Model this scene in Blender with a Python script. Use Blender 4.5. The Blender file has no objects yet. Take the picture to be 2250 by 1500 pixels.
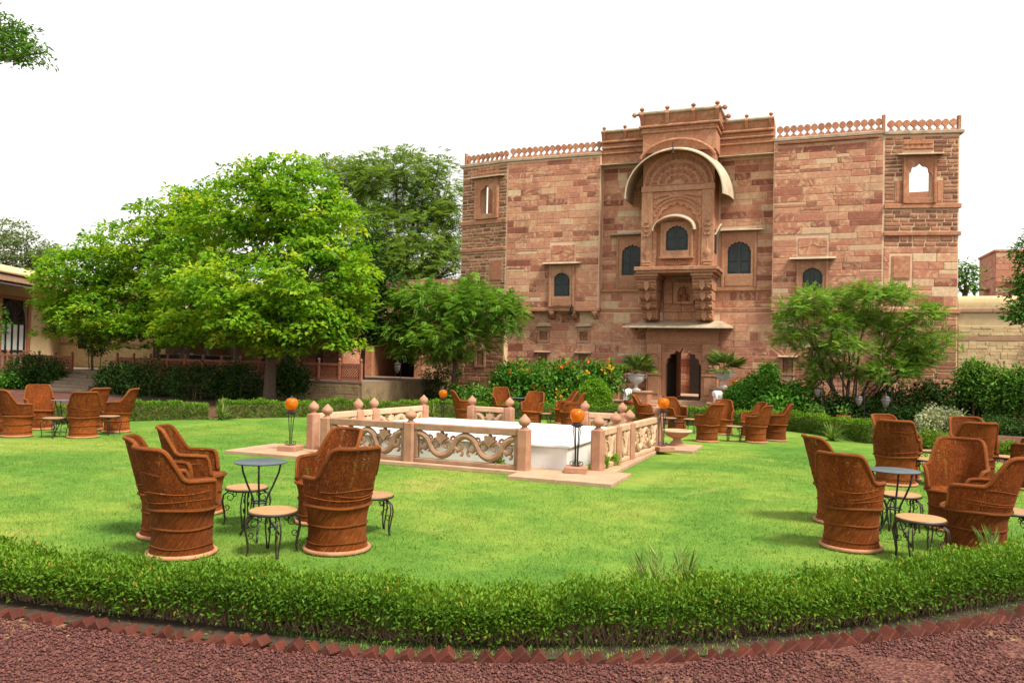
import bpy, math, random
import numpy as np
from mathutils import Vector, Matrix, Euler

rng = np.random.default_rng(7)
random.seed(7)
R = math.radians
SC = bpy.context.scene
COL = SC.collection

# ------------------------------------------------------------------ camera
F_PX, CAM_H, ROLL, YAW = 1750.0, 1.8, R(1.3), R(21.8)
PITCH = math.atan((785.0 - 750.0) / F_PX)
fwd = Vector((-math.sin(YAW) * math.cos(PITCH), math.cos(YAW) * math.cos(PITCH), math.sin(PITCH)))
rgt0 = Vector((math.cos(YAW), math.sin(YAW), 0))
up0 = rgt0.cross(fwd)
rgt = rgt0 * math.cos(ROLL) + up0 * math.sin(ROLL)
upv = -rgt0 * math.sin(ROLL) + up0 * math.cos(ROLL)
cam_data = bpy.data.cameras.new('camera')
cam = bpy.data.objects.new('camera', cam_data)
COL.objects.link(cam)
cam.matrix_world = Matrix(((rgt.x, upv.x, -fwd.x, 0), (rgt.y, upv.y, -fwd.y, 0), (rgt.z, upv.z, -fwd.z, CAM_H), (0, 0, 0, 1)))
cam_data.sensor_width = 36
cam_data.lens = 36 * F_PX / 2250
cam_data.clip_end = 3000
SC.camera = cam

# ------------------------------------------------------------------ sky, sun, exposure
SUN_EL, SUN_X, SUN_Y = R(57), 0.85, -0.36
world = bpy.data.worlds.new('World')
SC.world = world
world.use_nodes = True
wn, wl = world.node_tree.nodes, world.node_tree.links
wn.clear()
w_out = wn.new('ShaderNodeOutputWorld')
w_bg = wn.new('ShaderNodeBackground')
w_bg.inputs['Strength'].default_value = 0.12
w_sky = wn.new('ShaderNodeTexSky')
w_sky.sky_type = 'NISHITA'
w_sky.sun_disc = False
w_sky.sun_elevation = SUN_EL
w_sky.sun_rotation = math.atan2(SUN_X, SUN_Y)
w_sky.air_density, w_sky.dust_density, w_sky.ozone_density = 1.0, 6.0, 1.0
w_mix = wn.new('ShaderNodeMixRGB')          # even white overcast veil over the clear sky
w_mix.inputs['Fac'].default_value = 0.85
w_mix.inputs['Color2'].default_value = (7.2, 6.95, 6.6, 1)
wl.new(w_sky.outputs['Color'], w_mix.inputs['Color1'])
wl.new(w_mix.outputs['Color'], w_bg.inputs['Color'])
wl.new(w_bg.outputs['Background'], w_out.inputs['Surface'])

sun_data = bpy.data.lights.new('sun', 'SUN')
sun_data.energy = 4.0
sun_data.angle = R(13)
sun_data.color = (1.0, 0.92, 0.80)
sun = bpy.data.objects.new('sun', sun_data)
COL.objects.link(sun)
h = math.hypot(SUN_X, SUN_Y)
sdir = Vector((SUN_X / h * math.cos(SUN_EL), SUN_Y / h * math.cos(SUN_EL), math.sin(SUN_EL)))
sun.rotation_euler = sdir.to_track_quat('Z', 'Y').to_euler()
sun.location = sdir * 60

SC.view_settings.view_transform = 'Standard'
SC.view_settings.look = 'None'
SC.view_settings.exposure = 0.74
SC.view_settings.gamma = 1.0
SC.view_settings.use_curve_mapping = False
SC.render.engine = 'CYCLES'
SC.cycles.use_denoising = True
SC.cycles.max_bounces = 8
SC.cycles.transparent_max_bounces = 12
SC.cycles.transmission_bounces = 6
SC.cycles.sample_clamp_indirect = 6

# ------------------------------------------------------------------ pixel geometry of the survey
# the lawn is flat; a point of the photograph on the ground is found with the camera above
def gnd(px, py, z=0.0):
    d = fwd * F_PX + rgt * (px - 1125) + upv * (750 - py)
    t = (z - CAM_H) / d.z
    return Vector((d.x * t, d.y * t, z))
def fac(px, py, Y):
    d = fwd * F_PX + rgt * (px - 1125) + upv * (750 - py)
    t = Y / d.y
    return Vector((d.x * t, Y, CAM_H + d.z * t))

# ------------------------------------------------------------------ materials
MATS = {}
def new_mat(name):
    m = bpy.data.materials.new(name)
    m.use_nodes = True
    m.node_tree.nodes.clear()
    MATS[name] = m
    return m, m.node_tree.nodes, m.node_tree.links

def ramp(n, stops, interp='LINEAR'):
    r = n.new('ShaderNodeValToRGB')
    e = r.color_ramp.elements
    r.color_ramp.interpolation = interp
    while len(e) < len(stops):
        e.new(0.5)
    for k, (p, c) in enumerate(stops):
        e[k].position = p
        e[k].color = (*c, 1)
    return r

def coords(n, l, co):
    if co == 'P':
        g = n.new('ShaderNodeNewGeometry')
        return g.outputs['Position']
    t = n.new('ShaderNodeTexCoord')
    return t.outputs['Object' if co == 'O' else 'UV']

def rnd_socket(n, l):
    """a random number for each piece: the object's own, shifted by the piece's 'rnd' where many pieces share a mesh"""
    oi = n.new('ShaderNodeObjectInfo')
    at = n.new('ShaderNodeAttribute'); at.attribute_name = 'rnd'
    a = n.new('ShaderNodeMath'); a.operation = 'ADD'
    l.new(oi.outputs['Random'], a.inputs[0]); l.new(at.outputs['Fac'], a.inputs[1])
    f = n.new('ShaderNodeMath'); f.operation = 'FRACT'
    l.new(a.outputs[0], f.inputs[0])
    return f.outputs[0]

def noise(n, l, vec, scale, detail=4, rough=0.55, distort=0.0):
    t = n.new('ShaderNodeTexNoise')
    t.inputs['Scale'].default_value = scale
    t.inputs['Detail'].default_value = detail
    t.inputs['Roughness'].default_value = rough
    t.inputs['Distortion'].default_value = distort
    if vec is not None:
        l.new(vec, t.inputs['Vector'])
    return t

def mixc(n, l, fac, c1, c2, mode='MIX'):
    m = n.new('ShaderNodeMixRGB'); m.blend_type = mode
    for s, v in ((m.inputs['Fac'], fac), (m.inputs['Color1'], c1), (m.inputs['Color2'], c2)):
        if isinstance(v, (int, float)):
            s.default_value = v
        elif isinstance(v, tuple):
            s.default_value = (*v, 1)
        else:
            l.new(v, s)
    return m.outputs['Color']

def finish(m, n, l, col, rough, bump_src=None, bump=0.3, dist=0.01, spec=0.3, metal=0.0, extra=None):
    o = n.new('ShaderNodeOutputMaterial')
    b = n.new('ShaderNodeBsdfPrincipled')
    if isinstance(col, tuple):
        b.inputs['Base Color'].default_value = (*col, 1)
    else:
        l.new(col, b.inputs['Base Color'])
    b.inputs['Roughness'].default_value = rough
    b.inputs['Specular IOR Level'].default_value = spec
    b.inputs['Metallic'].default_value = metal
    if bump_src is not None:
        bp = n.new('ShaderNodeBump')
        bp.inputs['Strength'].default_value = bump
        bp.inputs['Distance'].default_value = dist
        l.new(bump_src, bp.inputs['Height'])
        l.new(bp.outputs['Normal'], b.inputs['Normal'])
    l.new(b.outputs['BSDF'], o.inputs['Surface'])
    return b

def simple(name, c1, c2, scale=6, rough=0.8, bump=0.3, bscale=40, co='P', var=0.0, spec=0.3, metal=0.0, dist=0.01, stain=None):
    m, n, l = new_mat(name)
    v = coords(n, l, co)
    t = noise(n, l, v, scale, 5, 0.6, 0.3)
    r = ramp(n, [(0.3, c1), (0.7, c2)])
    l.new(t.outputs['Fac'], r.inputs['Fac'])
    col = r.outputs['Color']
    if var:
        h = n.new('ShaderNodeHueSaturation')
        mr = n.new('ShaderNodeMapRange')
        mr.inputs['To Min'].default_value = 1 - var
        mr.inputs['To Max'].default_value = 1 + var
        l.new(rnd_socket(n, l), mr.inputs['Value'])
        l.new(mr.outputs['Result'], h.inputs['Value'])
        l.new(col, h.inputs['Color'])
        col = h.outputs['Color']
    if stain:
        t3 = noise(n, l, v, stain[1], 6, 0.7, 0.8)
        r3 = ramp(n, [(0.52, (0, 0, 0)), (0.72, (1, 1, 1))])
        l.new(t3.outputs['Fac'], r3.inputs['Fac'])
        mm = n.new('ShaderNodeMath'); mm.operation = 'MULTIPLY'; mm.inputs[1].default_value = stain[2]
        l.new(r3.outputs['Color'], mm.inputs[0])
        col = mixc(n, l, mm.outputs[0], col, stain[0])
    t2 = noise(n, l, v, bscale, 4, 0.6)
    finish(m, n, l, col, rough, t2.outputs['Fac'] if bump else None, bump, dist, spec, metal)
    return m

def sandstone(name, stops, vein=(0.62, 0.43, 0.25), vein_amt=0.85, bump=0.25):
    """each block its own tint (by its random number), with swirling pale bands in the stone"""
    m, n, l = new_mat(name)
    v = coords(n, l, 'P')
    rs = rnd_socket(n, l)
    r = ramp(n, stops)
    l.new(rs, r.inputs['Fac'])
    # each block's own patch of the vein pattern
    add = n.new('ShaderNodeVectorMath'); add.operation = 'ADD'
    sc = n.new('ShaderNodeVectorMath'); sc.operation = 'SCALE'; sc.inputs[0].default_value = (37, 11, 53)
    l.new(rs, sc.inputs['Scale'])
    l.new(v, add.inputs[0]); l.new(sc.outputs[0], add.inputs[1])
    t = noise(n, l, add.outputs[0], 1.9, 4, 0.55, 2.6)
    vr = ramp(n, [(0.50, (0, 0, 0)), (0.60, (1, 1, 1)), (0.70, (0.15, 0.15, 0.15))])
    l.new(t.outputs['Fac'], vr.inputs['Fac'])
    # only some blocks are strongly veined
    t2 = noise(n, l, sc.outputs[0], 1.3, 1)
    vm = n.new('ShaderNodeMapRange'); vm.inputs['From Min'].default_value = 0.34; vm.inputs['From Max'].default_value = 0.58
    l.new(t2.outputs['Fac'], vm.inputs['Value'])
    mul = n.new('ShaderNodeMath'); mul.operation = 'MULTIPLY'
    l.new(vr.outputs['Color'], mul.inputs[0]); l.new(vm.outputs['Result'], mul.inputs[1])
    mul2 = n.new('ShaderNodeMath'); mul2.operation = 'MULTIPLY'; mul2.inputs[1].default_value = vein_amt
    l.new(mul.outputs[0], mul2.inputs[0])
    col = mixc(n, l, mul2.outputs[0], r.outputs['Color'], vein)
    g = noise(n, l, v, 9, 5, 0.7)
    gr = ramp(n, [(0.3, (0.74, 0.74, 0.76)), (0.7, (1.16, 1.13, 1.1))])
    l.new(g.outputs['Fac'], gr.inputs['Fac'])
    col = mixc(n, l, 1.0, col, gr.outputs['Color'], 'MULTIPLY')
    # old weather stains with a shape of their own
    wv = n.new('ShaderNodeMapping'); wv.inputs['Scale'].default_value = (1.0, 1.0, 0.28)
    l.new(v, wv.inputs['Vector'])
    s = noise(n, l, wv.outputs['Vector'], 1.1, 6, 0.65, 0.4)
    sr = ramp(n, [(0.56, (1, 1, 1)), (0.74, (0.62, 0.58, 0.56))])
    l.new(s.outputs['Fac'], sr.inputs['Fac'])
    col = mixc(n, l, 0.8, col, sr.outputs['Color'], 'MULTIPLY')
    wv2 = n.new('ShaderNodeMapping'); wv2.inputs['Scale'].default_value = (4.5, 4.5, 0.30)
    l.new(v, wv2.inputs['Vector'])
    s2 = noise(n, l, wv2.outputs['Vector'], 1.0, 5, 0.7, 0.2)
    sr2 = ramp(n, [(0.58, (1, 1, 1)), (0.70, (0.60, 0.55, 0.52))])
    l.new(s2.outputs['Fac'], sr2.inputs['Fac'])
    col = mixc(n, l, 0.7, col, sr2.outputs['Color'], 'MULTIPLY')
    b = noise(n, l, v, 30, 6, 0.7)
    finish(m, n, l, col, 0.88, b.outputs['Fac'], bump, 0.02, 0.2)
    return m

def leaf_mat(name, stops, trans=0.35, rough=0.55, spec=0.12):
    m, n, l = new_mat(name)
    at = n.new('ShaderNodeAttribute'); at.attribute_name = 'rnd'
    r = ramp(n, stops)
    l.new(at.outputs['Fac'], r.inputs['Fac'])
    o = n.new('ShaderNodeOutputMaterial')
    b = n.new('ShaderNodeBsdfPrincipled')
    b.inputs['Roughness'].default_value = rough
    b.inputs['Specular IOR Level'].default_value = spec
    l.new(r.outputs['Color'], b.inputs['Base Color'])
    t = n.new('ShaderNodeBsdfTranslucent')
    tc = mixc(n, l, 1.0, r.outputs['Color'], (1.35, 1.2, 0.5), 'MULTIPLY')
    l.new(tc, t.inputs['Color'])
    mx = n.new('ShaderNodeMixShader'); mx.inputs[0].default_value = trans
    l.new(b.outputs[0], mx.inputs[1]); l.new(t.outputs[0], mx.inputs[2])
    l.new(mx.outputs[0], o.inputs['Surface'])
    return m

RED = [(0.0, (0.235, 0.083, 0.054)), (0.12, (0.335, 0.132, 0.086)), (0.34, (0.44, 0.192, 0.122)), (0.62, (0.49, 0.235, 0.148)),
       (0.84, (0.525, 0.282, 0.175)), (0.94, (0.56, 0.365, 0.228)), (1.0, (0.60, 0.46, 0.29))]
M_BLOCK = sandstone('red_sandstone_blocks', RED)
M_RUBBLE = sandstone('brown_rubble_stone', [(0.0, (0.16, 0.074, 0.045)), (0.5, (0.30, 0.138, 0.080)), (1.0, (0.42, 0.215, 0.125))], vein_amt=0.15, bump=0.5)
M_DRESSED = sandstone('dressed_pink_sandstone', [(0.0, (0.355, 0.155, 0.088)), (1.0, (0.43, 0.205, 0.115))], vein=(0.52, 0.36, 0.22), vein_amt=0.5, bump=0.15)
M_CARVED = sandstone('carved_buff_sandstone', [(0.0, (0.36, 0.175, 0.102)), (1.0, (0.42, 0.225, 0.132))], vein=(0.5, 0.36, 0.22), vein_amt=0.3, bump=0.2)
M_MORTAR = simple('pinkish_lime_mortar', (0.60, 0.41, 0.28), (0.68, 0.50, 0.36), 8, 0.95, 0.4, 60)
M_MORTAR2 = simple('cream_lime_mortar', (0.54, 0.36, 0.22), (0.64, 0.47, 0.31), 8, 0.95, 0.5, 50)
M_CHAJJA = simple('pale_weathered_slab', (0.28, 0.215, 0.145), (0.46, 0.37, 0.26), 3, 0.85, 0.3, 30, stain=((0.16, 0.12, 0.08), 2.5, 0.6))
M_HOOD = simple('cream_plaster_hood', (0.40, 0.32, 0.215), (0.55, 0.46, 0.33), 2.5, 0.8, 0.2, 30, stain=((0.34, 0.24, 0.12), 1.8, 0.4))
M_SHUTTER = simple('dark_slate_shutter', (0.012, 0.020, 0.021), (0.022, 0.034, 0.034), 5, 0.5, 0.1, 30, spec=0.4)
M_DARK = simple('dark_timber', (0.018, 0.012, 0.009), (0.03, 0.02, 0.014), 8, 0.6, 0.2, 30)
M_YELLOW = simple('yellow_jodhpur_stone', (0.50, 0.36, 0.18), (0.64, 0.49, 0.28), 4, 0.92, 0.5, 26, var=0.10)
M_YELLOWM = simple('yellow_wall_mortar', (0.50, 0.37, 0.19), (0.60, 0.46, 0.27), 5, 0.95, 0.4, 30)
M_BAND = simple('buff_band_stone', (0.32, 0.185, 0.11), (0.40, 0.25, 0.155), 4, 0.9, 0.2, 30, var=0.08)
M_MARBLE = simple('white_marble', (0.72, 0.71, 0.68), (0.84, 0.83, 0.80), 1.2, 0.35, 0.05, 20, spec=0.5, stain=((0.50, 0.49, 0.46), 3.0, 0.5))
M_SLAB = simple('pink_paving_stone', (0.31, 0.195, 0.122), (0.43, 0.285, 0.182), 3, 0.85, 0.2, 30, var=0.08, stain=((0.20, 0.125, 0.08), 2.2, 0.5))
M_RAIL = simple('weathered_rail_stone', (0.23, 0.130, 0.080), (0.37, 0.215, 0.135), 5, 0.85, 0.25, 35, stain=((0.17, 0.11, 0.075), 4.0, 0.5))
M_RAILP = simple('pale_rail_stone', (0.41, 0.25, 0.155), (0.53, 0.35, 0.225), 5, 0.85, 0.25, 35)
M_POST = simple('pink_post_stone', (0.30, 0.145, 0.088), (0.42, 0.225, 0.142), 6, 0.8, 0.2, 40, stain=((0.17, 0.10, 0.065), 5.0, 0.45))
M_IRON = simple('black_wrought_iron', (0.010, 0.011, 0.014), (0.02, 0.022, 0.026), 20, 0.45, 0.1, 60, co='O', spec=0.5)
M_IRON2 = simple('brown_black_iron', (0.022, 0.014, 0.010), (0.035, 0.022, 0.016), 20, 0.5, 0.1, 60, co='O', spec=0.5)
M_TTOP = simple('blue_grey_table_top', (0.045, 0.062, 0.072), (0.075, 0.095, 0.105), 14, 0.42, 0.1, 60, co='O', spec=0.5)
M_STOOL = simple('tan_stool_top', (0.28, 0.15, 0.062), (0.37, 0.215, 0.095), 9, 0.55, 0.05, 60, co='O', var=0.1)
M_TERRA = simple('terracotta', (0.28, 0.075, 0.035), (0.36, 0.11, 0.055), 6, 0.8, 0.2, 40)
M_PLASTERW = simple('white_painted_stone', (0.44, 0.45, 0.42), (0.60, 0.60, 0.57), 6, 0.7, 0.15, 40, stain=((0.30, 0.31, 0.29), 7.0, 0.5))
M_ELE = simple('white_marble_carving', (0.78, 0.77, 0.73), (0.84, 0.83, 0.80), 6, 0.5, 0.05, 40)
M_BRICK = simple('red_edging_brick', (0.058, 0.013, 0.008), (0.115, 0.027, 0.015), 9, 0.75, 0.5, 60, var=0.3, stain=((0.08, 0.045, 0.025), 12, 0.6))
M_BARK = simple('grey_brown_bark', (0.075, 0.052, 0.036), (0.15, 0.11, 0.078), 12, 0.95, 0.8, 25, dist=0.02)
M_TWIG = simple('thin_brown_twigs', (0.13, 0.085, 0.045), (0.26, 0.18, 0.10), 30, 0.9, 0.2, 60)
M_LATTICE = simple('red_lattice_stone', (0.27, 0.095, 0.055), (0.34, 0.13, 0.075), 6, 0.85, 0.2, 40)
M_RETAIN = simple('ochre_retaining_stone', (0.20, 0.145, 0.075), (0.30, 0.225, 0.12), 4, 0.92, 0.5, 20, var=0.12, stain=((0.05, 0.04, 0.025), 2.5, 0.7))
M_STEP = simple('grey_brown_steps', (0.17, 0.125, 0.09), (0.24, 0.18, 0.13), 6, 0.85, 0.2, 30)
M_EARTH = simple('dark_bed_soil', (0.035, 0.024, 0.016), (0.07, 0.045, 0.03), 9, 1.0, 0.6, 30)
M_CURTAIN = simple('pale_curtain', (0.52, 0.55, 0.52), (0.62, 0.64, 0.60), 3, 0.9, 0.1, 30)
M_IDOL = simple('red_painted_idol', (0.20, 0.05, 0.028), (0.34, 0.13, 0.06), 14, 0.5, 0.2, 40)
M_LANT = simple('frosted_lantern_glass', (0.15, 0.14, 0.125), (0.21, 0.20, 0.18), 6, 0.4, 0.05, 40)

def make_amber():
    m, n, l = new_mat('amber_glass')
    lw = n.new('ShaderNodeTexCoord')
    t = noise(n, l, lw.outputs['Object'], 14, 3)
    r = ramp(n, [(0.3, (0.62, 0.20, 0.010)), (0.7, (0.82, 0.36, 0.025))])
    l.new(t.outputs['Fac'], r.inputs['Fac'])
    o = n.new('ShaderNodeOutputMaterial')
    b = n.new('ShaderNodeBsdfPrincipled')
    l.new(r.outputs['Color'], b.inputs['Base Color'])
    b.inputs['Roughness'].default_value = 0.12
    b.inputs['Specular IOR Level'].default_value = 0.6
    tr = n.new('ShaderNodeBsdfTranslucent'); l.new(r.outputs['Color'], tr.inputs['Color'])
    mx = n.new('ShaderNodeMixShader'); mx.inputs[0].default_value = 0.68
    l.new(b.outputs[0], mx.inputs[1]); l.new(tr.outputs[0], mx.inputs[2])
    l.new(mx.outputs[0], o.inputs['Surface'])
    return m
M_AMBER = make_amber()

def make_cane(name, mode):
    """woven reed: fine upright stalks on the back, slanting ones on the drum; UV is in metres round and up"""
    m, n, l = new_mat(name)
    uv = coords(n, l, 'UV')
    sep = n.new('ShaderNodeSeparateXYZ'); l.new(uv, sep.inputs[0])
    def math_(op, a, b):
        q = n.new('ShaderNodeMath'); q.operation = op
        for s, x in ((q.inputs[0], a), (q.inputs[1], b)):
            if isinstance(x, (int, float)): s.default_value = x
            else: l.new(x, s)
        return q.outputs[0]
    u, v = sep.outputs['X'], sep.outputs['Y']
    slant = {'drum': 0.75, 'back': 0.0, 'rim': 0.0, 'seat': 0.3}[mode]
    uu = math_('ADD', u, math_('MULTIPLY', v, slant))
    comb = n.new('ShaderNodeCombineXYZ')
    l.new(uu, comb.inputs[0])
    freq = 150.0
    if mode == 'rim':
        l.new(math_('MULTIPLY', v, 1.0), comb.inputs[1])
    stalk = math_('SINE', math_('MULTIPLY', uu, 6.283 * freq), 0.0)
    cell = math_('FLOOR', math_('MULTIPLY', uu, freq), 0.0)
    rowc = math_('FLOOR', math_('ADD', math_('MULTIPLY', v, {'back': 62.0, 'seat': 62.0, 'drum': 14.0, 'rim': 90.0}[mode]), math_('MULTIPLY', cell, 0.37)), 0.0)
    cc = n.new('ShaderNodeCombineXYZ'); l.new(cell, cc.inputs[0]); l.new(rowc, cc.inputs[1])
    wnz = n.new('ShaderNodeTexWhiteNoise'); wnz.noise_dimensions = '2D'; l.new(cc.outputs[0], wnz.inputs['Vector'])
    tc = n.new('ShaderNodeTexCoord')
    big = noise(n, l, tc.outputs['Object'], 5, 5, 0.65, 0.5)
    r = ramp(n, [(0.25, (0.200, 0.046, 0.008)), (0.55, (0.285, 0.072, 0.012)), (0.8, (0.38, 0.110, 0.019))])
    l.new(big.outputs['Fac'], r.inputs['Fac'])
    col = r.outputs['Color']
    # stalk-to-stalk tint
    mr = n.new('ShaderNodeMapRange'); mr.inputs['To Min'].default_value = 0.55; mr.inputs['To Max'].default_value = 1.38
    l.new(wnz.outputs['Value'], mr.inputs['Value'])
    cmb = n.new('ShaderNodeCombineXYZ')
    for k in range(3): l.new(mr.outputs['Result'], cmb.inputs[k])
    col = mixc(n, l, 1.0, col, cmb.outputs[0], 'MULTIPLY')
    # worn pale straws
    cv = n.new('ShaderNodeCombineXYZ'); l.new(math_('MULTIPLY', uu, 80.0), cv.inputs[0]); l.new(math_('MULTIPLY', v, 22.0 if mode == 'back' else 10.0), cv.inputs[1])
    oi = n.new('ShaderNodeObjectInfo'); l.new(math_('MULTIPLY', oi.outputs['Random'], 40.0), cv.inputs[2])
    worn = noise(n, l, cv.outputs[0], 1.0, 2, 0.5)
    wr = ramp(n, [(0.66, (0, 0, 0)), (0.72, (1, 1, 1))]); l.new(worn.outputs['Fac'], wr.inputs['Fac'])
    col = mixc(n, l, math_('MULTIPLY', wr.outputs['Color'], 0.75), col, (0.56, 0.30, 0.11))
    # chair-to-chair tint
    hs = n.new('ShaderNodeHueSaturation')
    m2 = n.new('ShaderNodeMapRange'); m2.inputs['To Min'].default_value = 0.72; m2.inputs['To Max'].default_value = 1.32
    l.new(oi.outputs['Random'], m2.inputs['Value']); l.new(m2.outputs['Result'], hs.inputs['Value']); l.new(col, hs.inputs['Color'])
    col = mixc(n, l, 1.0, hs.outputs['Color'], oi.outputs['Color'], 'MULTIPLY')
    if mode == 'rim':
        col = mixc(n, l, 0.4, col, (0.38, 0.125, 0.032))
    o = n.new('ShaderNodeOutputMaterial')
    b = n.new('ShaderNodeBsdfPrincipled')
    l.new(col, b.inputs['Base Color'])
    b.inputs['Roughness'].default_value = 0.72
    b.inputs['Specular IOR Level'].default_value = 0.15
    bp = n.new('ShaderNodeBump'); bp.inputs['Strength'].default_value = 0.9; bp.inputs['Distance'].default_value = 0.005
    weave = math_('SINE', math_('ADD', math_('MULTIPLY', v, 6.283 * 60.0), math_('MULTIPLY', cell, 3.1416)), 0.0)
    l.new(math_('ADD', math_('ADD', stalk, math_('MULTIPLY', weave, 0.0 if mode == 'drum' else 0.9)), math_('MULTIPLY', wnz.outputs['Value'], 1.0)), bp.inputs['Height'])
    l.new(bp.outputs['Normal'], b.inputs['Normal'])
    if mode == 'back':
        # slits between the stalks where the weave is open
        slit = math_('LESS_THAN', stalk, -0.55)
        row = math_('SINE', math_('MULTIPLY', v, 6.283 * 42.0), 0.0)
        rowm = math_('GREATER_THAN', row, -0.2)
        gate_v = n.new('ShaderNodeCombineXYZ')
        l.new(math_('MULTIPLY', u, 8.0), gate_v.inputs[0]); l.new(math_('MULTIPLY', v, 8.0), gate_v.inputs[1]); l.new(math_('MULTIPLY', oi.outputs['Random'], 60.0), gate_v.inputs[2])
        gate = noise(n, l, gate_v.outputs[0], 1.0, 3, 0.6)
        g2 = math_('GREATER_THAN', gate.outputs['Fac'], 0.47)
        hole = math_('MULTIPLY', math_('MULTIPLY', slit, rowm), g2)
        tp = n.new('ShaderNodeBsdfTransparent')
        tl = n.new('ShaderNodeBsdfTranslucent'); l.new(col, tl.inputs['Color'])
        m0 = n.new('ShaderNodeMixShader'); m0.inputs[0].default_value = 0.15
        l.new(b.outputs[0], m0.inputs[1]); l.new(tl.outputs[0], m0.inputs[2])
        mx = n.new('ShaderNodeMixShader')
        l.new(hole, mx.inputs[0]); l.new(m0.outputs[0], mx.inputs[1]); l.new(tp.outputs[0], mx.inputs[2])
        l.new(mx.outputs[0], o.inputs['Surface'])
    else:
        l.new(b.outputs[0], o.inputs['Surface'])
    return m
M_CDRUM = make_cane('slanting_reed', 'drum')
M_CBACK = make_cane('woven_reed_back', 'back')
M_CRIM = make_cane('bound_reed_roll', 'rim')
M_CSEAT = make_cane('reed_seat', 'seat')

def lawn_colour(n, l):
    v = coords(n, l, 'P')
    fl = n.new('ShaderNodeMapping'); fl.inputs['Scale'].default_value = (1, 1, 0); l.new(v, fl.inputs['Vector']); v = fl.outputs['Vector']
    a = noise(n, l, v, 0.33, 5, 0.6, 0.6)
    r = ramp(n, [(0.30, (0.070, 0.178, 0.026)), (0.47, (0.120, 0.240, 0.036)), (0.60, (0.195, 0.288, 0.048)), (0.74, (0.29, 0.30, 0.08))])
    l.new(a.outputs['Fac'], r.inputs['Fac'])
    b2 = noise(n, l, v, 2.6, 6, 0.72, 0.3)
    r2 = ramp(n, [(0.3, (0.70, 0.78, 0.66)), (0.7, (1.30, 1.20, 1.2))])
    l.new(b2.outputs['Fac'], r2.inputs['Fac'])
    col = mixc(n, l, 1.0, r.outputs['Color'], r2.outputs['Color'], 'MULTIPLY')
    d = noise(n, l, v, 0.85, 6, 0.7, 1.0)          # dry, worn straw patches
    rd = ramp(n, [(0.60, (0, 0, 0)), (0.72, (1, 1, 1))]); l.new(d.outputs['Fac'], rd.inputs['Fac'])
    md = n.new('ShaderNodeMath'); md.operation = 'MULTIPLY'; md.inputs[1].default_value = 0.55; l.new(rd.outputs['Color'], md.inputs[0])
    return v, mixc(n, l, md.outputs[0], col, (0.36, 0.30, 0.10))
def make_lawn():
    m, n, l = new_mat('lawn_turf')
    v, col = lawn_colour(n, l)
    c3 = noise(n, l, v, 48, 3, 0.7)
    r3 = ramp(n, [(0.35, (0.55, 0.62, 0.5)), (0.65, (1.3, 1.24, 1.25))])
    l.new(c3.outputs['Fac'], r3.inputs['Fac'])
    col = mixc(n, l, 0.85, col, r3.outputs['Color'], 'MULTIPLY')
    finish(m, n, l, col, 0.9, c3.outputs['Fac'], 0.9, 0.03, 0.1)
    return m
def make_blades():
    m, n, l = new_mat('grass_blade')
    v, col = lawn_colour(n, l)
    at = n.new('ShaderNodeAttribute'); at.attribute_name = 'rnd'
    r = ramp(n, [(0.0, (0.6, 0.66, 0.5)), (0.8, (1.25, 1.2, 1.2)), (1.0, (1.9, 1.45, 1.9))]); l.new(at.outputs['Fac'], r.inputs['Fac'])
    col = mixc(n, l, 1.0, col, r.outputs['Color'], 'MULTIPLY')
    finish(m, n, l, col, 0.7, None, spec=0.15)
    return m
M_LAWN = make_lawn()

def make_gravel_ground():
    m, n, l = new_mat('red_gravel_ground')
    v = coords(n, l, 'P')
    vo = n.new('ShaderNodeTexVoronoi'); vo.inputs['Scale'].default_value = 55
    l.new(v, vo.inputs['Vector'])
    r = ramp(n, [(0.0, (0.058, 0.020, 0.016)), (0.5, (0.115, 0.043, 0.034)), (1.0, (0.185, 0.085, 0.066))])
    sepc = n.new('ShaderNodeSeparateColor'); l.new(vo.outputs['Color'], sepc.inputs[0])
    l.new(sepc.outputs[0], r.inputs['Fac'])
    a = noise(n, l, v, 0.9, 5, 0.6, 0.4)
    sr = ramp(n, [(0.58, (0, 0, 0)), (0.70, (1, 1, 1))])
    l.new(a.outputs['Fac'], sr.inputs['Fac'])
    mu = n.new('ShaderNodeMath'); mu.operation = 'MULTIPLY'; mu.inputs[1].default_value = 0.85
    l.new(sr.outputs['Color'], mu.inputs[0])
    col = mixc(n, l, mu.outputs[0], r.outputs['Color'], (0.30, 0.18, 0.095))
    finish(m, n, l, col, 0.95, vo.outputs['Distance'], 0.8, 0.02, 0.15)
    return m
M_GRAVEL = make_gravel_ground()
M_STONE = simple('red_gravel_stones', (0.072, 0.024, 0.021), (0.150, 0.056, 0.046), 40, 0.8, 0.2, 80, var=0.45)

L_BIG = leaf_mat('broad_yellow_green_leaf', [(0.0, (0.034, 0.112, 0.008)), (0.35, (0.108, 0.270, 0.014)), (0.7, (0.230, 0.410, 0.021)), (1.0, (0.48, 0.54, 0.05))], 0.45)
L_NEEM = leaf_mat('olive_neem_leaf', [(0.0, (0.070, 0.160, 0.026)), (0.5, (0.160, 0.285, 0.048)), (1.0, (0.30, 0.39, 0.085))], 0.35)
L_MID = leaf_mat('mid_green_leaf', [(0.0, (0.028, 0.090, 0.013)), (0.5, (0.075, 0.195, 0.026)), (1.0, (0.17, 0.32, 0.045))], 0.3)
L_FEATH = leaf_mat('feathery_green_leaf', [(0.0, (0.062, 0.168, 0.018)), (0.5, (0.150, 0.315, 0.036)), (1.0, (0.29, 0.45, 0.06))], 0.35)
L_DARK = leaf_mat('dark_shrub_leaf', [(0.0, (0.012, 0.036, 0.008)), (0.6, (0.034, 0.085, 0.014)), (1.0, (0.085, 0.155, 0.024))], 0.22)
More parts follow.
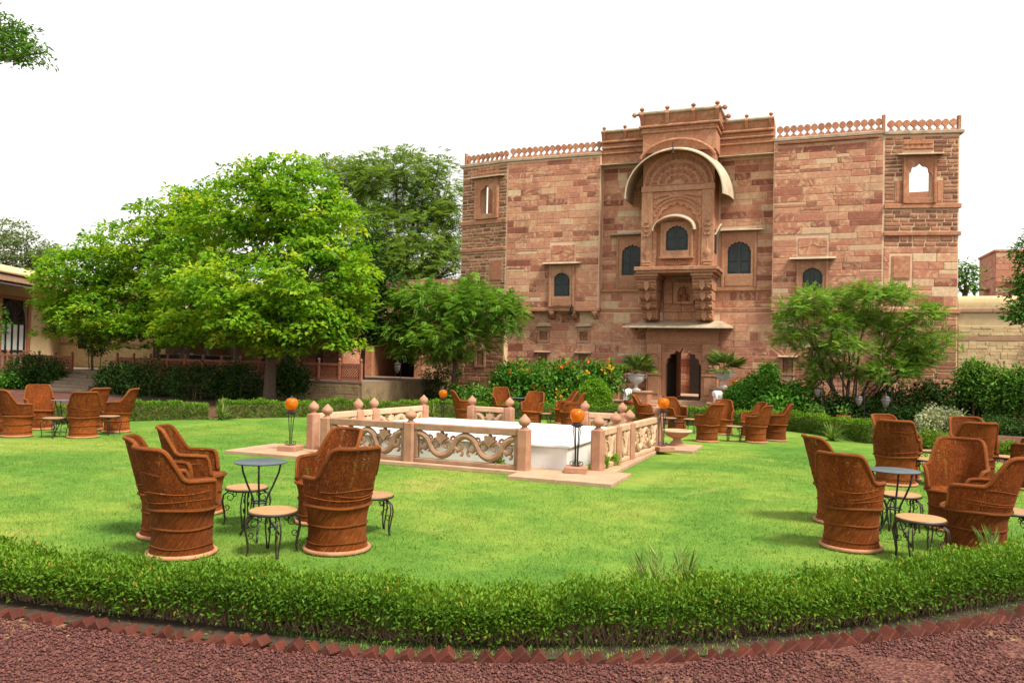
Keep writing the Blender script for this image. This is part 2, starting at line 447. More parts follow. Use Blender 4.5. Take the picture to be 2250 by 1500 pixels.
L_HEDGE = leaf_mat('privet_hedge_leaf', [(0.0, (0.034, 0.090, 0.008)), (0.5, (0.085, 0.190, 0.013)), (0.9, (0.175, 0.310, 0.026)), (1.0, (0.40, 0.27, 0.05))], 0.3)
L_TOPI = leaf_mat('bright_topiary_leaf', [(0.0, (0.050, 0.150, 0.010)), (0.5, (0.125, 0.290, 0.016)), (1.0, (0.27, 0.46, 0.03))], 0.35)
L_LUSH = leaf_mat('lush_bush_leaf', [(0.0, (0.022, 0.090, 0.010)), (0.5, (0.060, 0.190, 0.018)), (1.0, (0.15, 0.33, 0.035))], 0.3)
L_VARI = leaf_mat('variegated_leaf', [(0.0, (0.10, 0.15, 0.06)), (0.5, (0.34, 0.40, 0.22)), (1.0, (0.60, 0.62, 0.44))], 0.25)
L_PALM = leaf_mat('palm_leaf', [(0.0, (0.050, 0.120, 0.020)), (0.6, (0.13, 0.24, 0.045)), (1.0, (0.30, 0.32, 0.09))], 0.25)
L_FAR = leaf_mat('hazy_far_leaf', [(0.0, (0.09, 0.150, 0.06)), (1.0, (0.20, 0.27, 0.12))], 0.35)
L_GRASS = make_blades()
L_FLOWO = leaf_mat('orange_petal', [(0.0, (0.60, 0.10, 0.02)), (1.0, (0.75, 0.22, 0.04))], 0.3)
L_FLOWY = leaf_mat('yellow_petal', [(0.0, (0.72, 0.42, 0.02)), (1.0, (0.8, 0.6, 0.05))], 0.3)

# ------------------------------------------------------------------ mesh helpers
def tag(o, label=None, cat=None, group=None, kind=None):
    if label: o['label'] = label
    if cat: o['category'] = cat
    if group: o['group'] = group
    if kind: o['kind'] = kind
    return o

def link(name, data, parent=None, loc=None, rotz=None):
    o = bpy.data.objects.new(name, data)
    COL.objects.link(o)
    if parent is not None: o.parent = parent
    if loc is not None: o.location = loc
    if rotz is not None: o.rotation_euler = (0, 0, rotz)
    return o

def empty(name, loc=(0, 0, 0), rotz=0.0, label=None, cat=None, group=None):
    o = link(name, None, None, loc, rotz)
    o.empty_display_size = 0.2
    return tag(o, label, cat, group)

class MB:
    def __init__(s):
        s.v, s.f, s.a, s.uv = [], [], [], []
    def add(s, vs, fs, rnd=0.0, uvs=None):
        k = len(s.v)
        s.v.extend(tuple(map(float, p)) for p in vs)
        for f in fs:
            s.f.append(tuple(k + i for i in f)); s.a.append(rnd)
        if uvs is not None:
            s.uv.extend(uvs)
        return s
    def box(s, x0, x1, y0, y1, z0, z1, rnd=0.0):
        vs = [(x0, y0, z0), (x1, y0, z0), (x1, y1, z0), (x0, y1, z0), (x0, y0, z1), (x1, y0, z1), (x1, y1, z1), (x0, y1, z1)]
        return s.add(vs, [(0, 3, 2, 1), (4, 5, 6, 7), (0, 1, 5, 4), (1, 2, 6, 5), (2, 3, 7, 6), (3, 0, 4, 7)], rnd)
    def frustum(s, b, t, z0, z1, rnd=0.0):
        """b, t: (x0, x1, y0, y1) at z0 and z1"""
        vs = [(b[0], b[2], z0), (b[1], b[2], z0), (b[1], b[3], z0), (b[0], b[3], z0), (t[0], t[2], z1), (t[1], t[2], z1), (t[1], t[3], z1), (t[0], t[3], z1)]
        return s.add(vs, [(0, 3, 2, 1), (4, 5, 6, 7), (0, 1, 5, 4), (1, 2, 6, 5), (2, 3, 7, 6), (3, 0, 4, 7)], rnd)
    def cbox(s, x0, x1, y0, y1, z0, z1, c=0.01, rnd=0.0):
        """box with chamfered edges"""
        vs, ix = [], {}
        for i, x in enumerate((x0, x1)):
            for j, y in enumerate((y0, y1)):
                for k, z in enumerate((z0, z1)):
                    sx, sy, sz = (c if i == 0 else -c), (c if j == 0 else -c), (c if k == 0 else -c)
                    for a, p in enumerate(((x, y + sy, z + sz), (x + sx, y, z + sz), (x + sx, y + sy, z))):
                        ix[i, j, k, a] = len(vs); vs.append(p)
        q = lambda *t: tuple(ix[p] for p in t)
        fs = []
        for i in (0, 1):
            fs.append(q((i, 0, 0, 0), (i, 0, 1, 0), (i, 1, 1, 0), (i, 1, 0, 0)))
            fs.append(q((0, i, 0, 1), (1, i, 0, 1), (1, i, 1, 1), (0, i, 1, 1)))
            fs.append(q((0, 0, i, 2), (0, 1, i, 2), (1, 1, i, 2), (1, 0, i, 2)))
        for j in (0, 1):
            for k in (0, 1):
                fs.append(q((0, j, k, 1), (1, j, k, 1), (1, j, k, 2), (0, j, k, 2)))
                fs.append(q((j, 0, k, 0), (j, 1, k, 0), (j, 1, k, 2), (j, 0, k, 2)))
                fs.append(q((j, k, 0, 0), (j, k, 1, 0), (j, k, 1, 1), (j, k, 0, 1)))
                for i in (0, 1):
                    fs.append(q((i, j, k, 0), (i, j, k, 1), (i, j, k, 2)))
        return s.add(vs, fs, rnd)
    def lathe(s, prof, n=16, c=(0, 0, 0), lobes=0, amp=0.0, sx=1.0, sy=1.0, ph=0.0):
        vs, fs = [], []
        m = len(prof)
        for i in range(n):
            a = 2 * math.pi * i / n + ph
            k = 1 + (amp * abs(math.sin(a * lobes / 2)) if lobes else 0)
            for r, z in prof:
                vs.append((c[0] + r * k * math.cos(a) * sx, c[1] + r * k * math.sin(a) * sy, c[2] + z))
        for i in range(n):
            j = (i + 1) % n
            for k in range(m - 1):
                fs.append((i * m + k, j * m + k, j * m + k + 1, i * m + k + 1))
        if prof[0][0] > 1e-4: fs.append(tuple(i * m for i in range(n))[::-1])
        if prof[-1][0] > 1e-4: fs.append(tuple(i * m + m - 1 for i in range(n)))
        return s.add(vs, fs)
    def tube(s, pts, r, n=6, closed=False, flat=1.0, cap=True):
        P = [Vector(p) for p in pts]
        m = len(P)
        rs = list(r) if hasattr(r, '__len__') else [r] * m
        vs, fs = [], []
        ref = None
        for i in range(m):
            a = P[(i - 1) % m] if (closed or i > 0) else P[i]
            b = P[(i + 1) % m] if (closed or i < m - 1) else P[i]
            t = (b - a)
            t = t.normalized() if t.length > 1e-9 else Vector((0, 0, 1))
            if ref is None:
                ref = Vector((0, 0, 1)) if abs(t.z) < 0.9 else Vector((1, 0, 0))
            x = ref - t * ref.dot(t)
            x = x.normalized() if x.length > 1e-6 else t.orthogonal().normalized()
            ref = x
            y = t.cross(x)
            for k in range(n):
                an = 2 * math.pi * k / n
                vs.append(P[i] + (x * math.cos(an) + y * math.sin(an) * flat) * rs[i])
        for i in range(m if closed else m - 1):
            j = (i + 1) % m
            for k in range(n):
                q = (k + 1) % n
                fs.append((i * n + k, i * n + q, j * n + q, j * n + k))
        if not closed and cap:
            fs.append(tuple(range(n))[::-1]); fs.append(tuple((m - 1) * n + k for k in range(n)))
        return s.add(vs, fs)
    def prism(s, poly, y0, y1, rnd=0.0):
        """polygon of (x, z) points, extruded from y0 (front) to y1"""
        n = len(poly)
        vs = [(x, y0, z) for x, z in poly] + [(x, y1, z) for x, z in poly]
        fs = [tuple(range(n)), tuple(range(2 * n - 1, n - 1, -1))]
        fs += [((i + 1) % n, i, n + i, n + (i + 1) % n) for i in range(n)]
        return s.add(vs, fs, rnd)
    def prismx(s, poly, x0, x1, rnd=0.0):
        """polygon of (y, z) points, extruded along x"""
        n = len(poly)
        vs = [(x0, y, z) for y, z in poly] + [(x1, y, z) for y, z in poly]
        fs = [tuple(range(n - 1, -1, -1)), tuple(range(n, 2 * n))]
        fs += [(i, (i + 1) % n, n + (i + 1) % n, n + i) for i in range(n)]
        return s.add(vs, fs, rnd)
    def mesh(s, name, mat, smooth=False):
        me = bpy.data.meshes.new(name)
        me.from_pydata(s.v, [], s.f)
        if any(s.a):
            at = me.attributes.new('rnd', 'FLOAT', 'FACE')
            at.data.foreach_set('value', np.array(s.a, dtype=np.float32))
        if s.uv:
            ul = me.uv_layers.new(name='UVMap')
            li = np.empty(len(me.loops), dtype=np.int32)
            me.loops.foreach_get('vertex_index', li)
            ul.data.foreach_set('uv', np.array(s.uv, dtype=np.float32)[li].ravel())
        if smooth:
            me.polygons.foreach_set('use_smooth', [True] * len(me.polygons))
            if smooth != 'all':
                me.set_sharp_from_angle(angle=R(38))
        me.materials.append(mat)
        me.validate()
        me.update()
        return me
    def build(s, name, mat, parent=None, loc=None, rotz=None, smooth=False, label=None, cat=None, group=None, kind=None):
        o = link(name, s.mesh(name, mat, smooth), parent, loc, rotz)
        return tag(o, label, cat, group, kind)

def quick_mesh(name, V, Fc, mat, rnd=None, smooth=False):
    """numpy mesh: V (n,3), Fc (m,k) with k corners in each face, rnd (m,)"""
    me = bpy.data.meshes.new(name)
    V = np.ascontiguousarray(V, dtype=np.float32); Fc = np.ascontiguousarray(Fc, dtype=np.int32)
    m, k = Fc.shape
    me.vertices.add(len(V)); me.vertices.foreach_set('co', V.ravel())
    me.loops.add(m * k); me.loops.foreach_set('vertex_index', Fc.ravel())
    me.polygons.add(m); me.polygons.foreach_set('loop_start', np.arange(0, m * k, k, dtype=np.int32))
    me.update(calc_edges=True)
    if rnd is not None:
        at = me.attributes.new('rnd', 'FLOAT', 'FACE')
        at.data.foreach_set('value', np.ascontiguousarray(rnd, dtype=np.float32))
    if smooth:
        me.polygons.foreach_set('use_smooth', np.ones(m, dtype=bool))
    me.materials.append(mat)
    return me

def unit(a):
    return a / np.maximum(np.linalg.norm(a, axis=-1, keepdims=True), 1e-9)

def leaves(P, D, N, L, W, rnd, name, mat, parent=None, fold=0.22, droop=0.12, loc=None, **kw):
    """one folded leaf (two triangles) at each point P, growing along D, facing N"""
    n = len(P)
    D = unit(D); N = unit(N - D * (N * D).sum(1, keepdims=True)); S = np.cross(D, N)
    L = np.broadcast_to(np.asarray(L, float), (n,))[:, None]; W = np.broadcast_to(np.asarray(W, float), (n,))[:, None]
    V = np.empty((n, 4, 3))
    V[:, 0] = P
    V[:, 1] = P + D * L * 0.45 + S * W * 0.5 + N * W * fold
    V[:, 2] = P + D * L - N * L * droop
    V[:, 3] = P + D * L * 0.45 - S * W * 0.5 + N * W * fold
    b = np.arange(n)[:, None] * 4
    Fc = np.concatenate([b + [0, 1, 2], b + [0, 2, 3]], axis=1).reshape(-1, 3)
    me = quick_mesh(name, V.reshape(-1, 3), Fc, mat, np.repeat(np.clip(rnd, 0, 1), 2))
    o = link(name, me, parent, loc)
    return tag(o, **kw)

def rand_dir(n):
    return unit(rng.normal(size=(n, 3)))

def arc_pts(x0, x1, zs, h, n):
    """half ellipse from (x0, zs) over to (x1, zs)"""
    c, a = (x0 + x1) / 2, (x1 - x0) / 2
    return [(c - a * math.cos(math.pi * i / n), zs + h * math.sin(math.pi * i / n)) for i in range(n + 1)]

def cusped(x0, x1, zs, h, lobes=9, b=0.32):
    """scalloped arch line from left to right, bulging into the stone between the cusps"""
    base = arc_pts(x0, x1, zs, h, lobes)
    out = [base[0]]
    for i in range(lobes):
        (ax, az), (bx, bz) = base[i], base[i + 1]
        dx, dz = bx - ax, bz - az
        L = math.hypot(dx, dz)
        nx, nz = -dz / L, dx / L
        for k in (1, 2, 3, 4):
            t = k / 4
            o = math.sin(math.pi * t) * b * L
            if i == lobes // 2 and k == 2: o *= 1.7
            out.append((ax + dx * t + nx * o, az + dz * t + nz * o))
    mx = (x0 + x1) / 2
    fix = []
    for x, z in out:
        if fix and x <= fix[-1][0]: x = fix[-1][0] + 1e-4
        fix.append((x, z))
    return fix

def arch_plate(mb, x0, x1, z0, z1, pts, y0, y1, rnd=0.0):
    """plate with an arched opening whose head is pts (left to right); the jambs run down to z0"""
    a, b = pts[0], pts[-1]
    fr = lambda q, y: [(x, y, z) for x, z in q]
    def quad(q, y, flip):
        mb.add(fr(q, y), [(0, 1, 2, 3) if not flip else (3, 2, 1, 0)], rnd)
    for y, fl in ((y0, False), (y1, True)):
        quad([(x0, z0), (a[0], z0), a, (x0, a[1])], y, fl)
        quad([(x0, a[1]), a, (a[0], z1), (x0, z1)], y, fl)
        quad([(b[0], z0), (x1, z0), (x1, b[1]), b], y, fl)
        quad([b, (x1, b[1]), (x1, z1), (b[0], z1)], y, fl)
        for p, q in zip(pts[:-1], pts[1:]):
            quad([p, q, (q[0], z1), (p[0], z1)], y, fl)
    line = [(a[0], z0)] + list(pts) + [(b[0], z0)]
    for p, q in zip(line[:-1], line[1:]):
        mb.add([(p[0], y0, p[1]), (p[0], y1, p[1]), (q[0], y1, q[1]), (q[0], y0, q[1])], [(0, 1, 2, 3)], rnd)
    for p, q in (((x0, z0), (x0, z1)), ((x0, z1), (x1, z1)), ((x1, z1), (x1, z0))):
        mb.add([(p[0], y0, p[1]), (q[0], y0, q[1]), (q[0], y1, q[1]), (p[0], y1, p[1])], [(0, 1, 2, 3)], rnd)

def holed_wall(mb, x0, x1, z0, z1, holes, y0, y1):
    """thick wall from y0 (front) to y1 with rectangular holes (x0, x1, z0, z1)"""
    xs = sorted({x0, x1, *[v for h in holes for v in h[:2]]}); xs = [x for x in xs if x0 <= x <= x1]
    zs = sorted({z0, z1, *[v for h in holes for v in h[2:]]}); zs = [z for z in zs if z0 <= z <= z1]
    def open_(i, k):
        if i < 0 or k < 0 or i >= len(xs) - 1 or k >= len(zs) - 1: return True
        cx, cz = (xs[i] + xs[i + 1]) / 2, (zs[k] + zs[k + 1]) / 2
        return any(h[0] < cx < h[1] and h[2] < cz < h[3] for h in holes)
    for i in range(len(xs) - 1):
        for k in range(len(zs) - 1):
            if open_(i, k): continue
            a, b, c, d = xs[i], xs[i + 1], zs[k], zs[k + 1]
            mb.add([(a, y0, c), (b, y0, c), (b, y0, d), (a, y0, d)], [(0, 1, 2, 3)])
            mb.add([(a, y1, c), (b, y1, c), (b, y1, d), (a, y1, d)], [(3, 2, 1, 0)])
            if open_(i - 1, k): mb.add([(a, y0, c), (a, y0, d), (a, y1, d), (a, y1, c)], [(0, 1, 2, 3)])
            if open_(i + 1, k): mb.add([(b, y0, c), (b, y1, c), (b, y1, d), (b, y0, d)], [(0, 1, 2, 3)])
            if open_(i, k - 1): mb.add([(a, y0, c), (a, y1, c), (b, y1, c), (b, y0, c)], [(0, 1, 2, 3)])
            if open_(i, k + 1): mb.add([(a, y0, d), (b, y0, d), (b, y1, d), (a, y1, d)], [(0, 1, 2, 3)])

# a unit building block, front at y=-1, chamfered: shared by all single blocks
def block_mesh(name, mat, ix=0.012, iz=0.03, jit=0.0):
    j = lambda: random.uniform(-jit, jit)
    vs = [(-.5, 0, -.5), (.5, 0, -.5), (.5, 0, .5), (-.5, 0, .5)]
    vs += [(-.5 + j(), -.72, -.5 + j()), (.5 + j(), -.72, -.5 + j()), (.5 + j(), -.72, .5 + j()), (-.5 + j(), -.72, .5 + j())]
    vs += [(x + (ix if x < 0 else -ix), -1 + j() * 2, z + (iz if z < 0 else -iz)) for x, _, z in vs[4:]]
    fs = []
    for a in (0, 4):
        for k in range(4):
            q = (k + 1) % 4
            fs.append((a + k, a + q, a + 4 + q, a + 4 + k))
    fs.append((8, 9, 10, 11))
    return MB().add(vs, fs).mesh(name, mat)

def courses(x0, x1, z0, z1, hr, wr, holes, gap=0.021, wob=0.0):
    """irregular masonry: list of (cx, cz, w, h)"""
    out = []
    z = z0
    while z < z1 - 0.04:
        h = random.uniform(*hr)
        if z + h > z1 - hr[0] * 0.6: h = z1 - z
        spans = [(x0, x1)]
        for a, b, c, d in holes:
            if c < z + h - 0.01 and d > z + 0.01:
                nxt = []
                for s, e in spans:
                    if b <= s or a >= e: nxt.append((s, e)); continue
                    if a - s > 0.03: nxt.append((s, a))
                    if e - b > 0.03: nxt.append((b, e))
                spans = nxt
        for s, e in spans:
            x = s
            while x < e - 0.01:
                w = random.uniform(*wr)
                if random.random() < 0.12: w *= 0.5
                if x + w > e - wr[0] * 0.5: w = e - x
                if random.random() < 0.10 and h > 0.2 and w > 0.3:      # a thin levelling pair in the course
                    hh = h * random.uniform(0.35, 0.6)
                    out.append((x + w / 2, z + hh / 2, w - gap, hh - gap))
                    out.append((x + w / 2, z + hh + (h - hh) / 2, w - gap, h - hh - gap))
                else:
                    out.append((x + w / 2, z + h / 2 + random.uniform(-wob, wob), w - gap - random.uniform(0, wob), h - gap - random.uniform(0, wob)))
                x += w
        z += h
    return [b for b in out if b[2] > 0.02 and b[3] > 0.02]
# ================================================================== GROUND
def sheet(name, poly, z, mat):
    me = MB().add([(x, y, z) for x, y in poly], [tuple(range(len(poly)))]).mesh(name, mat)
    return tag(link(name, me), kind='structure')
sheet('ground', [(-400, -60), (400, -60), (400, 700), (-400, 700)], -0.004, M_GRAVEL)

def smooth_loop(pts, per=8, closed=True):
    P = [Vector((x, y, 0)) for x, y in pts]
    n = len(P); out = []
    for i in range(n if closed else n - 1):
        a, b, c, d = (P[(i - 1) % n], P[i], P[(i + 1) % n], P[(i + 2) % n]) if closed else (P[max(i - 1, 0)], P[i], P[i + 1], P[min(i + 2, n - 1)])
        for k in range(per):
            t = k / per
            q = 0.5 * ((2 * b) + (c - a) * t + (2 * a - 5 * b + 4 * c - d) * t * t + (3 * b - a - 3 * c + d) * t ** 3)
            out.append((q.x, q.y))
    if not closed: out.append((P[-1].x, P[-1].y))
    return out
# edge of the brick border (in front) and of the lawn, walked round
BRICK_LINE = [(-8.2, 3.75), (-6.6, 3.66), (-5.19, 3.74), (-4.1, 3.86), (-3.14, 4.03), (-2.3, 4.22), (-1.74, 4.45), (-0.81, 4.93), (0.24, 5.77), (1.34, 6.87), (2.3, 8.2), (3.1, 10.2)]
LAWN = BRICK_LINE + [(3.6, 13), (3.5, 16), (2.4, 19.4), (0.9, 21.6), (-1.2, 23.1), (-3.8, 22.9), (-7, 22.6), (-10.3, 21.7), (-13.4, 19.2), (-15.2, 16.8), (-16.4, 15), (-17, 12.5), (-16.2, 9), (-13.5, 6), (-10.5, 4.4)]
sheet('lawn', smooth_loop(LAWN), 0.004, M_LAWN)
bedline = [p for p in smooth_loop(BRICK_LINE, 8, False)]
back_ = []
for i in range(len(bedline)):
    a, b = Vector(bedline[max(i - 1, 0)]), Vector(bedline[min(i + 1, len(bedline) - 1)]); t_ = (b - a).normalized()
    back_.append((bedline[i][0] - t_.y * (.47 + .05 * math.sin(i * 1.3)), bedline[i][1] + t_.x * (.47 + .05 * math.sin(i * 1.3))))
sheet('hedge_bed', bedline + back_[::-1], 0.009, M_EARTH)
# planted beds along the palace and the terrace
sheet('planting_bed', [(-14.8, 27.6), (-8.2, 26.2), (-6.9, 28.2), (-6.9, 31.2), (-14.8, 31.3)], 0.002, M_EARTH)
sheet('planting_bed', [(-3.6, 31.2), (-3.6, 27.0), (-1.5, 25.2), (1.6, 24.6), (4.0, 24.6), (7.5, 27), (14, 27), (14, 31.5)], 0.002, M_EARTH)
sheet('planting_bed', [(-34, 23.0), (-31.2, 23.0), (-31.2, 24.4), (-34, 24.4)], 0.002, M_EARTH)
sheet('planting_bed', [(-27.8, 24.4), (-27.8, 23.0), (-22, 21.2), (-18.6, 21.6), (-18.4, 24.4)], 0.002, M_EARTH)

# ================================================================== PALACE
PAL = empty('palace', (-5.4, 31, 0), 0, 'red sandstone palace with projecting arched balcony and open rooftop balustrade', 'palace')
def part(mb, name, mat, parent=PAL, **k):
    return mb.build(name, mat, parent, **k)
FR = R(11)
LPIV, RPIV = (-7.35, 0.0), (7.08, 0.0)
BLOCKS = []          # (area, wall object, cx, cz, w, h, y, depth, material key)
BM = {}
for key, mat in (('b', M_BLOCK), ('r', M_RUBBLE)):
    BM[key] = [block_mesh('stone_block', mat, 0.012 if key == 'b' else 0.03, 0.03 if key == 'b' else 0.09, 0.008 if key == 'b' else 0.035) for _ in range(4)]

def lay(wall, lst, y, key='b', depth=(0.012, 0.024), hid=1.0):
    for cx, cz, w, h in lst:
        BLOCKS.append((w * h * hid, wall, cx, cz, w, h, y, random.uniform(*depth), key))

# ---- the walls (mortar-coloured cores that the blocks stand proud of)
mb = MB(); holed_wall(mb, -7.35, -3.3, 3.75, 10.05, [], 0, 0.6)
wingL = part(mb, 'wing_wall', M_MORTAR)
mb = MB(); holed_wall(mb, 3.35, 7.08, 3.75, 10.05, [], 0, 0.6)
wingR = part(mb, 'wing_wall', M_MORTAR)
mb = MB(); holed_wall(mb, -3.3, 3.35, 3.75, 9.66, [], 0.4, 0.9)
recess = part(mb, 'recessed_wall', M_MORTAR)
DOOR = (-0.62, 0.84, 0.30, 2.44)
mb = MB(); holed_wall(mb, -7.35, 7.08, 0.0, 3.75, [DOOR], 0.3, 0.9)
lower = part(mb, 'ground_floor_wall', M_MORTAR)
CLH = (-1.42, -0.66, 7.92, 9.2)
mb = MB(); holed_wall(mb, -2.36, 0, 0.0, 10.05, [CLH], 0, 0.5)
cornL = part(mb, 'corner_wall', M_MORTAR2, loc=(LPIV[0], LPIV[1], 0), rotz=-FR)
CRH = (0.70, 1.62, 7.72, 9.1)
mb = MB(); holed_wall(mb, 0, 2.46, 0.0, 10.0, [CRH], 0, 0.5)
cornR = part(mb, 'corner_wall', M_MORTAR2, loc=(RPIV[0], RPIV[1], 0), rotz=FR)

# ---- masonry
wl = (-5.385, -4.295, 3.86, 6.46)
lay(wingL, courses(-7.33, -3.32, 3.90, 9.98, (0.19, 0.30), (0.42, 1.15), [wl]), 0)
wr = (4.205, 5.295, 3.86, 6.43)
lay(wingR, courses(3.37, 7.06, 3.90, 9.98, (0.19, 0.30), (0.42, 1.15), [wr]), 0)
lay(recess, courses(-3.28, 3.33, 4.66, 9.55, (0.22, 0.31), (0.45, 1.0), [(-2.665, 2.755, 4.66, 6.88), (-1.4, 1.4, 6.8, 9.55)]), 0.4)
lay(recess, courses(-3.28, 3.33, 3.90, 4.50, (0.24, 0.31), (0.5, 1.0), [(-0.62, 0.62, 3.9, 4.5)]), 0.4)
low_holes = [(-5.96, -5.44, 2.47, 3.12), (-4.22, -3.70, 2.47, 3.12), (-5.98, -5.44, 1.4, 2.07), (-4.25, -3.69, 1.4, 2.07), (3.67, 4.21, 1.37, 2.07), (3.67, 4.21, 2.47, 3.12), (-1.36, 1.46, 0, 3.35)]
lay(lower, courses(-7.33, 7.06, 0.03, 3.68, (0.24, 0.36), (0.45, 1.05), low_holes), 0.3)
# corner turrets: rough brown courses with wide cream joints, smoother below on the right
lw_ = [(-1.66, -0.42, 7.70, 8.56), (-1.64, -.44, 8.5, 9.5), (-1.55, -.5, 9.5, 9.96)]
for a, b in ((6.50, 7.46), (7.72, 9.98)):
    lay(cornL, courses(-2.34, -0.02, a, b, (0.10, 0.17), (0.20, 0.52), lw_, 0.042, 0.014), 0, 'r', (0.018, 0.04))
lay(cornL, courses(-2.34, -0.02, 3.92, 6.28, (0.11, 0.20), (0.22, 0.55), [(-0.85, -0.15, 5.0, 5.95)], 0.042, 0.014), 0, 'r', (0.018, 0.035))
lay(cornL, courses(-2.34, -0.02, 0.03, 3.66, (0.13, 0.24), (0.28, 0.6), [(-1.5, -0.9, 1.35, 2.2)], 0.036, 0.012), 0, 'r', (0.018, 0.035), 0.6)
rw_ = [(.36, 1.94, 7.54, 8.36), (.62, 1.70, 8.3, 9.3), (.62, 1.62, 9.3, 9.8)]
for a, b in ((6.58, 7.32), (7.54, 9.92)):
    lay(cornR, courses(0.02, 2.44, a, b, (0.11, 0.18), (0.24, 0.62), rw_, 0.042, 0.014), 0, 'r', (0.018, 0.04))
lay(cornR, courses(0.02, 2.44, 6.02, 6.42, (0.12, 0.2), (0.22, 0.55), [], 0.042, 0.012), 0, 'r', (0.018, 0.035))
lay(cornR, courses(0.02, 2.44, 3.92, 6.0, (0.24, 0.36), (0.4, 0.95), [(0.22, 0.98, 4.80, 5.75)]), 0)
lay(cornR, courses(0.02, 2.44, 0.03, 3.66, (0.13, 0.26), (0.35, 0.75), [], 0.034, 0.01), 0, 'r', (0.016, 0.03), 0.7)

BLOCKS.sort(key=lambda b: -b[0])
for area, wall, cx, cz, w, h, y, d, key in BLOCKS[:300]:
    o = link('stone_block', random.choice(BM[key]), wall, (cx, y, cz))
    o.scale = (w, d, h)
rest = {}
for b in BLOCKS[300:]:
    rest.setdefault((b[1].name, b[8]), []).append(b)
for (wn_, key), lst in rest.items():
    mb = MB()
    for area, wall, cx, cz, w, h, y, d, k in lst:
        c = min(0.012, h * 0.12)
        jt = (lambda: random.uniform(-0.008, 0.008)) if key == 'r' else (lambda: 0.0)
        vs = [(cx - w / 2, y, cz - h / 2), (cx + w / 2, y, cz - h / 2), (cx + w / 2, y, cz + h / 2), (cx - w / 2, y, cz + h / 2)]
        vs += [(x + jt(), y - d * .7, z + jt()) for x, _, z in vs]
        vs += [(x + (c if x < cx else -c), y - d, z + (c if z < cz else -c)) for x, _, z in vs[4:]]
        fs = [(a + k_, a + (k_ + 1) % 4, a + 4 + (k_ + 1) % 4, a + 4 + k_) for a in (0, 4) for k_ in range(4)] + [(8, 9, 10, 11)]
        mb.add(vs, fs, random.uniform(0.001, 0.999))
    mb.build('stone_blocks', M_RUBBLE if key == 'r' else M_BLOCK, lst[0][1], kind='stuff')

# ---- depth of the building behind its front
part(MB().box(-9.6, 9.4, 8.6, 9.0, 0, 9.6), 'rear_wall', M_DRESSED)
part(MB().box(-9.66, -9.3, 0.55, 8.6, 0, 7.3), 'side_wall', M_RUBBLE)
part(MB().box(9.1, 9.46, 0.55, 8.6, 0, 7.3), 'side_wall', M_RUBBLE)
mb = MB(); mb.box(-7.34, 7.07, 0.92, 2.2, 9.2, 9.4); mb.box(-9.28, -7.36, 0.62, 8.5, 6.9, 7.1); mb.box(7.09, 9.08, 0.62, 8.5, 6.9, 7.1)
part(mb, 'roof_terrace', M_DRESSED)
part(MB().box(-7.34, -7.2, 0.65, 4, 7.1, 9.9), 'roof_pier', M_DRESSED)
part(MB().box(-1.66, -1.12, .95, 1.1, 7.1, 9.4), 'roof_pier', M_DRESSED, loc=(LPIV[0], 0, 0), rotz=-FR)
mb = MB()
mb.box(7.6, 9.4, 4.0, 4.12, 7.62, 7.75); mb.box(7.9, 8.0, 3.98, 4.1, 7.1, 8.35); mb.box(8.62, 8.72, 3.98, 4.1, 7.1, 8.35); mb.box(7.6, 9.3, 3.99, 4.09, 8.1, 8.2); mb.box(7.55, 9.3, 3.9, 4.2, 7.1, 7.6)
part(mb, 'terrace_railing', M_DRESSED)

# ---- bands, copings, corbels
mb = MB(); mb.cbox(-7.37, -3.28, -0.06, 0.62, 3.74, 3.88, .01); part(mb, 'string_course', M_DRESSED)
mb = MB(); mb.cbox(3.33, 7.10, -0.06, 0.62, 3.74, 3.88, .01); part(mb, 'string_course', M_DRESSED)
for a, b, c, d in ((-3.27, -.66, 3.72, 3.85), (.66, 3.32, 3.72, 3.85), (-3.29, -1.0, 4.53, 4.65), (1.3, 3.34, 4.53, 4.65)):
    part(MB().cbox(a, b, .27, .62, c, d, .01), 'string_course', M_DRESSED)
for z0, z1, d in ((7.48, 7.66, .07), (6.32, 6.46, .06), (3.70, 3.86, .06)):
    part(MB().cbox(-2.42, -0.005, -d, 0.1, z0, z1, .015), 'string_course', M_DRESSED, loc=(LPIV[0], 0, 0), rotz=-FR)
for z0, z1, d in ((7.36, 7.52, .08), (6.40, 6.54, .07), (3.68, 3.84, .06)):
    part(MB().cbox(0.005, 2.53, -d, 0.1, z0, z1, .015), 'string_course', M_DRESSED, loc=(RPIV[0], 0, 0), rotz=FR)
part(MB().cbox(-7.40, -3.29, -0.07, 0.66, 10.04, 10.16, .015), 'coping', M_CHAJJA)
part(MB().cbox(3.34, 7.12, -0.07, 0.66, 10.04, 10.16, .015), 'coping', M_CHAJJA)
part(MB().cbox(-2.5, 0.02, -0.08, 0.55, 10.04, 10.16, .015), 'coping', M_CHAJJA, loc=(LPIV[0], -.004, -0.004), rotz=-FR)
part(MB().cbox(-0.02, 2.6, -0.08, 0.55, 9.99, 10.11, .015), 'coping', M_CHAJJA, loc=(RPIV[0], -.004, -0.004), rotz=FR)
part(MB().cbox(3.5, 6.9, -0.10, 0.0, 9.90, 10.0, .02), 'cornice_strip', M_RUBBLE)
def corbel(u):
    mb = MB()
    mb.prismx([(0.32, 3.73), (-0.05, 3.73), (-0.06, 3.66), (0.02, 3.62), (0.04, 3.56), (0.14, 3.53), (0.17, 3.46), (0.32, 3.42)], u - .11, u + .11)
    mb.prismx([(-0.02, 3.74), (-0.08, 3.70), (-0.07, 3.60), (0.0, 3.50), (0.08, 3.55)], u - .05, u + .05)
    part(mb, 'corbel', M_CARVED)
for u in (-6.25, -5.27, -4.36, -3.44, 3.5, 4.4, 5.35, 6.3):
    corbel(u)
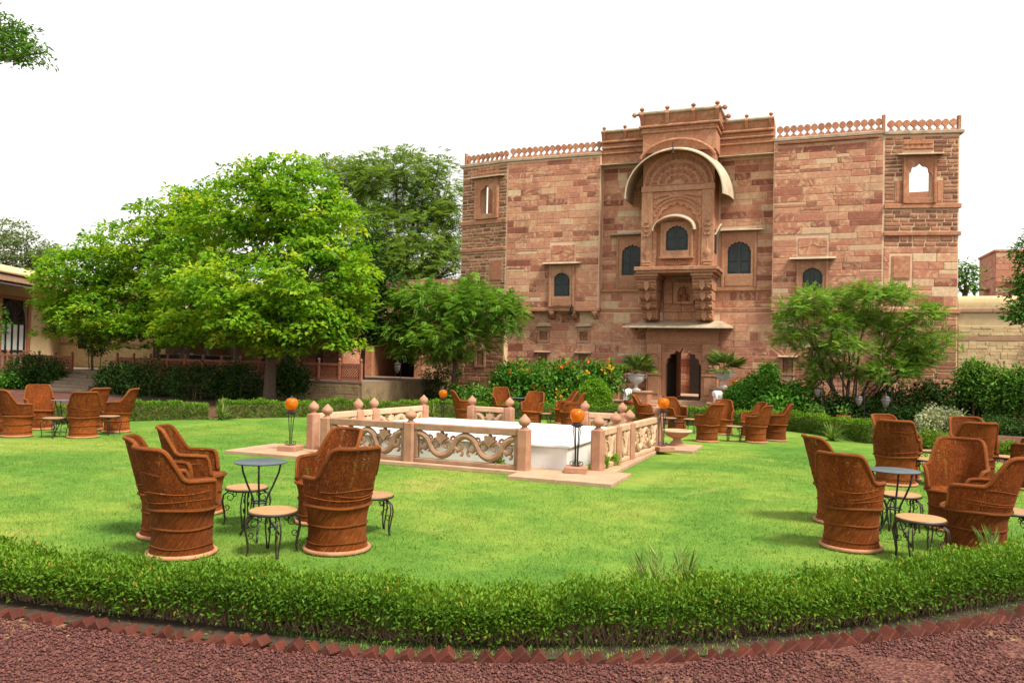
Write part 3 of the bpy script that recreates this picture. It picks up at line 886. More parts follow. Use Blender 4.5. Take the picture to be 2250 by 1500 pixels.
# pigeon-dark flood lamp on the corbel
mb = MB(); mb.lathe([(0, 3.9), (0.07, 3.88), (0.085, 3.7), (0.05, 3.62), (0, 3.6)], 10, (-4.36, -0.2, 0)); mb.lathe([(0, 4.02), (.03, 4.0), (.03, 3.88)], 8, (-4.36, -0.2, 0))
part(mb, 'flood_lamp', M_DARK)

# ---- rooftop balustrades: each keyhole merlon a piece of its own
prof = [(0.119, 0), (0.117, .045), (0.075, .085), (0.036, .125), (0.028, .165), (0.046, .2), (0.098, .24), (0.118, .29), (0.117, .34), (0.088, .395), (0.04, .43), (0, .445)]
poly = [(w, z) for w, z in prof] + [(-w, z) for w, z in prof[-2::-1]]
me_bal = MB().prism(poly, -.045, .045).mesh('baluster', M_DRESSED)
def balustrade(x0, x1, z, loc, rot, dx=0.245, post=()):
    mb = MB().cbox(x0, x1, -.07, .07, z, z + .07, .01)
    for p in post: mb.cbox(p - .06, p + .06, -.08, .08, z + .07, z + .62, .02)
    bal = part(mb, 'balustrade', M_DRESSED, loc=loc, rotz=rot)
    n = max(1, round((x1 - x0) / dx))
    st = (x1 - x0) / n
    for i in range(n):
        b = link('baluster', me_bal, bal, (x0 + (i + .5) * st, 0, z + .068))
        b.scale = (st / .24, 1, 1)
balustrade(-4.04, -0.02, 0, (-3.3, .2, 10.15), 0)
balustrade(0.02, 3.62, 0, (3.4, .2, 10.15), 0, post=(3.66,))
balustrade(-2.25, -.08, 0, (LPIV[0], .2, 10.10), -FR, post=(-2.3,))
balustrade(0.10, 2.40, 0, (RPIV[0], .2, 10.05), FR, post=(2.46,))

# ---- windows
def awning(mb, x0, x1, z, y, depth=0.32, th=0.05, drop=0.07):
    mb.prismx([(y + .02, z + th + drop), (y - depth, z + th * .7), (y - depth - .012, z + th * .3), (y - depth, z), (y + .02, z + drop)], x0, x1)

def window(cx, w, zs, zspring, zapex, fx, fz0, fz1, y, aw=None, awz=None, lobes=9, loc=(0, 0, 0), rot=0.0, plaque=None, fmat=None, ft=0.10, through=False, depth=.3):
    mb = MB()
    pts = cusped(cx - w / 2, cx + w / 2, zspring, zapex - zspring, lobes, .3)
    arch_plate(mb, cx - fx, cx + fx, zs, fz1, pts, y - ft, y)
    mb.cbox(cx - fx, cx + fx, y - ft - .004, y - .001, fz0, zs - .002, .008)
    mb.cbox(cx - fx + .1, cx + fx - .1, y - ft - .02, y - ft - .003, fz0 + .06, zs - .06, .008) if zs - fz0 > .25 else None
    for s in (-1, 1):                      # slim pilasters at the sides
        mb.cbox(cx + s * fx - .045, cx + s * fx + .045, y - ft - .03, y - .002, fz0 + .003, fz1 - .003, .012)
    win = part(mb, 'window', fmat or M_CARVED, loc=loc, rotz=rot)
    if not through:
        for s in (-1, 1):
            q = MB()
            xa, xb = (cx - w / 2 - .06, cx - .006) if s < 0 else (cx + .006, cx + w / 2 + .06)
            q.box(xa, xb, y - .035, y - .006, zs - .0, zapex + .12)
            m_ = (xa + xb) / 2 + (.02 if s < 0 else -.02)
            for za, zb in ((zs + .06, zs + .42), (zs + .48, zapex - .1)):
                q.cbox(m_ - w * .17, m_ + w * .17, y - .05, y - .03, za, zb, .01)
            q.build('shutter', M_SHUTTER, win)
    if aw:
        q = MB(); awning(q, cx - aw, cx + aw, awz, y, depth)
        q.build('awning', M_CHAJJA, win)
    if plaque:
        q = MB(); x0, x1, z0, z1 = plaque
        q.cbox(x0, x1, y - .03, y, z0, z1, .01)
        pts2 = [(x0 + .02, z0 + .3), ((x0 + x1) / 2 - .2, z0 + .32), ((x0 + x1) / 2, z0 + .42), ((x0 + x1) / 2 + .2, z0 + .32), (x1 - .02, z0 + .3)]
        q.tube([(x, y - .032, z) for x, z in pts2], .014, 5)
        q.build('plaque', M_BLOCK, win)
    return win
window(-4.84, .66, 4.34, 4.98, 5.28, .50, 3.90, 5.62, 0, .82, 5.64, plaque=(-5.34, -4.33, 5.80, 6.45))
window(4.75, .66, 4.34, 4.98, 5.28, .50, 3.90, 5.58, 0, .80, 5.60, plaque=(4.26, 5.25, 5.78, 6.42))
window(-2.02, .84, 5.20, 5.98, 6.37, .60, 4.66, 6.80, .4, .96, 6.80)
window(2.11, .84, 5.18, 5.98, 6.37, .60, 4.66, 6.80, .4, .90, 6.80)
# open windows of the corner turrets: sky and roof terrace show through
window(-1.04, .60, 7.92, 8.62, 9.06, .56, 7.70, 9.43, 0, .88, 9.44, 3, (LPIV[0], 0, 0), -FR, through=True, fmat=M_DRESSED)
window(1.16, .70, 7.72, 8.32, 8.86, .50, 7.53, 9.16, 0, .77, 9.20, 5, (RPIV[0], 0, 0), FR, through=True, fmat=M_DRESSED)
def frieze(x0, x1, z0, z1, loc, rot):
    mb = MB().cbox(x0, x1, -.03, .0, z0, z1, .01)
    n = 5; st = (x1 - x0 - .06) / n
    for i in range(n):
        a = x0 + .03 + i * st
        for zz in (z0 + .04, (z0 + z1) / 2 + .02):
            mb.prism([(a, zz), (a + st, zz), (a + st / 2, zz + (z1 - z0) * .38)], -.06, -.031)
    part(mb, 'frieze_panel', M_DRESSED, loc=loc, rotz=rot)
frieze(-1.55, -.5, 9.62, 9.95, (LPIV[0], 0, 0), -FR)
frieze(0.62, 1.62, 9.44, 9.80, (RPIV[0], 0, 0), FR)
for loc, rot, rects in (((LPIV[0], 0, 0), -FR, [(-1.66, -1.46, 7.72, 8.55), (-.62 + .02, -.40, 7.72, 8.55), (-.82, -.18, 5.02, 5.93)]), ((RPIV[0], 0, 0), FR, [(.36, .62, 7.56, 8.35), (1.70, 1.94, 7.56, 8.35), (.30, .90, 4.86, 5.70)])):
    for a, b, c, d in rects:
        part(MB().cbox(a, b, -.035, 0, c, d, .012).cbox(a + .05, b - .05, -.045, -.034, c + .05, d - .05, .008), 'stone_panel', M_DRESSED, loc=loc, rotz=rot)

# small grilles low in the wall
def grille(cx, w, z0, z1, y, aw_z, slats=5, loc=(0, 0, 0), rot=0.0, aw=True):
    mb = MB(); f = .09
    holed_wall(mb, cx - w / 2 - f, cx + w / 2 + f, z0 - f, z1 + f, [(cx - w / 2, cx + w / 2, z0, z1)], y - .06, y)
    g = part(mb, 'grille_window', M_CARVED, loc=loc, rotz=rot)
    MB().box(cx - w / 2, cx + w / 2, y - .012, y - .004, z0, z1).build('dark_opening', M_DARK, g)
    q = MB(); hh = z1 - z0
    k = slats
    for i in range(-k, k + 1):
        for s in (-1, 1):
            pts = []
            for t in np.linspace(0, 1, 9):
                z = z0 + hh * t; x = cx + i * w / k + s * (t - .5) * hh
                if abs(x - cx) <= w / 2: pts.append((x, y - .03 - (.008 if s > 0 else 0), z))
            if len(pts) > 1: q.tube([pts[0], pts[-1]], .011, 4)
    q.build('lattice', M_CARVED, g)
    if aw:
        q = MB(); awning(q, cx - w / 2 - .17, cx + w / 2 + .17, aw_z, y, .18, .035, .03); q.build('awning', M_CHAJJA, g)
for cx, w, z0, z1, az in ((-5.70, .34, 2.56, 2.92, 3.12), (-3.96, .34, 2.56, 2.92, 3.12), (3.94, .34, 2.56, 2.92, 3.12), (-5.71, .36, 1.48, 1.98, 2.04), (-3.97, .38, 1.48, 1.98, 2.04), (3.94, .36, 1.46, 1.98, 2.04)):
    grille(cx, w, z0, z1, .3, az)
grille(-1.2, .36, 1.45, 2.05, 0, 2.1, loc=(LPIV[0], 0, 0), rot=-FR, aw=False)

# ---- cornice of the recess, with its roll, buds and long eave
def finial(mb, x, y, z, s=1.0, lie=False):
    pr = [(0.03, 0), (0.045, .03), (0.03, .05), (0.075, .09), (0.085, .13), (0.06, .175), (0.02, .20), (0, .215)]
    if not lie: mb.lathe([(r * s, h * s) for r, h in pr], 10, (x, y, z))
    else:
        k = len(mb.v); mb.lathe([(r * s, h * s) for r, h in pr], 10)
        for i in range(k, len(mb.v)):
            a, b, c = mb.v[i]; mb.v[i] = (x + lie * c, y + a, z + b)
for x0, x1, side in ((-3.30, -1.36, -1), (1.36, 3.34, 1)):
    mb = MB()
    mb.cbox(x0, x1, .12, .9, 9.70, 10.06, .01)
    mb.cbox(x0, x1, .02, .9, 10.062, 10.13, .02); mb.cbox(x0, x1, .08, .9, 10.132, 10.27, .02)
    mb.cbox(x0, x1, -.02, .9, 10.272, 10.36, .03); mb.cbox(x0, x1, .06, .9, 10.362, 10.50, .02)
    mb.cbox(x0, x1, -.06, .9, 10.502, 10.60, .03)
    mb.frustum((x0, x1, .06, .9), (x0, x1, -.04, .9), 10.601, 10.92)
    part(mb, 'cornice', M_DRESSED)
    part(MB().tube([(x0, -.05, 10.95), (x1, -.05, 10.95)], .07, 10), 'roll_moulding', M_CHAJJA, smooth=True)
    for t in (0.06, .5, .94):
        x = x0 + (x1 - x0) * t
        q = MB(); finial(q, x, -.05, 10.98, .95)
        q.prismx([(-.10, 11.0), (-.16, 10.92), (-.12, 10.8), (-.03, 10.62), (.0, 10.62), (.0, 11.0)], x - .05, x + .05)
        part(q, 'finial', M_DRESSED, smooth=True)
    q = MB(); awning(q, x0, x1, 9.58, .42, .58, .06, .06); part(q, 'eave_slab', M_CHAJJA)

# ---- the projecting balcony (jharokha)
YF = -1.0
mb = MB(); mb.box(-1.36, 1.32, YF + .06, .42, 5.34, 9.7); part(mb, 'balcony_body', M_DRESSED)
mb = MB()
for a, b in ((-1.38, -.95), (.89, 1.34)):
    mb.cbox(a, b, YF - .03, YF + .1, 5.36, 8.20, .012)
    c = (a + b) / 2
    mb.cbox(c - .13, c + .13, YF - .09, YF - .02, 5.40, 5.47, .01); mb.cbox(c - .16, c + .16, YF - .09, YF - .02, 5.50, 5.57, .01)
mb.cbox(-1.40, 1.36, YF - .05, YF + .1, 8.202, 8.42, .012)
part(mb, 'pilaster_frame', M_CHAJJA if False else M_CARVED)
for c in (-1.16, 1.11):                                            # vase and flower reliefs on the pilasters
    mb = MB()
    k = len(mb.v); mb.lathe([(0, 0), (.05, .01), (.03, .06), (.12, .18), (.14, .28), (.07, .38), (.03, .46), (0, .9)], 12, (0, 0, 5.6))
    for i in range(k, len(mb.v)):
        x, y, z = mb.v[i]; mb.v[i] = (c + x, YF - .03 + y * .4, z)
    for z, w in ((6.5, .13), (6.66, .09), (6.84, .15), (7.0, .08)):
        mb.tube([(c - w, YF - .045, z + .08), (c - w * .6, YF - .05, z), (c, YF - .05, z + .04), (c + w * .6, YF - .05, z), (c + w, YF - .045, z + .08)], .022, 5)
    part(mb, 'vase_relief', M_CARVED, smooth=True)
# blind cusped arch with carved spandrels
mb = MB(); arch_plate(mb, -.94, .88, 5.36, 8.19, cusped(-.78, .72, 6.72, .95, 9, .28), YF + .0, YF + .055); part(mb, 'blind_arch', M_DRESSED)
mb = MB()
for i in range(26):
    t = i / 25; x = -.86 + 1.66 * t
    top = 8.12
    zz = 6.85 + math.sqrt(max(0, 1 - ((x + .03) / .86) ** 2)) * 1.0
    for k in range(3):
        z = zz + (top - zz) * (k + .5) / 3
        if top - zz > .12 * (k + 1): mb.lathe([(.055, 0), (.05, .025), (.02, .03), (.028, .045), (0, .05)], 7, (0, 0, 0)) or None
        else: continue
        for j in range(len(mb.v) - 35, len(mb.v)):
            a, b, c = mb.v[j]; mb.v[j] = (x + a, YF - c, z + b)
part(mb, 'carved_spandrel', M_CARVED, kind='stuff')
# tympanum under the hood
mb = MB(); mb.prism([(-1.34, 8.42)] + arc_pts(-1.34, 1.3, 8.42, 1.28, 24) + [(1.3, 8.42)], YF + .0, YF + .07); part(mb, 'tympanum', M_DRESSED)
mb = MB()
mb.tube([(x, YF - .01, z) for x, z in arc_pts(-1.0, .97, 8.46, .80, 28)], .035, 6); mb.tube([(-1.0, YF - .01, 8.46), (.97, YF - .01, 8.46)], .04, 6)
def rosette(mb, x, z, r):
    k = len(mb.v); mb.lathe([(r, 0), (r * .95, .035), (r * .7, .042), (r * .62, .012), (r * .4, .015), (r * .3, .06), (0, .065)], 9)
    for j in range(k, len(mb.v)):
        a, b, c = mb.v[j]; mb.v[j] = (x + a, YF - .001 - c, z + b)
for rr, n, s in ((.27, 5, .095), (.50, 9, .10), (.72, 13, .085)):
    for i in range(n):
        t = math.pi * (i + .5) / n
        rosette(mb, -.015 - math.cos(t) * rr * 1.22, 8.50 + math.sin(t) * rr * .95, s)
for i in range(19):
    t = math.pi * (i + .5) / 19
    rosette(mb, -.015 - math.cos(t) * 1.15, 8.46 + math.sin(t) * 1.0, .085)
part(mb, 'carved_tympanum', M_CARVED, kind='stuff')
# the great curved hood
mb = MB(); n = 40
def hood(a, b, zc, y, t):
    an = math.pi * t
    x = -.10 - a * math.cos(an); s = math.sin(an)
    return (x, y, zc + b * s ** .92)
rows = [(2.0, 2.04, 8.02, .38), (1.97, 1.97, 7.98, -.55), (1.90, 1.88, 7.93, -1.2), (1.83, 1.78, 7.90, -1.55)]
vs, fs = [], []
for a, b, zc, y in rows: vs += [hood(a, b, zc, y, i / n) for i in range(n + 1)]
for a, b, zc, y in rows[::-1]: vs += [hood(a - .045, b - .045, zc - .0, y, i / n) for i in range(n + 1)]
m = n + 1; k = 8
for r_ in range(k):
    for i in range(n):
        q = (r_ + 1) % k
        fs.append((r_ * m + i, r_ * m + i + 1, q * m + i + 1, q * m + i))
fs.append(tuple(r_ * m for r_ in range(k))); fs.append(tuple(r_ * m + n for r_ in range(k))[::-1])
mb.add(vs, fs); part(mb, 'arched_hood', M_HOOD, smooth=True)
mb = MB(); mb.tube([(x, -1.19, z) for x, z in arc_pts(-1.55, 1.47, 9.06, 1.05, 24)][3:-3], .06, 8); part(mb, 'arch_moulding', M_DRESSED, smooth=True)
mb = MB(); mb.tube([(-.12, -1.5, 9.92), (-.12, -1.58, 9.9), (-.12, -1.58, 9.7), (-.12, -1.56, 9.62)], .02, 6); mb.lathe([(0, 0), (.05, .03), (.04, .12), (0, .15)], 8, (-.12, -1.56, 9.46)); part(mb, 'hanging_hook', M_IRON)
# crown of the balcony
mb = MB()
mb.box(-1.36, 1.38, YF - .1, .92, 9.68, 10.42)
mb.cbox(-1.42, 1.44, YF - .16, .92, 10.422, 10.52, .02); mb.cbox(-1.40, 1.42, YF - .14, .92, 10.522, 10.62, .02); mb.cbox(-1.50, 1.52, YF - .24, .92, 10.622, 10.72, .03)
mb.frustum((-1.42, 1.44, YF - .12, .92), (-1.50, 1.52, YF - .24, .92), 10.721, 11.12)
part(mb, 'crown', M_DRESSED)
part(MB().tube([(-1.50, .5, 11.16), (-1.50, YF - .24, 11.16), (1.52, YF - .24, 11.16), (1.52, .5, 11.16)], .075, 10), 'roll_moulding', M_CHAJJA, smooth=True)
for x in (-1.38, -.42, .55, 1.42):
    q = MB(); finial(q, x, YF - .24, 11.19, 1.1)
    q.prismx([(YF - .30, 11.2), (YF - .36, 11.1), (YF - .30, 10.95), (YF - .22, 10.74), (YF - .1, 10.74), (YF - .1, 11.2)], x - .06, x + .06)
    part(q, 'finial', M_DRESSED, smooth=True)
for x, y, s_ in ((-1.52, YF - .24, -1), (1.54, YF - .24, 1), (1.54, -.1, 1)):
    q = MB(); finial(q, x, y, 11.14, 1.2, s_); part(q, 'finial', M_DRESSED, smooth=True)
# balcony window, its little hood and fan panel
wv = window(-.02, .80, 5.95, 6.46, 6.85, .56, 5.72, 7.02, YF + .055, ft=.12)
mb = MB(); rows = [(.80, .62, 6.72, YF), (.80, .56, 6.70, YF - .2), (.78, .55, 6.66, YF - .42)]; vs, fs = [], []; n = 20
for a, b, zc, y in rows: vs += [hood(a, b, zc, y, i / n) for i in range(n + 1)]
for a, b, zc, y in rows[::-1]: vs += [hood(a - .04, b - .04, zc, y, i / n) for i in range(n + 1)]
m, k = n + 1, 6
for r_ in range(k):
    for i in range(n):
        q_ = (r_ + 1) % k; fs.append((r_ * m + i, r_ * m + i + 1, q_ * m + i + 1, q_ * m + i))
fs.append(tuple(r_ * m for r_ in range(k))); fs.append(tuple(r_ * m + n for r_ in range(k))[::-1])
mb.add(vs, fs); mb.build('small_hood', M_HOOD, wv, smooth=True)
mb = MB()
mb.cbox(-.66, .62, YF - .12, YF + .05, 5.64, 5.72, .012)
for i in range(9):
    t = R(20 + i * 17.5); mb.tube([(-.02, YF - .0, 5.40), (-.02 - math.cos(t) * .42, YF - .02, 5.40 + math.sin(t) * .20)], [.015, .035], 5)
mb.build('fan_panel', M_CARVED, wv)
mb = MB(); rows = [(0.32, .3, 6.6)]
for a in (1,):
    pts = [(1.34 + .30 * math.sin(math.pi * i / 10) * .6, YF + .35 + .5 * i / 10, 6.55 + .42 * math.sin(math.pi * i / 10)) for i in range(11)]
    mb.tube(pts, .035, 6)
part(mb, 'side_hood', M_HOOD)
part(MB().cbox(1.325, 1.345, YF + .35, YF + .85, 5.9, 6.75, .005), 'side_shutter', M_SHUTTER)
# floor slab and stepped brackets
mb = MB(); mb.cbox(-1.58, 1.54, YF - .26, .42, 5.20, 5.34, .015); mb.cbox(-1.52, 1.48, YF - .20, .42, 5.10, 5.198, .015)
part(mb, 'balcony_floor', M_CARVED)
for c, w in ((-1.14, .40), (.94, .36)):
    mb = MB()
    mb.cbox(c - w - .05, c + w + .05, YF - .14, .42, 4.98, 5.098, .012); mb.cbox(c - w, c + w, YF - .08, .42, 4.90, 4.978, .012)
    tiers = [(4.898, 4.50, -.98, .36), (4.498, 4.12, -.78, .33), (4.118, 3.80, -.55, .31), (3.798, 3.40, -.28, .29)]
    for z1, z0, y, ww in tiers:
        mb.prismx([(y, z1), (y - .02, z1 - .1), (y + .03, z1 - .16), (y - .0, z1 - .22), (y + .10, z0), (.42, z0), (.42, z1)], c - ww, c + ww)
    br = part(mb, 'bracket', M_CARVED)
    for z1, z0, y, ww in tiers:
        q = MB(); q.prism([(c, z0 - .05), (c + .11, z0 + .1), (c + .09, z1 - .1), (c - .09, z1 - .1), (c - .11, z0 + .1)], y - .06, y + .06)
        for s in (-1, 1): q.tube([(c + s * .14, y - .01, z0 + .05), (c + s * .2, y - .05, z0 + .12), (c + s * .28, y - .02, z0 + .06)], .03, 5)
        q.build('pendant_leaf', M_CARVED, br)
    q = MB()
    for i in range(6): q.lathe([(0, -.07), (.035, -.03), (.04, .01), (0, .04)], 6, (c - .2 + i * .08, .1, 3.40))
    q.build('bead_fringe', M_CARVED, br, kind='stuff')
# wall under the balcony with the shrine niche
mb = MB(); mb.box(-.72, .62, .24, .5, 3.36, 5.0); part(mb, 'niche_wall', M_DRESSED)
for a, b, c, d in ((-.70, -.36, 4.45, 4.95), (-.70, -.36, 4.05, 4.44), (.52, .60, 4.05, 4.95), (-.70, -.02, 3.72, 4.02), (0, .60, 3.72, 4.02), (-.70, -.12, 3.4, 3.70), (-.1, .4, 3.4, 3.70), (-.42, -.16, 3.82, 3.92), (.12, .36, 3.82, 3.92)):
    part(MB().cbox(a, b, .20 if d - c > .15 else .17, .25, c, d, .008), 'niche_panel', M_DRESSED)
mb = MB(); arch_plate(mb, -.31, .48, 4.12, 4.86, cusped(-.15, .32, 4.45, .24, 5, .25), .10, .24); mb.cbox(-.31, .48, .09, .24, 4.02, 4.118, .01); nic = part(mb, 'shrine_niche', M_CARVED)
mb = MB()                                                         # seated idol: base, crossed legs, round belly, head with crown, arms
mb.lathe([(.19, 0), (.17, .05), (.1, .06)], 12, (.085, .2, 4.12), sy=.35)
mb.lathe([(.15, 0), (.16, .05), (.09, .1), (.11, .18), (.08, .26), (.04, .28), (.06, .31), (.07, .37), (.05, .42), (.055, .44), (.02, .5), (0, .52)], 12, (.085, .19, 4.17), sy=.5)
for s in (-1, 1): mb.tube([(.085 + s * .08, .17, 4.42), (.085 + s * .16, .15, 4.36), (.085 + s * .12, .12, 4.28)], .028, 6)
mb.build('idol', M_IDOL, nic, smooth=True)
# entrance: eave slab, carved portal, columns with niches, steps
mb = MB()
mb.add([(-2.12, -.72, 3.06), (2.06, -.72, 3.06), (2.06, -.70, 3.11), (-2.12, -.70, 3.11), (-1.5, .32, 3.38), (1.5, .32, 3.38), (1.5, .32, 3.22), (-1.5, .32, 3.22), (-2.0, .3, 3.12), (1.96, .3, 3.12)],
       [(0, 1, 2, 3), (3, 2, 5, 4), (0, 7, 6, 1), (3, 4, 8), (2, 9, 5), (0, 3, 8), (1, 9, 2), (0, 8, 7), (1, 6, 9), (8, 4, 7), (9, 6, 5)])
part(mb, 'entrance_eave', M_CHAJJA)
mb = MB()
arch_plate(mb, -.70, .86, .30, 2.46, cusped(-.54, .74, 1.50, .66, 9, .42), -.02, .36)
mb.cbox(-1.34, 1.46, -.06, .34, 2.462, 2.98, .012); mb.cbox(-1.10, 1.22, -.085, -.05, 2.54, 2.92, .01)
por = part(mb, 'portal', M_CARVED)
q = MB()
for i in range(18):
    for k in range(3):
        x = -.62 + i * .083; z = 2.40 - k * .10
        if ((x - .1) / .66) ** 2 + ((z - 1.6) / .72) ** 2 > 1.02:
            kk = len(q.v); q.lathe([(.040, 0), (.036, .022), (.02, .026), (.012, .04), (0, .042)], 7)
            for j in range(kk, len(q.v)):
                a, b, c = q.v[j]; q.v[j] = (x + a, -.02 - c, z + b)
q.build('carved_spandrel', M_CARVED, por, kind='stuff')
for a, b in ((-1.28, -.705), (.865, 1.44)):
    c = (a + b) / 2
    q = MB(); q.cbox(a, b, -.10, .36, .42, 2.46, .012); q.cbox(a - .07, b + .07, -.18, .36, .28, .36, .015); q.cbox(a - .04, b + .04, -.15, .36, .361, .42, .015)
    q.cbox(a + .08, b - .08, -.125, -.09, .52, 1.18, .01); q.cbox(a - .03, b + .03, -.14, .36, 1.24, 1.30, .01); q.cbox(a - .02, b + .02, -.13, .36, 1.50, 1.55, .01)
    q.tube([(x, -.13, z) for x, z in arc_pts(a + .03, b - .03, 1.85, .26, 14)], .035, 6)
    q.tube([(x, -.115, z) for x, z in arc_pts(a + .12, b - .12, 1.82, .18, 12)], .025, 6)
    for s in (-1, 1): q.tube([(c + s * .17, -.12, 1.56), (c + s * .17, -.12, 1.84)], .03, 6)
    for i in range(5): q.lathe([(0, -.03), (.04, 0), (0, .05)], 6, (a + .1 + i * (b - a - .2) / 4, -.11, 1.40))
    col = q.build('column', M_CARVED, por)
    q = MB(); q.lathe([(.07, 0), (.08, .04), (.04, .10), (.06, .16), (.03, .2), (.045, .24), (0, .3)], 10, (c, -.1, 1.57)); q.build('niche_figure', M_RAIL, col, smooth=True)
# passage through to the inner court
mb = MB(); mb.box(-.62, .84, .36, 4.0, .24, .30); mb.box(-3.5, 3.5, 4.0, 8.59, .1, .24); part(mb, 'passage_floor', M_SLAB)
mb = MB(); mb.box(-.82, -.63, .9, 4, .3, 2.6); mb.box(.85, 1.05, .9, 4, .3, 2.6); mb.box(-.82, 1.05, .9, 4, 2.45, 2.7); part(mb, 'passage_wall', M_RUBBLE)
court = part(MB().box(-3.5, 3.5, 8.3, 8.59, .24, 3.6), 'court_wall', M_MORTAR)
mb = MB()
for cx, cz, w, h_ in courses(-2.4, 2.4, .26, 2.6, (.3, .4), (.5, .9), [(-.94, -.18, .26, 2.42)]): mb.box(cx - w / 2, cx + w / 2, 8.27, 8.3, cz - h_ / 2, cz + h_ / 2, random.uniform(.01, .99))
mb.build('stone_blocks', M_BLOCK, court, kind='stuff')
mb = MB(); mb.box(-.92, -.2, 8.16, 8.27, .26, 2.4); part(mb, 'court_door', M_DARK)
for s, x in ((-1, -.52), (1, .72)):
    mb = MB(); a = R(72 if s < 0 else 80)
    w_ = .62
    k = len(mb.v); mb.cbox(0, w_, -.03, .03, .31, 2.3, .006)
    for i in range(3): mb.cbox(.08, w_ - .08, -.045, -.03, .42 + i * .6, .92 + i * .6, .01)
    part(mb, 'door_leaf', M_DARK, loc=(x, .42, 0), rotz=a if s < 0 else math.pi - a)
mb = MB()
for i in range(3): mb.cbox(-1.75 - .04 * i, 1.9 + .04 * i, -.55 - .36 * (i + 1), -.2, .0 + .001 * i, .285 - .085 * (i + 1) + .05, .012)
mb.cbox(-1.7, 1.85, -.56, .31, .0, .285, .012)
part(mb, 'entrance_steps', M_SLAB)
print('palace blocks', len(BLOCKS))
# ================================================================== SIDE BUILDINGS
# ---- low yellow stone range to the right of the palace
YB = empty('yellow_stone_range', (4.12, 31.55, 0), -R(3), 'low yellow stone wall with buff bands and rounded coping right of the palace', 'building')
mb = MB(); holed_wall(mb, 0, 14, 0, 3.72, [(2.62, 3.9, 2.0, 2.75), (2.62, 3.9, .6, 1.45)], 0, .6); yw = mb.build('wall', M_YELLOWM, YB)
lst = []
for a, b in ((2.92, 3.25), (1.80, 2.72), (.1, 1.6)):
    lst += courses(.02, 6.5, a, b, (.09, .16), (.18, .42), [(2.25, 4.3, .3, 3.1)], .006, .006)
me_y = [block_mesh('rubble_stone', M_YELLOW, .03, .08, .04) for _ in range(3)]
lst.sort(key=lambda b: abs(b[0] - 1.6))
for cx, cz, w, h_ in lst[:170]:
    o = link('rubble_stone', random.choice(me_y), yw, (cx, 0, cz)); o.scale = (w, random.uniform(.012, .03), h_)
mb = MB()
for cx, cz, w, h_ in lst[170:] + courses(6.5, 14, .1, 3.6, (.1, .2), (.2, .5), [], .012, .008):
    mb.box(cx - w / 2, cx + w / 2, -random.uniform(.012, .03), .001, cz - h_ / 2, cz + h_ / 2, random.uniform(.01, .99))
mb.build('rubble_stones', M_YELLOW, yw, kind='stuff')
for z0, z1 in ((1.62, 1.78), (2.74, 2.90)):
    MB().cbox(0, 14, -.025, .1, z0, z1, .008).build('band', M_BAND, YB)
mb = MB(); x = 0
while x < 14:
    w = random.uniform(.8, 1.2); mb.cbox(x + .004, x + w - .004, -.07, .62, 3.72, 3.86, .012, random.uniform(.01, .9)); x += w
mb.build('string_course', M_BAND, YB)
mb = MB(); mb.prismx([(-.02, 3.861), (-.03, 4.02), (.02, 4.18), (.12, 4.27), (.3, 4.31), (.48, 4.27), (.6, 4.1), (.6, 3.861)], 0, 14); mb.build('rounded_coping', M_YELLOW, YB, smooth=True)
mb = MB(); holed_wall(mb, 2.3, 4.25, .4, 2.98, [(2.70, 3.82, 2.02, 2.7), (2.70, 3.82, .65, 1.4)], -.06, .1); fr_ = mb.build('window_surround', M_BAND, YB)
mb = MB(); awning(mb, 2.22, 4.3, 2.98, -.06, .22); mb.build('awning', M_CHAJJA, fr_)
mb = MB(); awning(mb, 2.22, 4.3, 1.48, -.06, .2); mb.build('awning', M_CHAJJA, fr_)
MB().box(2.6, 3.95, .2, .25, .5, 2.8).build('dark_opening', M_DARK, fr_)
q = MB()
for i in range(9):
    for k in range(6): q.lathe([(.055, 0), (.055, .03), (.035, .03), (.035, 0)], 8, (0, 0, 0)); 
n0 = 32
for i in range(9):
    for k in range(6):
        for j in range(n0):
            id_ = (i * 6 + k) * n0 + j
            a, b, c = q.v[id_]; q.v[id_] = (2.76 + i * .125 + a, .03 - c, 2.08 + k * .11 + b)
q.build('stone_jali', M_BAND, fr_)
for bx, rz in ((1.85, .6), (1.99, -.8)):
    pass

# ---- red tower far off beyond the range
TW = empty('red_tower', tuple(fac(2228, 650, 58).to_2d()) + (0,), R(4), 'distant square red stone tower with arched window beyond the yellow wall', 'tower')
mb = MB(); mb.box(-1.05, 2.4, 0, 4, 0, 9.15); mb.cbox(-1.12, 2.47, -.06, 4.1, 9.15, 9.3, .02); mb.box(-1.08, 2.43, -.03, 4.05, 7.55, 7.62); mb.build('wall', M_BLOCK, TW)
mb = MB()
for cx, cz, w, h_ in courses(-1.02, 2.38, 4.5, 9.1, (.3, .42), (.6, 1.3), [(-.3, 1.5, 4.5, 7.6)]): mb.box(cx - w / 2, cx + w / 2, -.02, .01, cz - h_ / 2, cz + h_ / 2, random.uniform(.01, .99))
mb.build('stone_blocks', M_BLOCK, TW, kind='stuff')
mb = MB(); arch_plate(mb, -.2, 1.4, 5.2, 7.2, arc_pts(.22, .98, 6.3, .42, 10), -.08, 0); w_ = mb.build('window', M_DRESSED, TW)
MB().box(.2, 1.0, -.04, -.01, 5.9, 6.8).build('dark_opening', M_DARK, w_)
q = MB()
for i in range(4): q.tube([(.26 + i * .17, -.06, 5.3), (.42 + i * .15, -.06, 5.75)], .03, 5); q.tube([(.42 + i * .15, -.07, 5.3), (.26 + i * .17, -.07, 5.75)], .03, 5)
q.build('lattice', M_DRESSED, w_)
mb = MB(); awning(mb, -.45, 1.6, 7.22, 0, .4); mb.build('awning', M_CHAJJA, w_)
mb = MB(); mb.box(-1.5, -1.0, 1.2, 2.6, 6.9, 6.98); mb.build('awning', M_CHAJJA, TW)

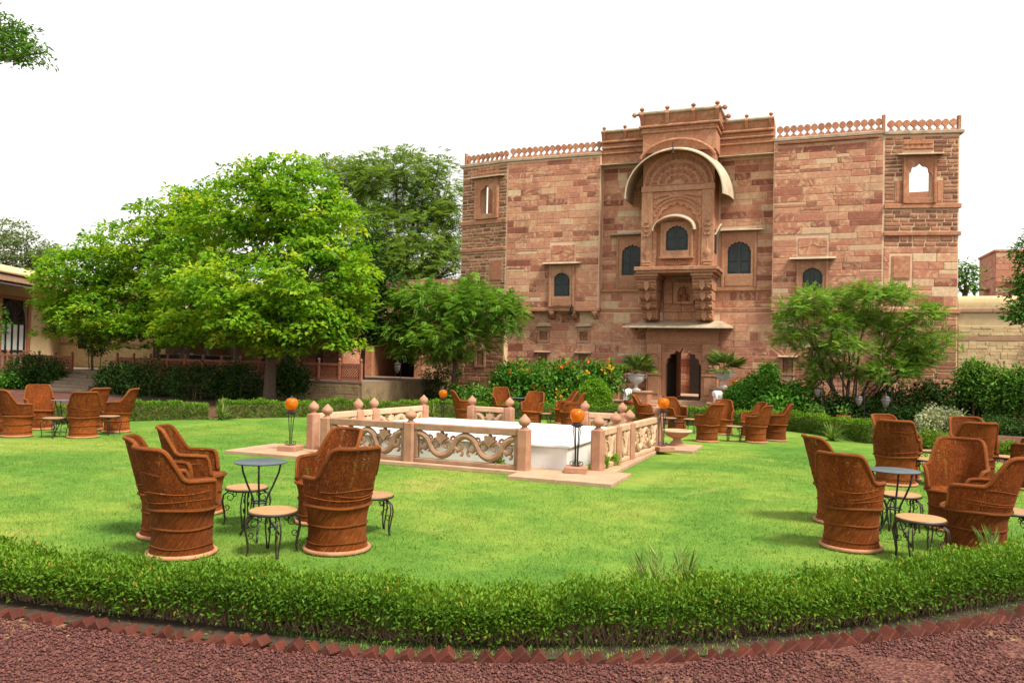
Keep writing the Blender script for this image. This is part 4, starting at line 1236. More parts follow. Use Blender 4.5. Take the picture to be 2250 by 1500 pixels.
# ---- gateway left of the palace, half hidden by trees
GW = empty('stone_gateway', (-17.6, 31.6, 0), 0, 'dark stone gateway wall behind the trees left of the palace', 'gateway')
GH = (-1.95, .35, 0, 3.0)
mb = MB(); holed_wall(mb, -5.6, 2.9, 0, 5.2, [GH], 0, 1.4); gwall = mb.build('wall', M_DRESSED, GW)
gl = courses(-5.58, 2.88, 0.1, 5.1, (.24, .36), (.45, 1.0), [(-2.3, .7, 0, 3.4)])
for cx, cz, w, h_ in gl[:90]:
    o = link('stone_block', random.choice(BM['b']), gwall, (cx, 0, cz)); o.scale = (w, random.uniform(.012, .02), h_)
mb = MB()
for cx, cz, w, h_ in gl[90:]: mb.box(cx - w / 2, cx + w / 2, -.018, .001, cz - h_ / 2, cz + h_ / 2, random.uniform(.01, .99))
mb.build('stone_blocks', M_BLOCK, gwall, kind='stuff')
mb = MB(); arch_plate(mb, -2.32, .72, 0, 3.42, cusped(-1.9, .3, 2.2, .8, 9, .22), -.12, 0.05); mb.build('arch_frame', M_DRESSED, GW)
mb = MB(); mb.box(-2.2, -1.98, 1.4, 7, 0, 3.4); mb.box(.36, .6, 1.4, 7, 0, 3.4); mb.box(-2.2, .6, 1.4, 7, 3.0, 3.4); mb.build('passage', M_RUBBLE, GW)  # darker stone here puts the trees' shade into the wall colour
for a_, b_ in ((-1.94, -.82), (-.80, .34)): MB().cbox(a_, b_, 2.2, 2.3, 0, 2.98, .02).cbox(a_ + .12, b_ - .12, 2.15, 2.2, .3, 1.3, .02).cbox(a_ + .12, b_ - .12, 2.15, 2.2, 1.6, 2.7, .02).build('added_shade_panel', M_DARK, GW)  # added dark panels stand in for the tree shade inside the arch

# ---- veranda building and terrace on the left
LB = empty('veranda_building', (-37.4, 29.9, 0), 0, 'long low yellow stone building with dark veranda behind the big tree', 'building')
TZ = .80
a0 = math.atan2(4.9, -2.45)        # the near wing leans towards the lawn
mb = MB(); holed_wall(mb, 0, 17.2, TZ, 4.6, [(7.2, 17.2, TZ, 3.45)], 0, .5); mb.box(7, 17.2, 4.4, 4.6, TZ, 3.6); mb.box(7, 17.2, .5, 4.6, 3.5, 3.6); mb.box(7.0, 7.2, .5, 4.4, TZ, 3.5); mb.cbox(-.2, 17.4, -.28, .5, 4.61, 4.78, .02); bw = mb.build('wall', M_YELLOWM, LB)
ll = []
for a, b in ((.85, 1.9), (2.05, 3.2)): ll += courses(.05, 6.9, a, b, (.14, .22), (.25, .55), [(1.2, 2.2, 1.6, 3.0), (7.0, 16.4, .8, 3.6)], .012, .01)
ll.sort(key=lambda b: -b[2] * b[3])
for cx, cz, w, h_ in ll[:160]:
    o = link('rubble_stone', random.choice(me_y), bw, (cx, 0, cz)); o.scale = (w, random.uniform(.012, .03), h_)
mb = MB()
for cx, cz, w, h_ in ll[160:]: mb.box(cx - w / 2, cx + w / 2, -.02, .001, cz - h_ / 2, cz + h_ / 2, random.uniform(.01, .99))
mb.build('rubble_stones', M_YELLOW, bw, kind='stuff')
MB().box(17.2, 17.4, 0, 4.6, TZ, 4.6).build('end_wall', M_BLOCK, LB)
MB().cbox(.05, 7.0, -.03, .1, 1.92, 2.04, .008).build('band', M_BAND, LB)
MB().box(1.35, 1.95, -.05, .02, 1.75, 2.9).build('window', M_DARK, LB)
mb = MB(); awning(mb, -.2, 17.4, 3.62, 0, 1.3, .08, .3); mb.build('veranda_eave', M_CHAJJA, LB)
for i in range(7): MB().cbox(7.4 + i * 1.55, 7.62 + i * 1.55, -1.0, -.75, TZ, 3.75, .02).build('veranda_post', M_DARK, LB)
# near wing with the tall glazed door
NW = link('near_wing', None, LB, (0, 0, 0), -R(63))
DX0 = -5.75
mbw = MB(); holed_wall(mbw, -9.5, .2, TZ, 5.05, [(DX0, DX0 + 2.3, TZ, 3.98)], 0, .5); NW2 = mbw.build('near_wall', M_YELLOWM, LB, rotz=R(117))
bpy.data.objects.remove(NW)
LR = R(117)
MB().cbox(-9.5, .3, -.30, .5, 4.72, 5.0, .02).build('cornice', M_BAND, LB, rotz=LR)
MB().cbox(-9.5, .3, -.36, .55, 5.052, 5.14, .02).build('string_course', M_BAND, LB, rotz=LR)
q = MB(); q.prismx([(-.3, 5.141), (-.28, 5.2), (.1, 5.46), (.6, 5.58), (1.5, 5.66), (1.5, 5.141)], -9.5, .3); q.build('rounded_parapet', M_YELLOW, LB, rotz=LR, smooth=True)
q = MB(); awning(q, -9.5, .1, 4.42, 0, 1.1, .08, .2); q.build('veranda_eave', M_DARK, LB, rotz=LR)
q = MB(); holed_wall(q, DX0 - .25, DX0 + 2.55, TZ, 4.12, [(DX0, DX0 + 2.3, TZ, 3.98)], -.08, .02); gd = q.build('door_frame', M_LATTICE, LB, rotz=LR)
for i in range(4):
    xa = DX0 + .12 + i * .545
    for za, zb in ((TZ + .08, TZ + .72), (TZ + .82, 2.82)):
        c_ = MB()
        xs = np.linspace(xa, xa + .44, 11)
        c_.add([(x, .09 + .015 * (k % 2), za) for k, x in enumerate(xs)] + [(x, .09 + .015 * (k % 2), zb) for k, x in enumerate(xs)], [(k, k + 1, k + 12, k + 11) for k in range(10)])
        c_.build('curtain', M_CURTAIN, gd)
q = MB(); q.box(DX0, DX0 + 2.3, .05, .08, 2.83, 2.95); q.box(DX0, DX0 + 2.3, .045, .083, TZ + .73, TZ + .81)
for i in range(5): q.box(DX0 + i * .555, DX0 + .08 + i * .555, .04, .085, TZ, 2.83)
for i in range(7):
    t = math.pi * (i + .5) / 7; q.tube([(DX0 + 1.15, .06, 2.95), (DX0 + 1.15 - .95 * math.cos(t), .06, 2.95 + .92 * math.sin(t))], .03, 4)
q.tube([(x, .06, z) for x, z in arc_pts(DX0 + .1, DX0 + 2.2, 2.95, .98, 16)], .05, 5)
q.build('fanlight_frame', M_DARK, gd)
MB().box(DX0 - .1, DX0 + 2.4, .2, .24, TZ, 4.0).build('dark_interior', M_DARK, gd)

TR = empty('terrace', (-31, 24.6, 0), 0, 'raised dining terrace with ochre retaining wall under the big tree', 'terrace')
mb = MB(); mb.box(-10, 1.2, 0, 6.0, 0, TZ - .06); mb.box(3.3, 15.4, 0, 7.2, 0, TZ - .06); mb.box(1.2, 3.3, 0, 7.2, 0, TZ - .06); mb.build('retaining_wall', M_RETAIN, TR)
mb = MB(); mb.box(-10, 1.2, -.03, 6, TZ - .06, TZ); mb.box(3.3, 15.4, -.03, 7.2, TZ - .06, TZ); mb.box(1.2, 3.3, -.02, 7.2, TZ - .06, TZ); mb.build('terrace_floor', M_STEP, TR)
for cx, cz, w, h_ in courses(11.2, 15.3, .05, .7, (.2, .32), (.4, .9), [], .014, .01):
    o = link('stone_block', random.choice(BM_RET := globals().get('BM_RET') or [block_mesh('stone_block', M_RETAIN, .03, .06, .03) for _ in range(3)]), TR, (cx, 0, cz)); o.scale = (w, .02, h_)
st = 5
for i in range(st):
    q = MB(); z = TZ - (i + 1) * (TZ / (st + 1)); q.cbox(.95, 3.45, -.32 * (i + 1), -.32 * i - .002, 0, z, .015); s_ = q.build('step', M_STEP, TR)
# lattice stone fence along the terrace edge, each panel and post a piece
def fence(x0, x1, n, lab, z=TZ):
    fe = empty('lattice_fence', (-31 + x0, 24.66, z), 0, lab, 'fence', 'red lattice fences of the terrace')
    w = (x1 - x0) / n
    lat = MB(); hh = .48
    k = 7
    for i in range(-k, k + 1):
        for s in (-1, 1):
            pts = []
            for t in np.linspace(0, 1, 13):
                x = i * (w - .1) / k * .9 + s * (t - .5) * hh
                if abs(x) <= w / 2 - .06: pts.append((x, -.01 * s, .10 + hh * t))
            if len(pts) > 1: lat.tube([pts[0], pts[-1]], .021, 4, cap=False)
    lat.box(-w / 2 + .05, w / 2 - .05, -.035, .035, .56, .64); lat.box(-w / 2 + .05, w / 2 - .05, -.035, .035, .02, .11)
    pm = lat.mesh('lattice_panel', M_LATTICE)
    po = MB(); po.cbox(-.05, .05, -.05, .05, 0, .66, .01); po.lathe([(.035, .66), (.05, .69), (.035, .71), (.06, .75), (.05, .79), (.01, .83), (0, .84)], 8); pom = po.mesh('post', M_LATTICE)
    for i in range(n + 1):
        link('post', pom, fe, (i * w, 0, 0))
        if i < n: link('lattice_panel', pm, fe, ((i + .5) * w, 0, 0))
fence(-8.0, .9, 9, 'red lattice stone fence left of the terrace steps')
fence(3.5, 15.3, 13, 'red lattice stone fence right of the terrace steps behind the tree')
# dining things on the terrace, mostly in shade
BC = empty('serving_counter', (-27.2, 26.6, TZ), 0, 'dark serving counter on the terrace right of the steps', 'counter')
MB().cbox(0, 3.4, 0, .6, 0, .74, .02).build('body', M_DARK, BC); MB().cbox(-.06, 3.46, -.06, .66, .74, .80, .01).build('counter_top', M_IRON2, BC)
bowl_me = MB().lathe([(.05, 0), (.09, .05), (.1, .06), (.08, .06), (.04, .02)], 10).mesh('white_bowl', M_ELE)
for i in range(4): tag(link('white_bowl', bowl_me, None, (-26.3 + i * .22, 26.85, TZ + .80)), 'white bowl in the row on the dark serving counter', 'bowl', 'white bowls on the serving counter')
def bistro(x, y, rz, lab):
    o = empty('iron_chair', (x, y, TZ), rz, lab, 'chair', 'iron chairs on the shaded terrace')
    MB().lathe([(.19, .44), (.2, .45), (.19, .46), (0, .46)], 12).build('seat', M_IRON, o)
    q = MB(); q.tube([(-.17, .17, .45), (-.19, .2, .8), (-.1, .22, .95), (.1, .22, .95), (.19, .2, .8), (.17, .17, .45)], .012, 5); q.tube([(-.09, .18, .46), (-.1, .2, .7), (0, .22, .85), (.1, .2, .7), (.09, .18, .46)], .009, 5); q.build('backrest', M_IRON, o)
    for sx in (-1, 1):
        for sy in (-1, 1): MB().tube([(sx * .14, sy * .14, .45), (sx * .19, sy * .19, 0)], .011, 5).build('leg', M_IRON, o)
for i, (x, y, r_, w_) in enumerate([(-25.6, 26.2, 2.8, 'leftmost, beside the serving counter'), (-24.5, 26.1, .3, 'second from the serving counter'), (-23.0, 26.2, 3.3, 'third from the serving counter'), (-21.6, 26.0, .2, 'fourth from the serving counter'), (-20.2, 26.2, 2.9, 'fifth, rightmost')]):
    bistro(x, y, r_, 'thin black iron chair on the terrace, ' + w_)

# ================================================================== MARBLE PLATFORM
PX0, PX1, PY0, PY1, PZ = -8.35, -3.80, 11.95, 15.75, .43
PF = empty('marble_platform', ((PX0 + PX1) / 2, (PY0 + PY1) / 2, 0), 0, 'square white marble platform in the middle of the lawn', 'platform')
hx, hy = (PX1 - PX0) / 2, (PY1 - PY0) / 2
MB().cbox(-hx, hx, -hy, hy, 0, PZ - .03, .01).build('base', M_MARBLE, PF)
me_t = {}
nx, ny = 4, 4
tw, th = (2 * hx + .08) / nx, (2 * hy + .08) / ny
tm = MB().cbox(-tw / 2 + .002, tw / 2 - .002, -th / 2 + .002, th / 2 - .002, 0, .032, .004).mesh('marble_slab', M_MARBLE)
for i in range(nx):
    for j in range(ny):
        link('marble_slab', tm, PF, (-hx - .04 + (i + .5) * tw, -hy - .04 + (j + .5) * th, PZ - .029))
# plinth kerb that carries the railings
KB = empty('stone_kerb', (-5.9, 13.85, 0), 0, 'low pink stone kerb around the marble platform under the railings', 'kerb')
for a, b, c, d in ((-2.4, 1.9, -2.50, -2.18), (2.40, 2.82, -1.95, 2.2), (-2.98, -2.58, -2.0, 2.0), (-2.2, 2.2, 2.0, 2.3)):
    MB().cbox(a, b, c, d, 0, .07, .01).build('kerb_stone', M_SLAB, KB)
def slab_pad(name, pts, lab):
    o = empty(name, (pts[0], pts[2], 0), 0, lab, 'paving', 'paving slabs at the platform corners')
    w, d = pts[1] - pts[0], pts[3] - pts[2]
    for i in range(2):
        for j in range(2):
            MB().cbox(i * w / 2 + .003, (i + 1) * w / 2 - .003, j * d / 2 + .003, (j + 1) * d / 2 - .003, 0, .06, .006).build('slab', M_SLAB, o)
slab_pad('corner_paving', (-4.40, -2.82, 10.92, 12.12), 'pink paving slabs at the front right corner of the marble platform')
slab_pad('corner_paving', (-9.85, -8.15, 11.15, 12.5), 'pink paving slabs at the left corner of the marble platform')
slab_pad('corner_paving', (-3.7, -2.45, 15.75, 17.0), 'pink paving slabs under the stone bowl at the right of the platform')

BUD = [(.055, 0), (.075, .015), (.05, .035), (.045, .05), (.085, .075), (.108, .11), (.112, .14), (.09, .18), (.05, .215), (.02, .25), (0, .265)]
BUD = [(r_ * .88, z_ * .9) for r_, z_ in BUD]
def post_mesh(h=.62):
    mb = MB()
    w, c = .095, .03
    oc = [(-w + c, -w), (w - c, -w), (w, -w + c), (w, w - c), (w - c, w), (-w + c, w), (-w, w - c), (-w, -w + c)]
    vs = [(x, y, 0) for x, y in oc] + [(x, y, h) for x, y in oc] + [(x * .6, y * .6, h + .02) for x, y in oc]
    mb.add(vs, [(i, (i + 1) % 8, 8 + (i + 1) % 8, 8 + i) for i in range(8)] + [(8 + i, 8 + (i + 1) % 8, 16 + (i + 1) % 8, 16 + i) for i in range(8)] + [tuple(range(16, 24))])
    return mb.mesh('post', M_POST), MB().lathe(BUD, 14, (0, 0, h + .01)).mesh('bud_finial', M_POST, True)
PM, BUDM = post_mesh()
def spiral(mb, x, z, r, s, up=1, y=-.01, rad=.018):
    pts = []
    for i in range(15):
        t = i / 14; a = up * (.3 + t * 4.6); rr = r * (1 - .72 * t)
        pts.append((x + s * rr * math.cos(a), y, z + rr * math.sin(a)))
    mb.tube(pts, [rad * (1 - .35 * i / 14) for i in range(15)], 6, flat=1.0)
def carved_panel(w, h0=.10, h1=.52):
    """openwork panel: frame, one thick wave, lotus leaves and curls"""
    fr, wv, out = MB(), MB(), []
    fr.cbox(-w / 2, w / 2, -.055, .055, h1, h1 + .11, .012); fr.cbox(-w / 2, w / 2, -.05, .05, 0, h0 - .03, .012)
    for s in (-1, 1): fr.cbox(s * w / 2 - (.06 if s > 0 else 0), s * w / 2 + (0 if s > 0 else .06), -.045, .045, h0 - .028, h1 - .002, .01)
    x0, x1 = -w / 2 + .06, w / 2 - .06
    n = max(1, round((x1 - x0) / .74)); lam = (x1 - x0) / n
    zc, amp = (h0 + h1) / 2 - .01, (h1 - h0) / 2 - .045
    pts = [(x0 + (x1 - x0) * i / (n * 20), 0, zc + amp * math.copysign(abs(math.cos(2 * math.pi * i / 20)) ** .62, math.cos(2 * math.pi * i / 20))) for i in range(n * 20 + 1)]
    wv.tube(pts, .056, 8)
    for k in range(n):
        xt = x0 + (k + .5) * lam           # trough: lotus above
        z = zc + .07
        lf = MB(); out.append((lf, 'lotus_leaf')); lf.prism([(xt, z - .06), (xt + .05, z), (xt + .12, z + .05), (xt + .075, z + .06), (xt + .085, z + .12), (xt + .035, z + .10), (xt, z + .15), (xt - .035, z + .10), (xt - .085, z + .12), (xt - .075, z + .06), (xt - .12, z + .05), (xt - .05, z)], -.05, .05)
        for s in (-1, 1): cu = MB(); out.append((cu, 'leaf_curl')); spiral(cu, xt + s * .10, zc - .0, .095, s, 1, rad=.034); spiral(cu, xt + s * .2, zc + .10, .055, s, 1, rad=.024)
        for xc in ((x0 + k * lam, 1), (x0 + (k + 1) * lam, -1)):
            cu = MB(); out.append((cu, 'leaf_curl')); spiral(cu, xc[0] + xc[1] * .10, zc + .01, .09, xc[1], -1, rad=.034); spiral(cu, xc[0] + xc[1] * .08, zc - .12, .07, xc[1], 1, rad=.028); spiral(cu, xc[0] + xc[1] * .19, zc - .09, .05, -xc[1], 1, rad=.022)
    return [(fr, 'rail_frame'), (wv, 'wave_scroll')] + out
def railing(name, p0, p1, posts, lab, mat=M_RAIL, z=.07):
    """posts: fractions along p0-p1; a carved panel fills each bay"""
    a = math.atan2(p1[1] - p0[1], p1[0] - p0[0]); L = math.hypot(p1[0] - p0[0], p1[1] - p0[1])
    o = empty(name, (p0[0], p0[1], z), a, lab, 'railing', 'carved railings round the platform')
    for t in posts:
        q = link('post', PM, o, (L * t, 0, 0)); link('bud_finial', BUDM, q)
    for t0, t1 in zip(posts[:-1], posts[1:]):
        w = L * (t1 - t0) - .19
        if w < .12: continue
        ps = None
        for mb, nm in carved_panel(w):
            if not mb.v: continue
            ob = mb.build(nm, mat, o if ps is None else ps, smooth=nm != 'rail_frame')
            if ps is None: ob.location = (L * (t0 + t1) / 2, 0, 0); ps = ob
railing('stone_railing', (-8.0, 11.55), (-4.36, 11.5), [0, .45, 1.0], 'brown carved stone railing with wave scrolls along the front of the platform')
railing('stone_railing', (-3.36, 12.12), (-3.14, 15.65), [0, .25, .47, 1.0], 'pink carved stone railing along the right side of the platform', M_RAILP)
railing('stone_railing', (-8.68, 12.1), (-8.30, 15.6), [0, .36, .50, 1.0], 'cream carved stone railing along the left side of the platform', M_RAILP)
railing('stone_railing', (-7.38, 16.15), (-6.46, 16.1), [0, 1.0], 'short cream railing bay between two posts at the back of the platform', M_RAILP)
railing('stone_railing', (-4.72, 15.98), (-3.92, 15.95), [0, 1.0], 'short pink railing bay at the back right of the platform', M_RAILP)

# ---- stone bowls
def bowl(x, y, s, lab):
    o = empty('stone_bowl', (x, y, .06), 0, lab, 'planter', 'pedestal bowls beside the platform')
    MB().lathe([(.16, 0), (.155, .02), (.14, .06), (.09, .10), (.08, .13), (.10, .155)], 20).build('foot', M_POST, o, smooth=True)
    MB().lathe([(.09, .15), (.14, .17), (.22, .21), (.27, .26), (.28, .285)], 24, lobes=16, amp=.03).build('basin', M_POST, o, smooth=True)
    MB().lathe([(.27, .283), (.31, .29), (.325, .31), (.31, .335), (.26, .335), (.24, .30), (.0, .27)], 32, lobes=24, amp=.02).build('rim', M_RAILP, o, smooth=True)
    o.scale = (s,) * 3
b_ = gnd(1487, 984); bowl(b_.x, b_.y, .95, 'pink stone bowl on a foot right of the platform')
bowl(-8.9, 12.75, .95, 'pale stone bowl at the left corner of the platform behind the chairs')

# ---- iron garden lamps with amber globes
def lamp(px, py, lab, H=.80, z=0.06, plinth=True, pos=None, s=1.0):
    p = pos if pos else gnd(px, py, z)
    o = empty('garden_lamp', (p[0], p[1], z), random.uniform(0, 1), lab, 'lamp', 'garden lamps with amber globes')
    if plinth: MB().cbox(-.17, .17, -.17, .17, 0, .09, .008).build('plinth', M_TERRA if False else M_POST, o)
    zb = .09 if plinth else 0
    for k in range(6):
        a = k * math.pi / 3; c, sn = math.cos(a), math.sin(a)
        pts = [(r_ * c, r_ * sn, zb + t * H * .78) for r_, t in ((.028, 0), (.022, .1), (.026, .4), (.05, .8), (.062, .92), (.05, 1.0))]
        MB().tube(pts, .0075, 5).build('rod', M_IRON, o)
        q = MB(); pts = []
        for i in range(12):
            t = i / 11; rr = .035 * (1 - .6 * t); an = -1.2 + 5 * t
            x_ = .07 + rr * math.cos(an); pts.append((x_ * c, x_ * sn, zb + .05 + rr * math.sin(an)))
        q.tube([(.02 * c, .02 * sn, zb + .01)] + pts, .006, 4); q.build('scroll', M_IRON, o)
    zt = zb + H * .78
    MB().lathe([(.03, -.03), (.055, -.01), (.09, .0), (.095, .02), (.07, .03), (.05, .055), (.06, .06)], 16, (0, 0, zt)).build('cup', M_IRON, o, smooth=True)
    MB().lathe([(.066, .05), (.072, .07), (.092, .10), (.108, .15), (.106, .20), (.082, .245), (.042, .262), (.02, .268)], 40, (0, 0, zt), lobes=16, amp=.07).build('globe', M_AMBER, o, smooth='all')
    MB().lathe([(.03, .262), (.035, .275), (.015, .285), (.012, .30), (0, .31)], 10, (0, 0, zt)).build('cap', M_IRON, o)
    o.scale = (s,) * 3
    return o
lamp(1266, 1037, 'amber-globed iron lamp on the front right corner of the platform paving', H=.80)
lamp(638, 989, 'amber-globed iron lamp on the paving left of the platform', H=.74)
lamp(972, 930, 'amber-globed iron lamp behind the platform in front of the far hedge', H=.7, z=.0)
lamp(1456, 990, 'amber-globed iron lamp beside the stone bowl right of the platform', H=.86, z=.06)
lamp(0, 0, 'small amber lamp on the wall ledge right of the palace door', H=.5, z=.55, plinth=False, pos=fac(1615, 860, 29.6), s=.95)
lamp(0, 0, 'small amber lamp among the flowering bushes left of the palace door', H=.5, z=.62, plinth=False, pos=fac(1341, 860, 29.0), s=.95)
# ================================================================== CANE CHAIRS
def chair_meshes():
    Rb = lambda z: np.interp(z, [0, .03, .10, .25, .33, .40, .44], [.285, .272, .258, .256, .262, .283, .290])
    PH0 = R(128)
    def height(ph):
        return float(np.interp(abs(math.degrees(ph)), [0, 34, 42, 47, 63, 69, 104, 117, 122, 128], [.955, .955, .94, .905, .70, .675, .665, .655, .62, .47]))
    def surf(ph, z, off=0.0):
        """ph = 0 at the back (+y), z up; the back leans out and is flatter than a circle"""
        r = float(Rb(min(z, .44))) + off
        x, y = math.sin(ph) * r, math.cos(ph) * r
        k = max(0, z - .42)
        bk = max(0, math.cos(ph))
        y += k * .30 * bk ** .6 * (1 if bk > 0 else 0)
        x *= 1 + k * .26
        if bk > 0: y -= .035 * k * (1 - abs(math.sin(ph)))
        return (x, y, z)
    out = {}
    n = 40
    # drum
    mb = MB(); zs = [0, .02, .05, .1, .16, .22, .28, .34, .40, .435]
    vs, fs, uv = [], [], []
    for i in range(n + 1):
        a = 2 * math.pi * i / n
        for z in zs:
            r = float(Rb(z)); vs.append((r * math.sin(a), r * math.cos(a), z)); uv.append((a * .27, z))
    m = len(zs)
    for i in range(n):
        for k in range(m - 1): fs.append((i * m + k, i * m + k + 1, (i + 1) * m + k + 1, (i + 1) * m + k))
    mb.add(vs, fs, 0, uv); out['drum'] = mb.mesh('drum', M_CDRUM, 'all')
    # base ring, hoops
    def ring(z, r, rad, nm, wob=0.0, mat=M_CRIM):
        mb = MB(); k0 = 44
        pts = [((r + .0) * math.sin(2 * math.pi * i / k0), r * math.cos(2 * math.pi * i / k0), z + wob * math.sin(3 * 2 * math.pi * i / k0 + z * 9)) for i in range(k0)]
        mb.tube(pts, rad, 6, closed=True)
        mb.uv = [(j / 6 * .1, i * .04) for i in range(k0) for j in range(6)]
        return mb.mesh(nm, mat, 'all')
    out['base_ring'] = ring(.022, .284, .022, 'base_ring', mat=M_CBASE)
    out['hoop'] = [ring(.425, .292, .017, 'hoop', .006), ring(.255, .259, .011, 'hoop', .004), ring(.10, .263, .006, 'hoop', .006)]
    # seat
    mb = MB(); vs, fs, uv = [(0, 0, .405)], [], [(0, 0)]
    for j, r in enumerate((.1, .2, .28)):
        for i in range(n): a = 2 * math.pi * i / n; vs.append((r * math.sin(a), r * math.cos(a), .41 + .01 * j)); uv.append((r * math.sin(a), r * math.cos(a)))
    for i in range(n): fs.append((0, 1 + (i + 1) % n, 1 + i))
    for j in range(2):
        for i in range(n): fs.append((1 + j * n + i, 1 + j * n + (i + 1) % n, 1 + (j + 1) * n + (i + 1) % n, 1 + (j + 1) * n + i))
    mb.add(vs, fs, 0, uv); out['seat'] = mb.mesh('seat', M_CSEAT, 'all')
    # back and arms in one shell, two skins
    mb = MB(); nph, nz = 56, 10
    for off in (0.0, -.018):
        vs, fs, uv = [], [], []
        for i in range(nph + 1):
            ph = -PH0 + 2 * PH0 * i / nph; h_ = height(ph)
            for k in range(nz + 1):
                z = .43 + (h_ - .43) * k / nz; vs.append(surf(ph, z, off)); uv.append((ph * .31, z))
        m = nz + 1
        for i in range(nph):
            for k in range(nz):
                q = (i * m + k, i * m + k + 1, (i + 1) * m + k + 1, (i + 1) * m + k)
                fs.append(q if off == 0 else q[::-1])
        mb.add(vs, fs, 0, uv)
    out['back'] = mb.mesh('back_shell', M_CBACK, 'all')
    # rolled rim over the arms and back
    pts = [surf(-PH0, .44)] + [surf(-PH0 + 2 * PH0 * i / 90, height(-PH0 + 2 * PH0 * i / 90) + .004, -.006) for i in range(91)] + [surf(PH0, .44)]
    mb = MB(); mb.tube(pts, .0215, 7); mb.uv = [(j / 7 * .13, i * .025) for i in range(len(pts)) for j in range(7)]
    out['rim'] = mb.mesh('rim', M_CRIM, 'all')
    # tie ropes round the back
    out['rope'] = []
    for z, w, fq, a0, a1 in ((.49, .006, .3, -112, 112), (.53, .022, .16, -100, 100), (.575, .008, .25, -105, 60), (.80, .006, .4, -60, 62), (.74, .014, .2, -30, 58), (.55, .035, .11, -108, 30), (.62, .03, .13, -75, 75), (.50, .012, .2, -110, 112)):
        pts = []
        for i in range(41):
            ph = R(a0) + R(a1 - a0) * i / 40
            zz = z - w * math.sin(i * fq + z * 20)
            if zz < height(ph) - .03: pts.append(surf(ph, zz, .003))
        mb = MB(); mb.tube(pts, .0032, 4); mb.uv = [(0, i * .03) for i in range(len(pts)) for j in range(4)]
        out['rope'].append(mb.mesh('tie_rope', M_CRIM, 'all'))
    return out
M_CBASE = simple('pale_worn_base_roll', (0.30, 0.13, 0.06), (0.44, 0.23, 0.12), 12, 0.7, 0.4, 60, co='O', var=0.12)
CH = chair_meshes()
def make_chair(pos, face, label, group, s=1.0, wx=1.0, tone=(1, 1, 1, 1)):
    """face: the point that the open front looks at"""
    a = math.atan2(face[1] - pos[1], face[0] - pos[0]) + math.pi / 2
    o = empty('cane_chair', (pos[0], pos[1], .004), a, label, 'chair', group)
    o.scale = (s * wx, s * wx, s)
    for nm, me in (('drum', CH['drum']), ('base_ring', CH['base_ring']), ('seat', CH['seat']), ('back_shell', CH['back']), ('rim', CH['rim'])):
        link(nm, me, o)
    for me in CH['hoop']: link('hoop', me, o)
    for me in random.sample(CH['rope'], 3): link('tie_rope', me, o)
    for c in o.children: c.color = tone
    return o
# (group, pixel of the base centre, label, scale, turn or None)
def heading(p, deg):
    """0 looks to the right of the photograph, 90 away from us, -90 towards us"""
    a = YAW + R(deg) + random.uniform(-.06, .06)
    return (p[0] + math.cos(a), p[1] + math.sin(a))
GROUPS = {
 'A': ('cane chairs in the front left group', (572, 1172), [
   (374, 1176, 'cane chair leftmost of the front left group, half hidden behind another', 1.0, 18),
   (399, 1217, 'big cane chair with its back to us, nearest the hedge at front left', 1.0, 55),
   (432, 1126, 'cane chair farthest back on the left side of the front left group', 1.0, 8),
   (708, 1146, 'cane chair turned to us with open woven back, right of the round table', 1.0, 236),
   (740, 1207, 'cane chair seen from behind, rightmost of the front left group', 1.0, 128)]),
 'B': ('cane chairs in the far left group', (140, 950), [
   (-22, 953, 'cane chair cut by the left edge of the picture', .97, 40),
   (38, 959, 'cane chair with worn base seen from behind at the left edge', .97, 55),
   (86, 943, 'cane chair facing us in the far left group', .97, -52),
   (182, 961, 'bright orange cane chair seen from behind in the far left group', .97, 122),
   (198, 944, 'cane chair hidden behind the bright orange one', .97, 155),
   (256, 949, 'tan cane chair rightmost of the far left group', .97, 188)]),
 'C': ('cane chairs behind the platform', (1140, 925), [
   (1020, 931, 'cane chair leftmost behind the platform', .92, 12),
   (1103, 919, 'cane chair facing us behind the short railing bay', .92, -80),
   (1168, 937, 'cane chair with high arms in front of the flowering bushes', .92, -108),
   (1238, 930, 'cane chair left of the round bush, farther of two', .92, 190),
   (1252, 938, 'cane chair left of the round bush, nearer of two', .92, 178)]),
 'D': ('cane chairs right of the platform', (1530, 940), [
   (1418, 938, 'cane chair leftmost of those before the palace steps', .88, -18),
   (1487, 945, 'cane chair turned to us before the palace steps', .88, -62),
   (1553, 970, 'cane chair with its back to us before the palace door', .88, 118),
   (1588, 954, 'cane chair facing us before the round clipped bush', .88, -108)]),
 'D2': ('cane chairs right of the platform', (1600, 958), [
   (1650, 961, 'cane chair behind another, in the trio near the far right hedge', .88, 190),
   (1660, 972, 'cane chair in front of the trio near the far right hedge', .88, 140),
   (1704, 968, 'cane chair rightmost of the trio near the far right hedge', .88, 165)]),
 'E': ('cane chairs in the front right group', (1966, 1188), [
   (1850, 1148, 'cane chair leftmost of the front right group, behind another', 1.0, 2),
   (1869, 1203, 'big cane chair seen from behind on the left of the front right group', 1.0, 50),
   (2098, 1163, 'cane chair facing us on the right of the front right group', 1.0, -128),
   (2143, 1214, 'big cane chair nearest the hedge at front right', 1.0, 134)]),
 'F': ('cane chairs in the back right group', (2052, 1038), [
   (1977, 1052, 'cane chair half hidden, on the left of the back right group', 1.02, -65),
   (1967, 1064, 'cane chair with its back to us on the left of the back right group', 1.02, 62),
   (2142, 1058, 'cane chair half hidden, on the right of the back right group', 1.02, -100),
   (2127, 1070, 'cane chair with its back to us on the right of the back right group', 1.02, 88),
   (2272, 1076, 'cane chair cut by the right edge, nearer of two', 1.0, 110),
   (2285, 1056, 'cane chair cut by the right edge, farther of two', 1.0, 120)]),
}
